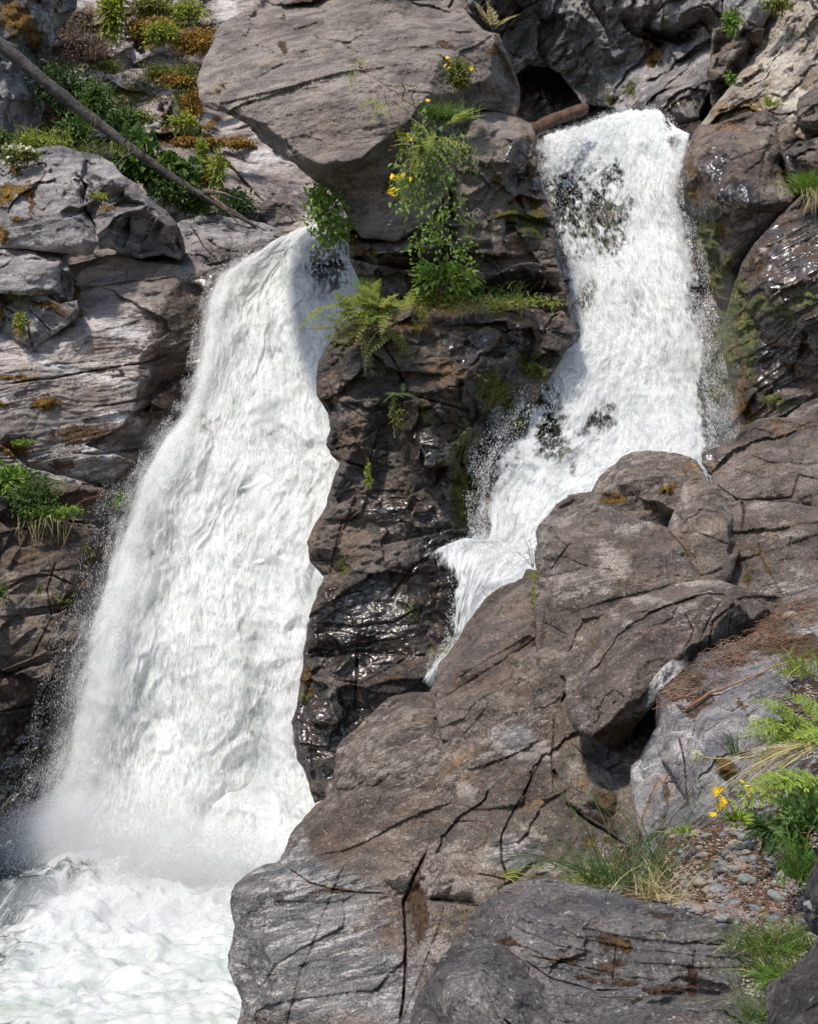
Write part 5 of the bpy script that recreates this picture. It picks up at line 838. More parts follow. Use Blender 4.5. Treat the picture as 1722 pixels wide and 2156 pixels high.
# ------------------------------------------------------------------ the pool
def pool():
    xs = np.arange(-7.2, 1.6, .032); ys = np.arange(11.0, 20.6, .036); X, Y = np.meshgrid(xs, ys); x, y = X.ravel(), Y.ravel()
    sx = CX + x / y * FU; sy = CY + H / y * FU
    p = np.c_[x, y, np.zeros(len(x))].astype(np.float32)
    q = np.c_[(x * .8 + y * .6) / 2.2, (-x * .6 + y * .8), np.zeros(len(x))].astype(np.float32)
    d = np.hypot((x + 3.1) / 2.2, (y - 16.2) / 1.3); turb = np.exp(-(d / 1.5) ** 2)
    wob = fbm(q * 1.2, 4, 3, .6)
    wq = np.stack([fbm(p * .9 + 4, 3, 31), fbm(p * .9 + 14, 3, 32), np.zeros(len(x))], 1) * .35; q = (q + wq).astype(np.float32)
    z = (.10 + .12 * turb) * (.5 - np.abs(fbm(p * 1.5 + 8, 4, 41, .55)) * 2.4) + (.05 + .22 * turb) * fbm(p * 1.4, 4, 21, .6) + (.06 + .10 * turb) * (.5 - np.abs(fbm(q * 2.6, 4, 22, .6)) * 2) + .045 * fbm(p * 7, 5, 23, .72) + .02 * fbm(p * 22, 3, 24, .7) + turb * .34 - .03
    # foam: everywhere near the foot of the fall and down the outflow, streaks in the far left corner
    bx = (sx - 150) / 1.0 + (sy - 1800) * .75
    calm = np.clip(1 - turb * 1.2, 0, 1); foam = sstep(-30, 260, bx + wob * 190) * 1.15 + .30 + .25 * sstep(1900, 2050, sy)
    V = np.c_[x, y, z]
    idx = np.arange(len(x)).reshape(len(ys), len(xs)); qd = np.stack([idx[:-1, :-1].ravel(), idx[:-1, 1:].ravel(), idx[1:, 1:].ravel(), idx[1:, :-1].ravel()], 1)
    t = NT('pool_water'); F = t.attr('flow').outputs['Vector']; fm = t.attr('foam').outputs['Fac']
    n = t.noise(F, 5.5, 9, .80, .1); n0 = t.noise(F, 2.2, 8, .78, .1)
    a = t.ramp(t.math('ADD', n, t.math('MULTIPLY', t.math('SUBTRACT', fm, .55), .36)), .40, .64)
    col = t.mix(t.math('MULTIPLY', t.ramp(n0, .42, .60), t.attr('calm').outputs['Fac']), (.67, .68, .67), (.50, .55, .50))
    bp = t.n('Bump', {'Height': t.math('ADD', t.noise(F, 9, 6, .65), t.math('MULTIPLY', n, .5)), 'Distance': .08, 'Strength': .6})
    foamb = t.n('BsdfDiffuse', {'Color': col, 'Normal': bp.outputs[0]})
    tr = t.n('BsdfTranslucent', {'Color': col}); foams = t.n('MixShader', {0: .12, 1: foamb.outputs[0], 2: tr.outputs[0]})
    wb = t.n('BsdfPrincipled', {'Base Color': (.022, .036, .036, 1), 'Roughness': .12, 'Normal': bp.outputs[0]})
    s = t.n('MixShader', {0: a, 1: wb.outputs[0], 2: foams.outputs[0]})
    o = new_mesh('water', V, qd, t.out(s.outputs[0]), True, None, dict(flow=('FLOAT_VECTOR', q), foam=('FLOAT', foam), calm=('FLOAT', calm)))
    tag(o, kind='structure')
    o = new_mesh('water', [(-30, -10, -.25), (12, -10, -.25), (12, 30, -.25), (-30, 30, -.25)], np.array([[0, 1, 2, 3]]), o.data.materials[0]); tag(o, kind='structure')
pool()
# ------------------------------------------------------------------ plants, wood and stones
def leaf_mat(name, c1, c2, trans=.35, rough=.5, sc=3.0):
    t = NT(name); P = t.n('TexCoord').outputs['Object']
    n = t.math('ADD', t.math('MULTIPLY', t.noise(P, sc, 4, .7), .5), t.math('MULTIPLY', t.noise(P, sc * 12, 3, .8), .5))
    col = t.mix(t.ramp(n, .40, .60), c1, c2)
    b = t.n('BsdfPrincipled', {'Base Color': col, 'Roughness': rough, 'Specular IOR Level': .3})
    tr = t.n('BsdfTranslucent', {'Color': t.mix(1.0, col, (1.3, 1.35, .7), 'MULTIPLY')})
    return t.out(t.n('MixShader', {0: trans, 1: b.outputs[0], 2: tr.outputs[0]}).outputs[0])
LM = dict(
    dark=leaf_mat('dark_leaf', (.022, .048, .015), (.06, .11, .032)), mid=leaf_mat('green_leaf', (.045, .085, .020), (.11, .18, .042)),
    bright=leaf_mat('bright_leaf', (.085, .16, .022), (.20, .29, .05)), yellow=leaf_mat('yellow_green_leaf', (.15, .19, .025), (.31, .33, .06)),
    cedar=leaf_mat('cedar_leaf', (.15, .22, .03), (.32, .40, .07)), grass=leaf_mat('grass_blade', (.055, .11, .02), (.15, .22, .05)), dim=leaf_mat('dim_grass_blade', (.05, .09, .025), (.11, .18, .05)),
    straw=leaf_mat('straw_blade', (.30, .24, .11), (.48, .40, .21), .2), flower=leaf_mat('yellow_petal', (.80, .52, .01), (.92, .66, .02), .25), white=leaf_mat('cream_petal', (.55, .55, .38), (.75, .74, .58), .3),
    stem=leaf_mat('plant_stem', (.10, .12, .035), (.22, .20, .08), .0), twig=leaf_mat('brown_twig', (.10, .065, .04), (.24, .17, .12), .0), needle=leaf_mat('dry_needle', (.17, .075, .04), (.38, .20, .12), .05),
    moss=leaf_mat('orange_moss', (.14, .075, .012), (.38, .22, .035), .1), fluff=leaf_mat('seed_fluff', (.60, .57, .50), (.80, .78, .72), .4), olive=leaf_mat('olive_leaf', (.085, .10, .02), (.19, .19, .04)))
def leafmesh(C_, A_, N_, L_, W_, fold=.25):
    """leaves: base point, long axis, face normal, length, width"""
    S_ = np.cross(A_, N_); S_ /= np.linalg.norm(S_, axis=1)[:, None] + 1e-9; N2 = np.cross(S_, A_); n = len(C_)
    V = np.zeros((n, 6, 3)); l = L_[:, None]; w = W_[:, None]
    V[:, 0] = C_; V[:, 1] = C_ + A_ * l * .35 + S_ * w * .5 + N2 * w * fold; V[:, 2] = C_ + A_ * l * .35 - S_ * w * .5 + N2 * w * fold
    V[:, 3] = C_ + A_ * l * .75 + S_ * w * .32 + N2 * w * fold * .5; V[:, 4] = C_ + A_ * l * .75 - S_ * w * .32 + N2 * w * fold * .5; V[:, 5] = C_ + A_ * l - N2 * w * .25
    f = np.array([[0, 1, 3], [0, 3, 5], [0, 5, 4], [0, 4, 2]])
    return V.reshape(-1, 3), (f[None] + (np.arange(n) * 6)[:, None, None]).reshape(-1, 3)
def tubes(paths, radii, sides=5):
    Vs, Fs, o = [], [], 0
    for P, r in zip(paths, radii):
        P = np.asarray(P, float); m = len(P); r = np.full(m, r) if np.isscalar(r) else np.asarray(r)
        T = np.gradient(P, axis=0); T /= np.linalg.norm(T, axis=1)[:, None] + 1e-9
        u = np.cross(T, [.3, .9, .2]); u /= np.linalg.norm(u, axis=1)[:, None] + 1e-9; v = np.cross(T, u)
        a = np.arange(sides) * 2 * math.pi / sides
        V = P[:, None] + (u[:, None] * np.cos(a)[None, :, None] + v[:, None] * np.sin(a)[None, :, None]) * r[:, None, None]
        Vs.append(V.reshape(-1, 3)); i = np.arange(m - 1)[:, None] * sides + np.arange(sides)[None]; j = np.arange(m - 1)[:, None] * sides + (np.arange(sides)[None] + 1) % sides
        Fs.append(np.stack([i, j, j + sides, i + sides], -1).reshape(-1, 4) + o); o += m * sides
    return np.vstack(Vs), np.vstack(Fs)
def unit(v): return v / (np.linalg.norm(v, axis=-1, keepdims=True) + 1e-9)
def grow(name, label, cat, x, y, d, group=None):
    e = empty(name, at(x, y, d), label, cat, group); return e, np.array(e.location)
def shrub(label, x, y, d, rx, ry, n, leaf, mat, clumps=10, seed=0, name='shrub', cat='shrub', group=None, hang=0.0, thin=.45, base=(0, .9), spread=.40, flowers=0, twigs=None):
    rg = np.random.default_rng(seed + 1000); e, o = grow(name, label, cat, x + base[0] * rx, y + base[1] * ry, d, group); k = d / FU
    cc = rg.normal(0, 1, (clumps, 3)); cc = unit(cc) * (rg.random((clumps, 1)) ** .5); cc *= [rx * k * .85, rx * k * .5, ry * k * .85]
    c0 = np.array(at(x, y, d)) - o; cc = cc + c0
    ci = rg.integers(0, clumps, n); P = cc[ci] + rg.normal(0, spread, (n, 3)) * [rx * k, rx * k * .6, ry * k]
    A = unit((P - c0) * 1.0 / (rx * k) + rg.normal(0, .7, (n, 3)) + [0, 0, -.3 - hang]); N = unit(rg.normal(0, .55, (n, 3)) + [0, -.45, .9])
    L = leaf * (.6 + .8 * rg.random(n)); V, F = leafmesh(P, A, N, L, L * thin)
    new_mesh('foliage', V, F, LM[mat], False, e)
    paths, rr = [], []
    for c in cc:
        m = 7; tt = np.linspace(0, 1, m)[:, None]; mid = c * .5 + rg.normal(0, .12, 3) * rx * k
        P_ = (1 - tt) ** 2 * (rg.normal(0, .06, 3) * rx * k) + 2 * tt * (1 - tt) * mid + tt ** 2 * c; paths.append(P_); rr.append(np.linspace(leaf * .07, leaf * .03, m))
        for q in range(2):
            s_ = P_[rg.integers(3, 6)]; paths.append(np.array([s_, s_ + (c - s_) * .6 + rg.normal(0, .12, 3) * rx * k, c + rg.normal(0, .25, 3) * [rx * k, rx * k * .6, ry * k]])); rr.append(leaf * .03)
    V, F = tubes(paths, rr, 4); new_mesh('stem', V, F, LM[twigs or ('twig' if leaf > .03 else 'stem')], True, e)
    if flowers:
        P = cc[rg.integers(0, clumps, flowers)] + rg.normal(0, spread, (flowers, 3)) * [rx * k, rx * k * .5, ry * k] + [0, -rx * k * .3, ry * k * .3]
        head(P, leaf * .8, e, LM['white' if mat == 'olive' else 'flower'], rg)
    return e
def head(P, r, e, mat, rg, petals=9):
    C_, A_, N_ = [], [], []
    for p in P:
        nrm = unit(rg.normal(0, .5, 3) + [0, -.9, .5]); u = unit(np.cross(nrm, [0, 0, 1.])); v = np.cross(nrm, u)
        C_, A_, N_ = [], [], []
        for q in range(petals):
            a = q * 6.283 / petals + rg.normal(0, .1); C_.append(p + nrm * .0); A_.append(unit(u * math.cos(a) + v * math.sin(a) + nrm * .25)); N_.append(nrm)
        n = petals; V, F = leafmesh(np.array(C_), np.array(A_), np.array(N_), r * (.8 + .35 * rg.random(n)), np.full(n, r * .36)); new_mesh('flower', V, F, mat, False, e)
def grass(label, x, y, d, n, ln, spread, mat='grass', seed=0, lean=(0, 0, 1), fan=.45, w=.006, droop=.6, name='grass_tuft', cat='grass tuft', group=None, straw=0, seeds=0):
    rg = np.random.default_rng(seed + 2000); e, o = grow(name, label, cat, x, y, d, group); k = d / FU
    def blades(n, mat, nm, ln, w):
        m = 6; b = rg.normal(0, 1, (n, 3)) * [spread * k, spread * k * .5, spread * k * .12]; dr = unit(rg.normal(0, fan, (n, 3)) + np.array(lean)); L = ln * (.45 + .75 * rg.random(n))
        side = unit(np.cross(dr, rg.normal(0, 1, (n, 3)))); Vs = np.zeros((n, m, 2, 3)); hd = unit(dr * [1, 1, 0] + rg.normal(0, .2, (n, 3)) * [1, 1, 0])
        for j in range(m):
            s = j / (m - 1); c = b + dr * (L * s)[:, None] + (hd * .35 - np.array([0, 0, 1]) * .55) * (L * droop * s ** 2.2)[:, None]; ww = w * (1 - s ** 1.6 * .93)
            Vs[:, j, 0] = c - side * ww; Vs[:, j, 1] = c + side * ww
        i = (np.arange(n) * m * 2)[:, None] + (np.arange(m - 1) * 2)[None]; F = np.stack([i, i + 1, i + 3, i + 2], -1).reshape(-1, 4)
        if n <= 40:
            for q in range(n): new_mesh(nm, Vs[q].reshape(-1, 3), F[:m - 1], LM[mat], True, e)
        else: tag(new_mesh(nm + 's', Vs.reshape(-1, 3), F, LM[mat], True, e), kind='stuff')
        return Vs[:, -1, 0], dr
    tip, dr = blades(n, mat, 'blade', ln, w)
    if straw: blades(straw, 'straw', 'dry_blade', ln * .9, w * .7)
    if seeds:
        P = np.repeat(tip[:seeds], 16, 0) - np.repeat(dr[:seeds], 16, 0) * (np.tile(np.arange(16), seeds) * ln * .022)[:, None]
        A = unit(rg.normal(0, .8, P.shape) + np.repeat(dr[:seeds], 16, 0)); 
        for q in range(seeds): V, F = leafmesh(P[q * 16:q * 16 + 16], A[q * 16:q * 16 + 16], unit(rg.normal(0, 1, (16, 3))), np.full(16, w * 3.5), np.full(16, w * 1.2)); new_mesh('seed_head', V, F, LM['straw' if mat != 'dim' else 'dim'], False, e)
    return e
def fronds(label, x, y, d, n, ln, mat='yellow', seed=0, lean=(0, 0, .5), fan=.8, spread=20, name='fern', cat='fern', group=None, leaflet=.22, pairs=16, droop=.5, double=True):
    rg = np.random.default_rng(seed + 3000); e, o = grow(name, label, cat, x, y, d, group); k = d / FU; C_, A_, N_, L_, W_ = [], [], [], [], []; paths, rr = [], []
    for q in range(n):
        C_, A_, N_, L_, W_ = [], [], [], [], []
        b = rg.normal(0, 1, 3) * [spread * k, spread * k * .5, spread * k * .3]; dr = unit(rg.normal(0, fan, 3) * [1, .7, 1] + np.array(lean)); L = ln * (.6 + .6 * rg.random())
        s = np.linspace(0, 1, pairs)[:, None]; P = b + dr * L * s + np.array([0, 0, -1]) * L * droop * s ** 2 * .5; paths.append(P); rr.append(np.linspace(L * .010, L * .003, pairs))
        T = unit(np.gradient(P, axis=0)); up = unit(rg.normal(0, .25, 3) + [0, -.6, .8]); sd = unit(np.cross(T, up))
        for j in range(2, pairs):
            sj = j / pairs; ll = L * leaflet * math.sin(math.pi * min(1, .18 + sj * .82)) ** .8 * (1.1 - sj * .5)
            for g_ in (-1, 1):
                ax = unit(sd[j] * g_ + T[j] * .75 + rg.normal(0, .12, 3))
                if double:
                    for z in range(4):
                        c = P[j] + ax * ll * z / 4
                        for g2 in (-1, 1):
                            C_.append(c); A_.append(unit(ax * .8 + T[j] * .5 * g2 + rg.normal(0, .15, 3))); N_.append(up); L_.append(ll * .42 * (1.1 - z * .18)); W_.append(ll * .14)
                    C_.append(P[j]); A_.append(ax); N_.append(up); L_.append(ll); W_.append(ll * .10)
                else: C_.append(P[j]); A_.append(ax); N_.append(up); L_.append(ll); W_.append(ll * .3)
        V, F = leafmesh(np.array(C_), np.array(A_), np.array(N_), np.array(L_), np.array(W_)); new_mesh('frond', V, F, LM[mat], False, e)
    V, F = tubes(paths, rr, 4); new_mesh('stem', V, F, LM['stem'], True, e); return e
def sprays(label, stems, d, leaf, mat, seed=0, every=1.0, name='climbing_plant', cat='climbing plant', group=None, thin=.6, pairs=2, jit=.5, twig='twig', r=.004, hang=.7, dvar=.2):
    """plant whose stems follow the given sketch lines, leaves along them"""
    rg = np.random.default_rng(seed + 4000); x0, y0 = stems[0][0][:2]; e, o = grow(name, label, cat, x0, y0, d, group); paths, rr = [], []; C_, A_, N_, L_ = [], [], [], []
    for st in stems:
        st = np.array(st, float); dd = d + rg.normal(0, dvar * .5)
        P = np.array([np.array(at(a[0], a[1], dd - dvar * math.sin(3.14 * i / max(1, len(st) - 1)))) - o for i, a in enumerate(st)])
        cum = np.r_[0, np.cumsum(np.linalg.norm(np.diff(P, axis=0), axis=1))]; m = max(4, int(cum[-1] / (leaf * .55 * every)) + 1); u = np.linspace(0, cum[-1], m)
        Q = np.stack([np.interp(u, cum, P[:, i]) for i in range(3)], 1) + rg.normal(0, leaf * .12, (m, 3)); paths.append(Q); rr.append(np.linspace(r, r * .4, m)); T = unit(np.gradient(Q, axis=0))
        for j in range(1, m):
            for q in range(pairs):
                a = unit(rg.normal(0, 1, 3) + T[j] * .5 + [0, -.3, -hang]); C_.append(Q[j] + rg.normal(0, leaf * jit, 3)); A_.append(a); N_.append(unit(rg.normal(0, .5, 3) + [0, -.7, .7])); L_.append(leaf * (.55 + .8 * rg.random()))
    if C_ and pairs: V, F = leafmesh(np.array(C_), np.array(A_), np.array(N_), np.array(L_), np.array(L_) * thin); new_mesh('foliage', V, F, LM[mat], False, e)
    V, F = tubes(paths, rr, 4); new_mesh('stem', V, F, LM[twig], True, e); return e

G1 = 'shrubs on the mossy ledges at the upper left'
shrub('dark green leafy bush behind the upper part of the fallen trunk', 130, 182, 24.6, 56, 32, 1900, .085, 'dark', 26, 1, group=G1)
shrub('mid green bush just above the middle of the fallen trunk', 205, 222, 24.2, 30, 36, 1000, .08, 'mid', 16, 2, group=G1)
shrub('dim green bush under the middle of the fallen trunk', 160, 285, 23.0, 36, 34, 1000, .08, 'mid', 16, 3, group=G1)
shrub('small shrub in shade right of the fallen trunk', 262, 262, 24.6, 26, 26, 420, .09, 'mid', 12, 4, group=G1)
shrub('broad leaved maple shrub with big green leaves under the trunk', 282, 318, 22.9, 32, 36, 420, .17, 'mid', 16, 5, thin=.95, name='maple_shrub', group=G1)
shrub('broad leaved maple shrub spreading left of the splintered trunk end', 345, 362, 23.0, 50, 28, 620, .14, 'mid', 20, 6, thin=.95, name='maple_shrub', group=G1)
shrub('fine leaved bush directly above the stepped grey boulder', 357, 402, 22.7, 34, 26, 1000, .075, 'mid', 16, 7, group=G1)
shrub('low fine leaved bush beside a pale stone near the trunk end', 418, 430, 22.9, 32, 24, 1000, .075, 'mid', 12, 8, group=G1)
shrub('dark green bush right of the splintered trunk end', 500, 432, 23.6, 28, 24, 800, .08, 'dark', 12, 9, group=G1)
shrub('bright yellow green shrub hanging at the very top left', 238, 28, 27.0, 18, 46, 900, .10, 'yellow', 14, 10, group=G1)
shrub('yellow green shrub on the orange moss at the top', 340, 68, 26.5, 30, 22, 800, .08, 'yellow', 14, 11, group=G1)
shrub('green shrub at the top edge left of the tilted boulder', 398, 28, 27.5, 30, 20, 700, .08, 'yellow', 14, 12, group=G1)
shrub('olive shrub at the top edge above the orange moss', 318, 12, 27.8, 36, 16, 800, .09, 'olive', 10, 13, group=G1)
shrub('olive mossy bush drooping beside the left tip of the tilted boulder', 392, 190, 26.0, 22, 48, 1900, .06, 'olive', 18, 14, group=G1, hang=.8)
shrub('olive heather on the ledge between the pale slabs', 345, 155, 26.5, 34, 16, 1100, .06, 'olive', 12, 15, group=G1)
shrub('small light green plant below the drooping olive bush', 385, 258, 25.3, 24, 18, 500, .08, 'yellow', 9, 16, group=G1)
shrub('yellow green plants trailing down the crack in the pale slope', 460, 358, 24.2, 12, 30, 520, .07, 'yellow', 12, 17, group=G1, base=(0, -.9))
shrub('yellow green plants trailing above the crack in the pale slope', 424, 322, 24.3, 10, 24, 350, .07, 'yellow', 8, 18, group=G1)
shrub('cream flowered plant on top of the stepped grey boulder', 40, 326, 20.5, 32, 16, 1500, .045, 'olive', 12, 19, name='flowering_plant', cat='flowering plant', flowers=70)
shrub('bright low plants behind the top of the stepped boulder', 92, 300, 21.3, 44, 14, 1300, .05, 'yellow', 12, 20, cat='low plant', name='low_plant')
shrub('pale green plants at the left edge above the stepped boulder', 8, 290, 21.0, 22, 16, 700, .05, 'mid', 8, 21, cat='low plant', name='low_plant')
grass('tall pale grass with seed heads behind the stepped boulder', 95, 300, 21.4, 60, .5, 34, 'yellow', 22, seeds=20, w=.006)
grass('sparse grass on the back edge of the stepped boulder', 220, 320, 21.2, 120, .28, 40, 'olive', 23, w=.006)
shrub('dry brown brushwood above the pale slabs', 200, 95, 27.4, 60, 30, 1500, .07, 'twig', 16, 24, group=G1, thin=.2, name='dry_brush', cat='dry brush')
shrub('orange moss cushion left of the tilted boulder', 415, 88, 26.8, 36, 20, 3800, .05, 'moss', 26, 25, name='moss_cushion', cat='moss', spread=.35)
# centre
sprays('bright green plant hanging from under the tilted boulder', [[(672,392),(680,430),(675,480),(690,505)], [(668,390),(690,430),(700,470),(692,510)], [(680,400),(705,440),(722,470),(728,490)], [(675,395),(685,440),(712,480),(716,500)], [(676,400),(672,440),(672,470)]], 17.0, .055, 'bright', 1, name='hanging_plant', cat='hanging plant', pairs=8, jit=1.6, thin=.75)
sprays('leafy climbing shrub with yellow green leaves down the middle rock', [[(890,250),(900,320),(880,400),(900,470),(880,520)], [(900,260),(860,320),(850,380),(870,430),(920,480),(930,510)], [(920,330),(940,400),(930,470),(960,520),(985,560)], [(900,360),(930,430),(905,500),(880,512)], [(850,400),(845,430),(870,470)], [(960,400),(975,450),(990,500),(995,560)], [(880,430),(910,460),(950,520),(975,540)], [(870,330),(845,370),(838,400)], [(930,300),(960,330),(985,310)], [(905,470),(915,520),(880,518),(865,520)]],
       16.1, .058, 'bright', 2, pairs=2, jit=1.3, thin=.62, dvar=.3)
sprays('dark leaved stems behind the climbing shrub', [[(905,270),(925,330),(915,370)], [(880,330),(870,360),(880,400)], [(890,340),(900,380),(930,390)], [(950,270),(975,330),(990,350)]], 16.3, .07, 'mid', 3, pairs=5, jit=1.1)
grass('bright grass tuft growing on the shoulder of the tilted boulder', 932, 248, 16.3, 380, .30, 24, 'grass', 30, w=.005, fan=.6)
shrub('small round leafed bush over a rusty moss clump', 966, 160, 16.7, 24, 22, 1100, .045, 'olive', 12, 31)
fronds('yellow green fir sprays hanging over the climbing shrub', 905, 300, 15.8, 30, .46, 'yellow', 32, lean=(-.1, -.5, -.4), fan=.7, spread=22, name='fir_seedling', cat='fir seedling', leaflet=.12, pairs=14, double=False)
fronds('yellowish fir twig reaching right over the brown block', 950, 262, 15.9, 6, .42, 'yellow', 33, lean=(1.0, -.2, .5), fan=.25, spread=8, name='fir_twig', cat='fir twig', leaflet=.16, pairs=14, double=False)
sprays('bare dead twig slanting across the tilted boulder', [[(892,242),(850,205),(800,172),(765,148),(742,138)], [(850,205),(848,170),(862,130)], [(800,172),(806,200),(820,225)], [(815,182),(850,178),(885,186)], [(765,148),(750,128),(748,110)], [(870,222),(864,200),(875,180)]], 16.2, .09, 'twig', 4, name='dead_twig', cat='dead twig', pairs=0, r=.009)
fronds('sparse yellow needles on the tip of the dead twig', 745, 138, 16.1, 6, .22, 'yellow', 34, lean=(-.1, -.1, .2), fan=.9, spread=5, name='fir_twig', cat='fir twig', leaflet=.3, pairs=9, double=False)
fronds('hanging yellow needles halfway along the dead twig', 800, 205, 16.1, 6, .28, 'yellow', 35, lean=(-.3, -.1, -.6), fan=.5, spread=9, name='fir_twig', cat='fir twig', leaflet=.22, pairs=10, double=False)
sprays('dry pale straw hanging among the climbing shrub', [[(900,330),(880,400),(872,430)], [(870,300),(850,350),(846,420),(842,470)], [(925,345),(940,400),(945,440)], [(880,260),(845,300),(836,330)], [(940,290),(965,320),(958,350)]], 16.0, .05, 'straw', 5, name='dry_grass', cat='dry grass', pairs=1, thin=.15, jit=1.4, twig='straw', r=.004)
def flower_plant(label, heads, base, d, r, mat='flower', seed=0, leaves=0, leaf=.05, lm='mid', petals=9):
    rg = np.random.default_rng(seed + 5000); e, o = grow('flowering_plant', label, 'flowering plant', base[0], base[1], d)
    P = np.array([np.array(at(x, y, d - .03)) - o for x, y in heads]); head(P, r, e, LM[mat], rg, petals)
    paths = []
    for p in P: paths.append(np.array([[0, 0, 0], p * .5 + rg.normal(0, .02, 3), p])) 
    V, F = tubes(paths, [r * .12] * len(paths), 4); new_mesh('stem', V, F, LM['stem'], True, e)
    if leaves:
        n = leaves; A = unit(rg.normal(0, 1, (n, 3)) * [1, .7, .5] + [0, 0, .5]); V, F = leafmesh(A * leaf * .15, A, unit(rg.normal(0, .4, (n, 3)) + [0, -.4, .9]), leaf * (.5 + .8 * rg.random(n)), np.full(n, leaf * .22)); new_mesh('leaf', V, F, LM[lm], False, e)
    return e
flower_plant('yellow flowers left of the climbing shrub below the boulder edge', [(868,342),(874,350),(880,344),(870,356)], (878,385), 16.0, .045, seed=1, leaves=10)
flower_plant('cluster of yellow flowers lower on the left of the climbing shrub', [(826,372),(834,376),(842,372),(828,398),(832,408),(822,404),(836,400),(864,378),(850,368)], (850,430), 16.0, .045, seed=2, leaves=14)
flower_plant('single yellow flowers above the small round leafed bush', [(942,122),(948,130),(938,138),(945,144),(992,144)], (962,158), 16.6, .035, seed=3)
flower_plant('yellow flowers beside the bright grass tuft', [(860,285),(866,292),(900,212)], (890,262), 16.2, .035, seed=4)
shrub('bright leafy plant on the ledge between the two waterfalls', 940, 586, 16.2, 50, 26, 520, .095, 'bright', 16, 36, thin=.4, base=(-.2, 1.2))
shrub('fine bright plants under the leafy plant on the ledge', 925, 622, 16.3, 30, 14, 900, .045, 'yellow', 10, 37)
fronds('large yellow green fern mass on the left shoulder of the pillar', 800, 655, 16.0, 52, .52, 'yellow', 38, lean=(-.3, -.4, .10), fan=.75, spread=40, leaflet=.20, pairs=14, double=True, name='fern_clump', cat='fern clump')
fronds('smaller fern clump drooping over the pillar edge', 770, 690, 15.9, 30, .42, 'olive', 39, lean=(-.2, -.3, -.2), fan=.7, spread=34, leaflet=.2, pairs=12, name='fern_clump', cat='fern clump')
grass('bright green grass arching over the water left of the ferns', 775, 625, 16.5, 160, .34, 6, 'bright', 40, lean=(-.25, -.1, 1), fan=.25, w=.004)
grass('olive grass along the ledge right of the leafy plant', 1000, 644, 16.6, 380, .13, 60, 'yellow', 41, w=.005, fan=.8, straw=140)
grass('thin grass at the foot of the dark mossy rock', 1020, 630, 16.8, 34, .32, 18, 'grass', 42, w=.004)
grass('short mossy grass near the right end of the ledge', 1110, 636, 16.9, 260, .10, 40, 'yellow', 43, w=.005, fan=.9)
grass('thin grass blades below the layered rock', 1075, 622, 17.0, 26, .36, 16, 'grass', 44, w=.003, seeds=3)
fronds('small fern low on the left of the pillar', 832, 828, 15.9, 8, .22, 'mid', 45, lean=(0, -.3, -.2), fan=.9, spread=5, pairs=10)
shrub('thin dry weeds trailing down the pillar below the fern', 835, 880, 15.9, 10, 26, 160, .04, 'olive', 6, 46, cat='weed', name='weed')
shrub('weeds in the vertical crack low on the pillar', 775, 1010, 15.7, 6, 24, 160, .035, 'yellow', 6, 47, cat='weed', name='weed')
# left wall
shrub('bright plant at the left edge on the ledge of the rock wall', 22, 1010, 18.6, 30, 26, 700, .085, 'bright', 12, 50, cat='leafy plant', name='leafy_plant')
shrub('largest green plant on the ledge of the left rock wall', 76, 1048, 18.4, 38, 34, 1500, .055, 'mid', 16, 51, cat='leafy plant', name='leafy_plant')
shrub('green plants trailing right from the largest ledge plant', 128, 1078, 18.4, 44, 12, 800, .05, 'bright', 12, 52, cat='leafy plant', name='leafy_plant')
shrub('small green plant at the wet edge beside the left waterfall', 258, 1056, 18.9, 15, 13, 260, .05, 'bright', 7, 53, cat='leafy plant', name='leafy_plant')
grass('dry straw hanging below the ledge plants on the left wall', 100, 1090, 18.3, 60, .30, 50, 'straw', 54, lean=(0, -.3, -1), fan=.25, w=.003)
shrub('tiny bright plant under the dirt streaks on the left wall', 46, 932, 18.6, 22, 4, 160, .045, 'bright', 6, 55, cat='leafy plant', name='leafy_plant')
shrub('small weeds in a crack at the lower left edge', 6, 1245, 18.0, 12, 14, 200, .04, 'mid', 5, 56, cat='weed', name='weed')
shrub('tiny weed in the brown left wall below the ledge', 86, 1240, 18.2, 7, 9, 80, .035, 'mid', 4, 57, cat='weed', name='weed')
shrub('weeds in the broken blocks at the left edge', 42, 678, 19.2, 12, 16, 260, .04, 'yellow', 6, 58, cat='weed', name='weed')
shrub('low weeds on top of the broken blocks at the left edge', 38, 618, 19.4, 20, 7, 260, .04, 'bright', 6, 59, cat='weed', name='weed')
shrub('small yellow green weed by the orange moss on the stepped boulder', 212, 412, 20.2, 14, 8, 200, .035, 'yellow', 5, 60, cat='weed', name='weed')
# right cliffs
grass('bright grass tuft at the right edge over the ochre banded rock', 1714, 405, 16.7, 420, .40, 20, 'bright', 61, w=.006, fan=.5, lean=(-.15, -.2, 1), straw=60)
grass('dry straw hanging under the bright grass tuft at the right edge', 1712, 395, 16.6, 60, .34, 14, 'straw', 62, lean=(0, -.3, -1), fan=.25, w=.004)
shrub('small bright weed on the grey overhanging block', 1538, 48, 20.5, 15, 22, 200, .08, 'bright', 7, 63, cat='weed', name='weed')
shrub('low weeds at the top right edge in the crack', 1640, 10, 20.3, 30, 14, 420, .06, 'olive', 8, 64, cat='weed', name='weed')
shrub('small bright weed in the dark gap below the jagged block', 1537, 166, 19.8, 8, 8, 80, .07, 'bright', 4, 65, cat='weed', name='weed')
grass('small grass tuft on the beige rock right of the jagged block', 1620, 222, 18.7, 70, .22, 5, 'yellow', 66, w=.006)
fronds('brown dying fern at the top of the dark cave', 1040, 60, 17.3, 6, .42, 'straw', 67, lean=(.1, -.2, .8), fan=.5, spread=6, pairs=12)
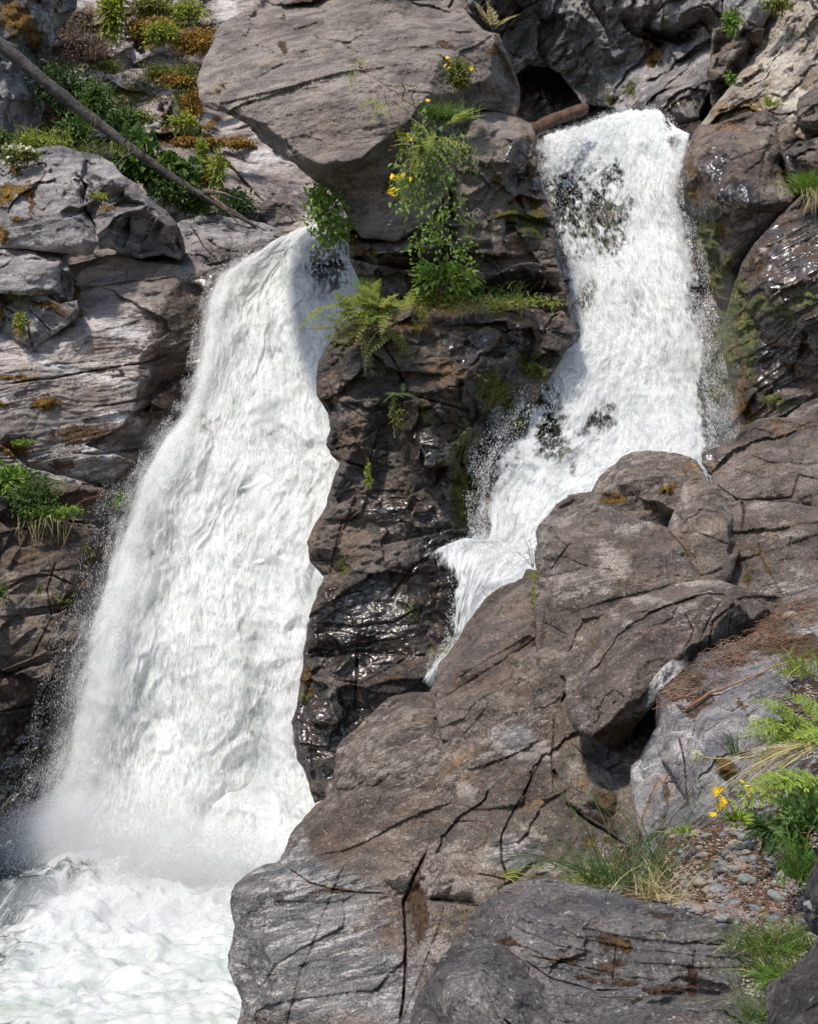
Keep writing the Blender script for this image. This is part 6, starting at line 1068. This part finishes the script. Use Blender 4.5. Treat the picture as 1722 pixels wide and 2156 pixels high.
# twigs by the stream
def twiglet(label, x, y, d, hts, seed):
    return sprays(label, [[(x, y), (x + hx * .5, y - hy * .6), (x + hx, y - hy)] for hx, hy in hts], d, .022, 'olive', seed, name='willow_twig', cat='twig', pairs=1, every=3, r=.0035, thin=.5, jit=.8, dvar=.02)
twiglet('tall thin budding twig against the white water by the brown slab', 1122, 1195, 10.6, [(-20,70),(-4,52),(-30,30)], 6)
twiglet('short thin twig on top of the triangular slab', 1030, 1262, 10.7, [(-22,24),(12,20),(-2,18)], 7)
grass('thin grass in the seam at the top of the triangular slab', 1122, 1215, 10.5, 40, .09, 8, 'yellow', 70, w=.002)
shrub('green weeds in the seam beside the triangular slab', 1122, 1260, 10.3, 4, 34, 200, .018, 'yellow', 6, 71, cat='weed', name='weed')
grass('small weeds where the triangular slab meets the wet rock', 930, 1375, 10.2, 40, .07, 14, 'yellow', 72, w=.0018)
# fallen trunk
def wood_mat(name, c1, c2, sc=(3, 3, 30)):
    t = NT(name); P = t.n('TexCoord').outputs['Object']; n = t.noise(P, 9, 8, .75, .6); n2 = t.noise(P, 40, 6, .8)
    col = t.mix(t.ramp(n, .42, .58), c1, c2); col = t.mix(t.ramp(n2, .42, .58), t.mix(1.0, col, (.55, .55, .55), 'MULTIPLY'), col)
    bp = t.n('Bump', {'Height': t.math('ADD', t.noise(P, 16, 8, .75), t.math('MULTIPLY', n2, .4)), 'Distance': .04, 'Strength': .9})
    return t.out(t.n('BsdfPrincipled', {'Base Color': col, 'Roughness': .85, 'Normal': bp.outputs[0]}).outputs[0])
BARK = wood_mat('grey_brown_bark', (.055, .045, .040), (.135, .112, .10)); LOGM = wood_mat('wet_brown_wood', (.075, .035, .018), (.20, .10, .052)); SPL = wood_mat('split_wood', (.30, .17, .09), (.50, .36, .24))
def trunk(label, name, cat, pts, mat, sides=18, rough=.05, group=None):
    x0, y0, d0 = pts[0][:3]; e, o = grow(name, label, cat, pts[-1][0], pts[-1][1], pts[-1][2], group)
    P = np.array([np.array(at(a[0], a[1], a[2])) - o for a in pts]); r = np.array([a[3] for a in pts]); m = 90; u = np.linspace(0, len(pts) - 1, m)
    Q = np.stack([np.interp(u, np.arange(len(pts)), P[:, i]) for i in range(3)], 1); rr = np.interp(u, np.arange(len(pts)), r)
    for _ in range(6): Q[1:-1] = (Q[:-2] + Q[1:-1] + Q[2:]) / 3
    V, F = tubes([Q], [rr], sides); n = fbm((V * 4).astype(np.float32), 4, 8); cen = np.repeat(Q, sides, 0); V = V + (V - cen) * (n[:, None] * rough * 8)
    caps = []; a0 = len(V); V = np.vstack([V, Q[:1], Q[-1:]]); k = np.arange(sides)
    caps = np.vstack([np.stack([(k + 1) % sides, k, np.full(sides, a0)], 1), np.stack([(m - 1) * sides + k, (m - 1) * sides + (k + 1) % sides, np.full(sides, a0 + 1)], 1)])
    new_mesh('trunk', V, [F, caps], mat, True, e); return e, o
e, o = trunk('long bare grey fallen trunk leaning across the upper left ledges', 'fallen_trunk', 'fallen trunk', [(-120,-2,21.2,.115),(0,92,21.6,.105),(100,176,21.9,.094),(200,255,22.2,.084),(300,330,22.4,.074),(380,385,22.6,.064),(450,425,22.7,.056),(500,452,22.8,.042),(540,478,22.8,.025)], BARK)
for q, rr_ in zip(([(282,322,22.2),(262,330,22.1),(240,352,22.0)], [(300,330,22.3),(306,318,22.2)], [(262,300,22.1),(270,285,22.0)], [(455,425,22.5),(480,445,22.4),(502,470,22.4)], [(430,405,22.5),(470,408,22.5),(520,425,22.5)], [(530,436,22.7),(560,442,22.7),(610,455,22.7),(622,470,22.7)], [(540,460,22.7),(552,440,22.6),(590,438,22.6),(625,460,22.7)], [(410,400,22.5),(470,440,22.4),(560,486,22.5)]), (np.array([.03,.018,.006]), .03, .02, np.array([.035,.02,.01]), np.array([.03,.02,.008]), .008, .007, np.array([.02,.015,.01]))):
    V, F = tubes([np.array([np.array(at(*a)) - o for a in q])], [rr_], 6); new_mesh('branch', V, F, BARK, True, e)
for q, rr_ in zip(([(432,408,22.55),(455,420,22.55),(478,442,22.6)], [(445,412,22.5),(470,432,22.5),(482,448,22.5)], [(430,400,22.5),(452,402,22.5),(478,408,22.5)]), (.022, .018, .014)):
    V, F = tubes([np.array([np.array(at(*a)) - o for a in q])], [rr_], 5); new_mesh('splinter', V, F, SPL, True, e)
trunk('short wet brown log jammed in the cave at the lip of the right waterfall', 'log', 'log', [(1085,290,18.6,.085),(1115,275,18.9,.085),(1170,250,19.4,.082),(1226,230,19.9,.080),(1229,229,19.95,.070)], LOGM)
# ------------------------------------------------------------------ right foreground plants
grass('tall thin grass clump rising before the pale crusted bedrock', 1345, 1850, 5.5, 60, .62, 50, 'dim', 80, w=.0022, fan=.42, lean=(-.08, -.05, 1), droop=.5, seeds=16)
grass('lower green grass beside the tall clump', 1300, 1862, 5.6, 150, .26, 44, 'grass', 81, w=.0022, fan=.55, lean=(-.3, -.1, 1), straw=50)
grass('dry bleached grass at the edge of the long dark boulder', 1385, 1892, 5.1, 110, .20, 34, 'straw', 82, w=.002, fan=.7)
grass('grass leaning left over the bedrock', 1255, 1855, 5.7, 26, .46, 26, 'grass', 83, w=.0024, fan=.3, lean=(-.8, -.1, .7), droop=.8)
grass('small pale grass tuft on the bedrock crack', 1060, 1845, 8.15, 16, .26, 5, 'yellow', 84, w=.004, fan=.3, lean=(.6, -.2, .35), droop=.9)
flower_plant('yellow daisy plant with thin petals beside the gravel patch', [(1500,1716),(1512,1700),(1508,1690),(1520,1684),(1510,1672),(1516,1660),(1506,1664),(1522,1690)], (1552,1728), 5.7, .019, seed=10, leaves=70, leaf=.055, lm='cedar', petals=11)
flower_plant('smaller yellow daisies right behind the main daisy plant', [(1560,1646),(1572,1656),(1580,1664),(1576,1672)], (1590,1740), 5.8, .014, seed=11, leaves=20, leaf=.07, lm='mid', petals=10)
def dandelion(label, x, y, d, stem, r):
    rg = np.random.default_rng(int(x)); e, o = grow('dandelion', label, 'dandelion', stem[-1][0], stem[-1][1], stem[-1][2]); c = np.array(at(x, y, d)) - o
    n = 420; A = unit(rg.normal(0, 1, (n, 3))); V, F = leafmesh(c + A * r * .35, A, unit(rg.normal(0, 1, (n, 3))), np.full(n, r * .6), np.full(n, r * .06)); V2, F2 = leafmesh(c + A * r * .9, unit(rg.normal(0, 1, (n, 3))), A, np.full(n, r * .3), np.full(n, r * .10))
    new_mesh('seed_head', np.vstack([V, V2]), np.vstack([F, F2 + len(V)]), LM['fluff'], False, e)
    a = rg.normal(0, 1, (60, 3)); V, F = leafmesh(c + unit(a) * r * .1, unit(a), unit(rg.normal(0, 1, (60, 3))), np.full(60, r * .3), np.full(60, r * .12)); new_mesh('seed', V, F, LM['twig'], False, e)
    P = [c] + [np.array(at(*q)) - o for q in stem]; V, F = tubes([np.array(P)], [.0028], 5); new_mesh('stem', V, F, LM['straw'], True, e)
dandelion('lower dandelion seed head on a long horizontal stem', 1466, 1592, 5.6, [(1500,1597,5.6),(1570,1596,5.6),(1640,1580,5.6),(1720,1545,5.7)], .026)
dandelion('upper dandelion seed head beside the cedar sprays', 1588, 1518, 5.7, [(1620,1530,5.7),(1680,1545,5.7),(1725,1560,5.7)], .026)
fronds('bright green cedar seedling at the right edge above the daisies', 1728, 1530, 5.6, 13, .28, 'cedar', 90, lean=(-.75, -.25, .15), fan=.55, spread=34, name='cedar_seedling', cat='cedar seedling', leaflet=.24, pairs=12)
fronds('bright green cedar sprays right of the yellow daisies', 1745, 1650, 5.4, 9, .36, 'cedar', 91, lean=(-1.0, -.2, .05), fan=.40, spread=26, name='cedar_seedling', cat='cedar seedling', leaflet=.24, pairs=12)
grass('pale dry grass hanging over the orange moss at the right', 1700, 1570, 5.5, 60, .30, 18, 'straw', 92, lean=(-1, -.2, -.1), fan=.3, w=.0022, droop=.7)
shrub('dark leafy plant at the right edge above the gravel', 1695, 1762, 4.9, 46, 56, 900, .045, 'mid', 20, 93, name='leafy_plant', cat='leafy plant')
shrub('lobed dark leaves between the daisies and the leafy plant', 1625, 1748, 5.3, 24, 14, 60, .06, 'dark', 8, 94, name='leafy_plant', cat='leafy plant')
grass('green grass at the right edge between gravel and leafy plant', 1690, 1850, 4.7, 170, .24, 20, 'grass', 95, w=.0022, fan=.4)
grass('green grass right of the long dark boulder', 1640, 2000, 4.25, 420, .15, 44, 'grass', 96, w=.0017, fan=.7, straw=120)
grass('bright grass tuft spreading beside the corner rock', 1655, 2060, 3.95, 260, .13, 26, 'bright', 97, w=.0015, fan=.9, lean=(-.6, -.2, .6))
grass('wispy grass at the bottom edge beside the corner rock', 1600, 2150, 3.7, 110, .13, 18, 'grass', 98, w=.0014, fan=.7)
grass('thin grass stalks in front of the long dark boulder', 1560, 2120, 3.8, 5, .42, 10, 'dim', 99, w=.001, fan=.15, lean=(-.25, 0, 1))
grass('green blades before the flat grey outcrop', 1545, 1590, 6.3, 18, .20, 8, 'grass', 100, w=.003, fan=.2, lean=(-.3, 0, 1))
grass('small grass in the upper right needles', 1685, 1420, 7.2, 90, .24, 26, 'yellow', 101, w=.003, fan=.5)
grass('tiny cedar green weed at the left end of the gravel', 1440, 1752, 5.9, 60, .06, 16, 'cedar', 102, w=.003, fan=.9)
grass('short grass on the step behind the long dark boulder', 1225, 1862, 6.0, 60, .14, 24, 'straw', 103, w=.002, fan=.7)
# ------------------------------------------------------------------ gravel, pebbles, needles
deps = bpy.context.evaluated_depsgraph_get(); deps.update()
from mathutils.bvhtree import BVHTree
def bvh(o): return BVHTree.FromObject(o, deps)
SURF = [bvh(o) for o in bpy.data.objects if o.type == 'MESH' and o.name.startswith(('ground', 'rock_outcrop', 'rock_slab', 'rock_block', 'boulder')) and o.parent is None and o.bound_box[0][1] < 9.5]
def drop(x, y):
    o = Vector((0, 0, H)); dr = Vector(ray(x, y)).normalized(); best = None
    for b in SURF:
        h = b.ray_cast(o, dr)
        if h[0] is not None and (best is None or h[3] < best[3]): best = h
    return best
def pebble_mesh(seed, mat, name='pebble'):
    import bmesh
    bm = bmesh.new(); bmesh.ops.create_icosphere(bm, subdivisions=2, radius=1.0); rg = np.random.default_rng(seed)
    pl = unit(rg.normal(0, 1, (7, 3))); off = .62 + .3 * rg.random(7)
    for v in bm.verts:
        c = np.array(v.co)
        for p, q in zip(pl, off):
            k = c @ p
            if k > q: c = c - p * (k - q) * .9
        v.co = Vector(c * [1, .75, .45])
    me = bpy.data.meshes.new(name); bm.to_mesh(me); bm.free(); me.materials.append(mat); return me
def pebmat(name, c):
    t = NT(name); P = t.n('TexCoord').outputs['Object']; col = t.mix(t.ramp(t.noise(P, 3, 6, .75), .42, .58), tuple(k * .72 for k in c), c)
    bp = t.n('Bump', {'Height': t.noise(P, 4, 8, .75), 'Distance': .12, 'Strength': .7}); return t.out(t.n('BsdfPrincipled', {'Base Color': col, 'Roughness': .85, 'Normal': bp.outputs[0]}).outputs[0])
PC = [('pale grey', (.44, .43, .41)), ('blue grey', (.34, .36, .39)), ('pinkish tan', (.50, .38, .31)), ('greenish grey', (.40, .44, .40)), ('beige', (.52, .45, .36)), ('dark grey', (.24, .23, .22))]
PM = [(n, pebmat(n.replace(' ', '_') + '_pebble', c)) for n, c in PC]; PMESH = [[pebble_mesh(k * 10 + j, m) for j in range(3)] for k, (n, m) in enumerate(PM)]
def put_pebble(x, y, r, k, j, label, group, rg, name='pebble'):
    h = drop(x, y)
    if h is None or h[0].y < 4.35 and y < 1900: return None
    o = bpy.data.objects.new(name, PMESH[k][j]); COL.objects.link(o); nz = h[1] if h[1].z > 0 else -h[1]
    o.rotation_euler = (rg.normal(0, .25), rg.normal(0, .25), rg.random() * 6.28); s = r * (.8 + .4 * rg.random()); o.scale = (s, s * (.8 + .3 * rg.random()), s); o.location = h[0] + Vector((0, 0, s * .22))
    tag(o, label, 'pebble' if name == 'pebble' else 'stone', group); return o
rg = np.random.default_rng(4)
named = [(1575,1861,.052,3,'largest flat greenish grey pebble in the gravel patch'), (1476,1864,.042,4,'beige angular pebble nearest the mossy step'), (1513,1873,.036,1,'blue grey pebble right of the beige angular one'), (1490,1878,.030,0,'grey pebble between the beige and the blue grey ones'),
         (1545,1905,.032,1,'blue grey pebble low in the gravel beside the long boulder'), (1590,1918,.032,1,'blue grey flat pebble farthest right along the long boulder'), (1496,1912,.030,0,'pale four sided pebble at the edge of the long boulder'), (1460,1760,.050,2,'pinkish angular stone at the top left of the gravel patch'),
         (1552,1786,.046,4,'tan upright angular stone in the upper gravel'), (1620,1812,.034,0,'grey flat stone in the middle right of the gravel'), (1530,1795,.026,2,'pinkish oval stone at the upper middle of the gravel'), (1543,1756,.040,5,'dark flat stone under the daisy plant'), (1661,1299,.050,2,'pale stone lying on the dry needles by the wrinkled boulder'),
         (1440,1906,.034,4,'tan stone half under the dry bleached grass'), (1468,1918,.030,2,'pink stone at the left end of the gravel by the boulder'), (1556,1925,.030,2,'reddish flat stone low in the gravel'), (1640,1780,.034,2,'pinkish stone by the dark leafy plant'), (1600,1700,.05,0,'light grey flat stone behind the daisy leaves')]
for x, y, r, k, lab in named: put_pebble(x, y, r, k, int(rg.integers(0, 3)), lab, None, rg, 'pebble' if r < .05 else 'stone')
cnt = 0
for _ in range(900):
    x = 1405 + rg.random() * 310; y = 1735 + rg.random() * 260
    if y < 1745 + abs(x - 1560) * .12 or y > 1915 + (x - 1500) * .25 + 20: continue
    if fbm(np.array([[x / 60, y / 40, 3.]], np.float32), 3, 5)[0] < -.06: continue
    k = int(rg.choice(6, p=[.25, .15, .26, .10, .16, .08]))
    if put_pebble(x, y, .013 + .024 * rg.random() ** 2, k, int(rg.integers(0, 3)), PC[k][0] + ' small pebble scattered in the gravel patch', PC[k][0] + ' pebbles in the gravel patch', rg): cnt += 1
    if cnt > 260: break
# fine grit: one object
def scatter(n, box, test):
    out = []
    while len(out) < n:
        x = box[0] + rg.random() * (box[2] - box[0]); y = box[1] + rg.random() * (box[3] - box[1])
        if not test(x, y): n -= .2; continue
        h = drop(x, y)
        if h is not None and h[0].y > 4.05 and (y > 1720 or fbm(np.array([[x / 40, y / 22, 5.]], np.float32), 3, 9)[0] > -.08): out.append((h[0], h[1]))
        else: n -= .15
    return out
def grit(name, pts, rlo, rhi, mats):
    ico = np.array([[0,0,1],[.9,0,.3],[.28,.85,.3],[-.72,.53,.3],[-.72,-.53,.3],[.28,-.85,.3],[0,0,-.4]]); f = np.array([[0,1,2],[0,2,3],[0,3,4],[0,4,5],[0,5,1]])
    n = len(pts); P = np.array([p[0] for p in pts]); a = rg.random(n) * 6.28; r = rlo + (rhi - rlo) * rg.random(n) ** 2.5
    V = ico[None] * (np.array([1, .8, .6]) * (.7 + .6 * rg.random((n, 1, 3)))) ; ca, sa = np.cos(a)[:, None], np.sin(a)[:, None]
    V = np.stack([V[..., 0] * ca - V[..., 1] * sa, V[..., 0] * sa + V[..., 1] * ca, V[..., 2]], -1) * r[:, None, None] + P[:, None]
    F = (f[None] + (np.arange(n) * 7)[:, None, None]).reshape(-1, 3)
    o = new_mesh(name, V.reshape(-1, 3), F, mats[0], False); 
    for m in mats[1:]: o.data.materials.append(m)
    o.data.polygons.foreach_set('material_index', np.repeat(rg.integers(0, len(mats), n), 5).astype(np.int32)); return tag(o, kind='stuff', label='fine mixed gravel and grit between the pebbles', cat='gravel')
tin = lambda x, y: (y > 1740 and y < 1935 + (x - 1500) * .3 and x > 1400) or (x > 1560 and y > 1900)
grit('gravel', scatter(5200, (1400, 1735, 1722, 2100), tin) + scatter(1200, (1640, 1420, 1722, 1600), lambda x, y: True), .003, .011, [m for n, m in PM] + [LM['needle']])
def sticks(name, label, pts, lo, hi, r, mat, flat=.15, ang=None):
    n = len(pts); P = np.array([p[0] for p in pts]) + [0, 0, .008]; N = np.array([p[1] if p[1].z > 0 else -p[1] for p in pts]); A = rg.normal(0, 1, (n, 3))
    if ang is not None: A = A * .45 + np.array(ang)
    A = unit(A - N * (A * N).sum(1)[:, None] * (1 - flat)); L = lo + (hi - lo) * rg.random(n) ** 1.5
    P = P + N * (rg.random(n) ** 2 * .035)[:, None]
    u = unit(np.cross(A, rg.normal(0, 1, (n, 3)))); v = np.cross(A, u); V = np.zeros((n, 9, 3)); bend = u * (rg.normal(0, .12, n) * L)[:, None]
    for i, (t_, b_) in enumerate(((-.5, 0), (0, 1), (.5, 0))):
        for k in range(3):
            a = k * 2.094; V[:, i * 3 + k] = P + A * (L * t_)[:, None] + bend * b_ + (u * math.cos(a) + v * math.sin(a)) * r
    f = np.array([[i * 3 + k, i * 3 + (k + 1) % 3, (i + 1) * 3 + (k + 1) % 3, (i + 1) * 3 + k] for i in range(2) for k in range(3)])
    return tag(new_mesh(name, V.reshape(-1, 3), (f[None] + (np.arange(n) * 9)[:, None, None]).reshape(-1, 4), mat, True), label, 'needle litter', kind='stuff')
def band(x, y):   # dry needles along the foot of the wrinkled boulder up to the right edge
    c = 1472 - (x - 1390) * .64 + 12; return abs(y - c) < 14 + (x - 1390) * .12 + rg.normal(0, 8)
sticks('needle_litter', 'rust brown dry needles and twigs drifted beside the wrinkled boulder', scatter(1000, (1385, 1250, 1722, 1500), band), .03, .15, .0016, LM['needle'], ang=(.3, .2, .1))
sticks('twig_litter', 'pale dry twigs lying over the needle drift', scatter(700, (1400, 1260, 1722, 1480), band), .05, .30, .0020, LM['twig'], ang=(.7, .3, .2))
sticks('needle_litter', 'scattered dry needles over the gravel and the mossy step', scatter(1300, (1390, 1735, 1722, 2060), tin), .02, .06, .0010, LM['needle'])
for lab, pts in (('long pale dry branch lying along the top of the grey outcrop', [(1440,1500),(1500,1462),(1570,1435),(1640,1405),(1700,1395)]), ('bent reddish stick leaning on the striped pale rock', [(1340,1730),(1370,1690),(1400,1640),(1430,1610)])):
    P = []
    for x, y in pts:
        h = drop(x, y)
        if h is not None: P.append(np.array(h[0] + Vector((0, -.02, .02))))
    P = np.array(P); o = P[0]; m = 14; u = np.linspace(0, len(P) - 1, m); Q = np.stack([np.interp(u, np.arange(len(P)), P[:, i]) for i in range(3)], 1) - o
    V, F = tubes([Q + rg.normal(0, .004, Q.shape)], [np.linspace(.009, .004, m)], 6); ob = new_mesh('dry_branch', V, F, LM['needle'], True); ob.location = Vector(o); tag(ob, lab, 'dry branch')

shrub('second orange moss cushion above the pale ledge', 300, 62, 27.2, 30, 16, 2400, .05, 'moss', 20, 26, name='moss_cushion', cat='moss', spread=.35)
shrub('orange moss cushion beside the drooping olive bush', 372, 172, 26.0, 30, 9, 1500, .05, 'moss', 14, 27, name='moss_cushion', cat='moss', spread=.35)
shrub('orange and green moss hanging under the tip of the tilted boulder', 402, 222, 25.8, 18, 26, 1600, .05, 'moss', 14, 28, name='moss_cushion', cat='moss', spread=.35)

for i, (x, y, d, n, sp, m, lab) in enumerate([(860,648,16.5,160,30,'straw','dry grass between the ferns and the leafy plant'), (1060,632,16.8,120,30,'grass','green grass near the end of the ledge between the falls'), (905,640,16.5,150,26,'olive','olive grass under the leafy plant on the ledge'), (975,652,16.4,80,14,'straw','dry tuft hanging over the pillar edge below the ledge grass')]):
    grass(lab, x, y, d, n, .16, sp, m, 120 + i, w=.004, fan=.9, lean=(0, -.3, .5))
for i, (x, y, d, rx, ry, m, lab) in enumerate([(300,250,25.8,26,12,'olive','olive tufts on the pale ledge above the maple shrub'), (230,140,26.6,22,10,'olive','small olive tufts on the upper pale slab'), (120,130,26.2,40,20,'twig','brown brushwood in the shade above the dark leafy bush'), (440,300,24.9,26,8,'moss','orange moss strip below the left tip of the tilted boulder'), (505,300,24.9,34,6,'moss','orange moss strip along the top of the pale slope'), (390,300,24.9,26,8,'moss','orange moss strip right of the maple shrub'), (430,372,24.3,18,10,'moss','orange moss clump above the splintered trunk end'), (160,55,27.4,40,24,'twig','brown brushwood at the top left')]):
    shrub(lab, x, y, d, rx, ry, 900, .05, m, 10, 130 + i, name='moss_cushion' if m == 'moss' else 'low_plant', cat='moss' if m == 'moss' else 'low plant', thin=.3 if m == 'twig' else .5, spread=.4)
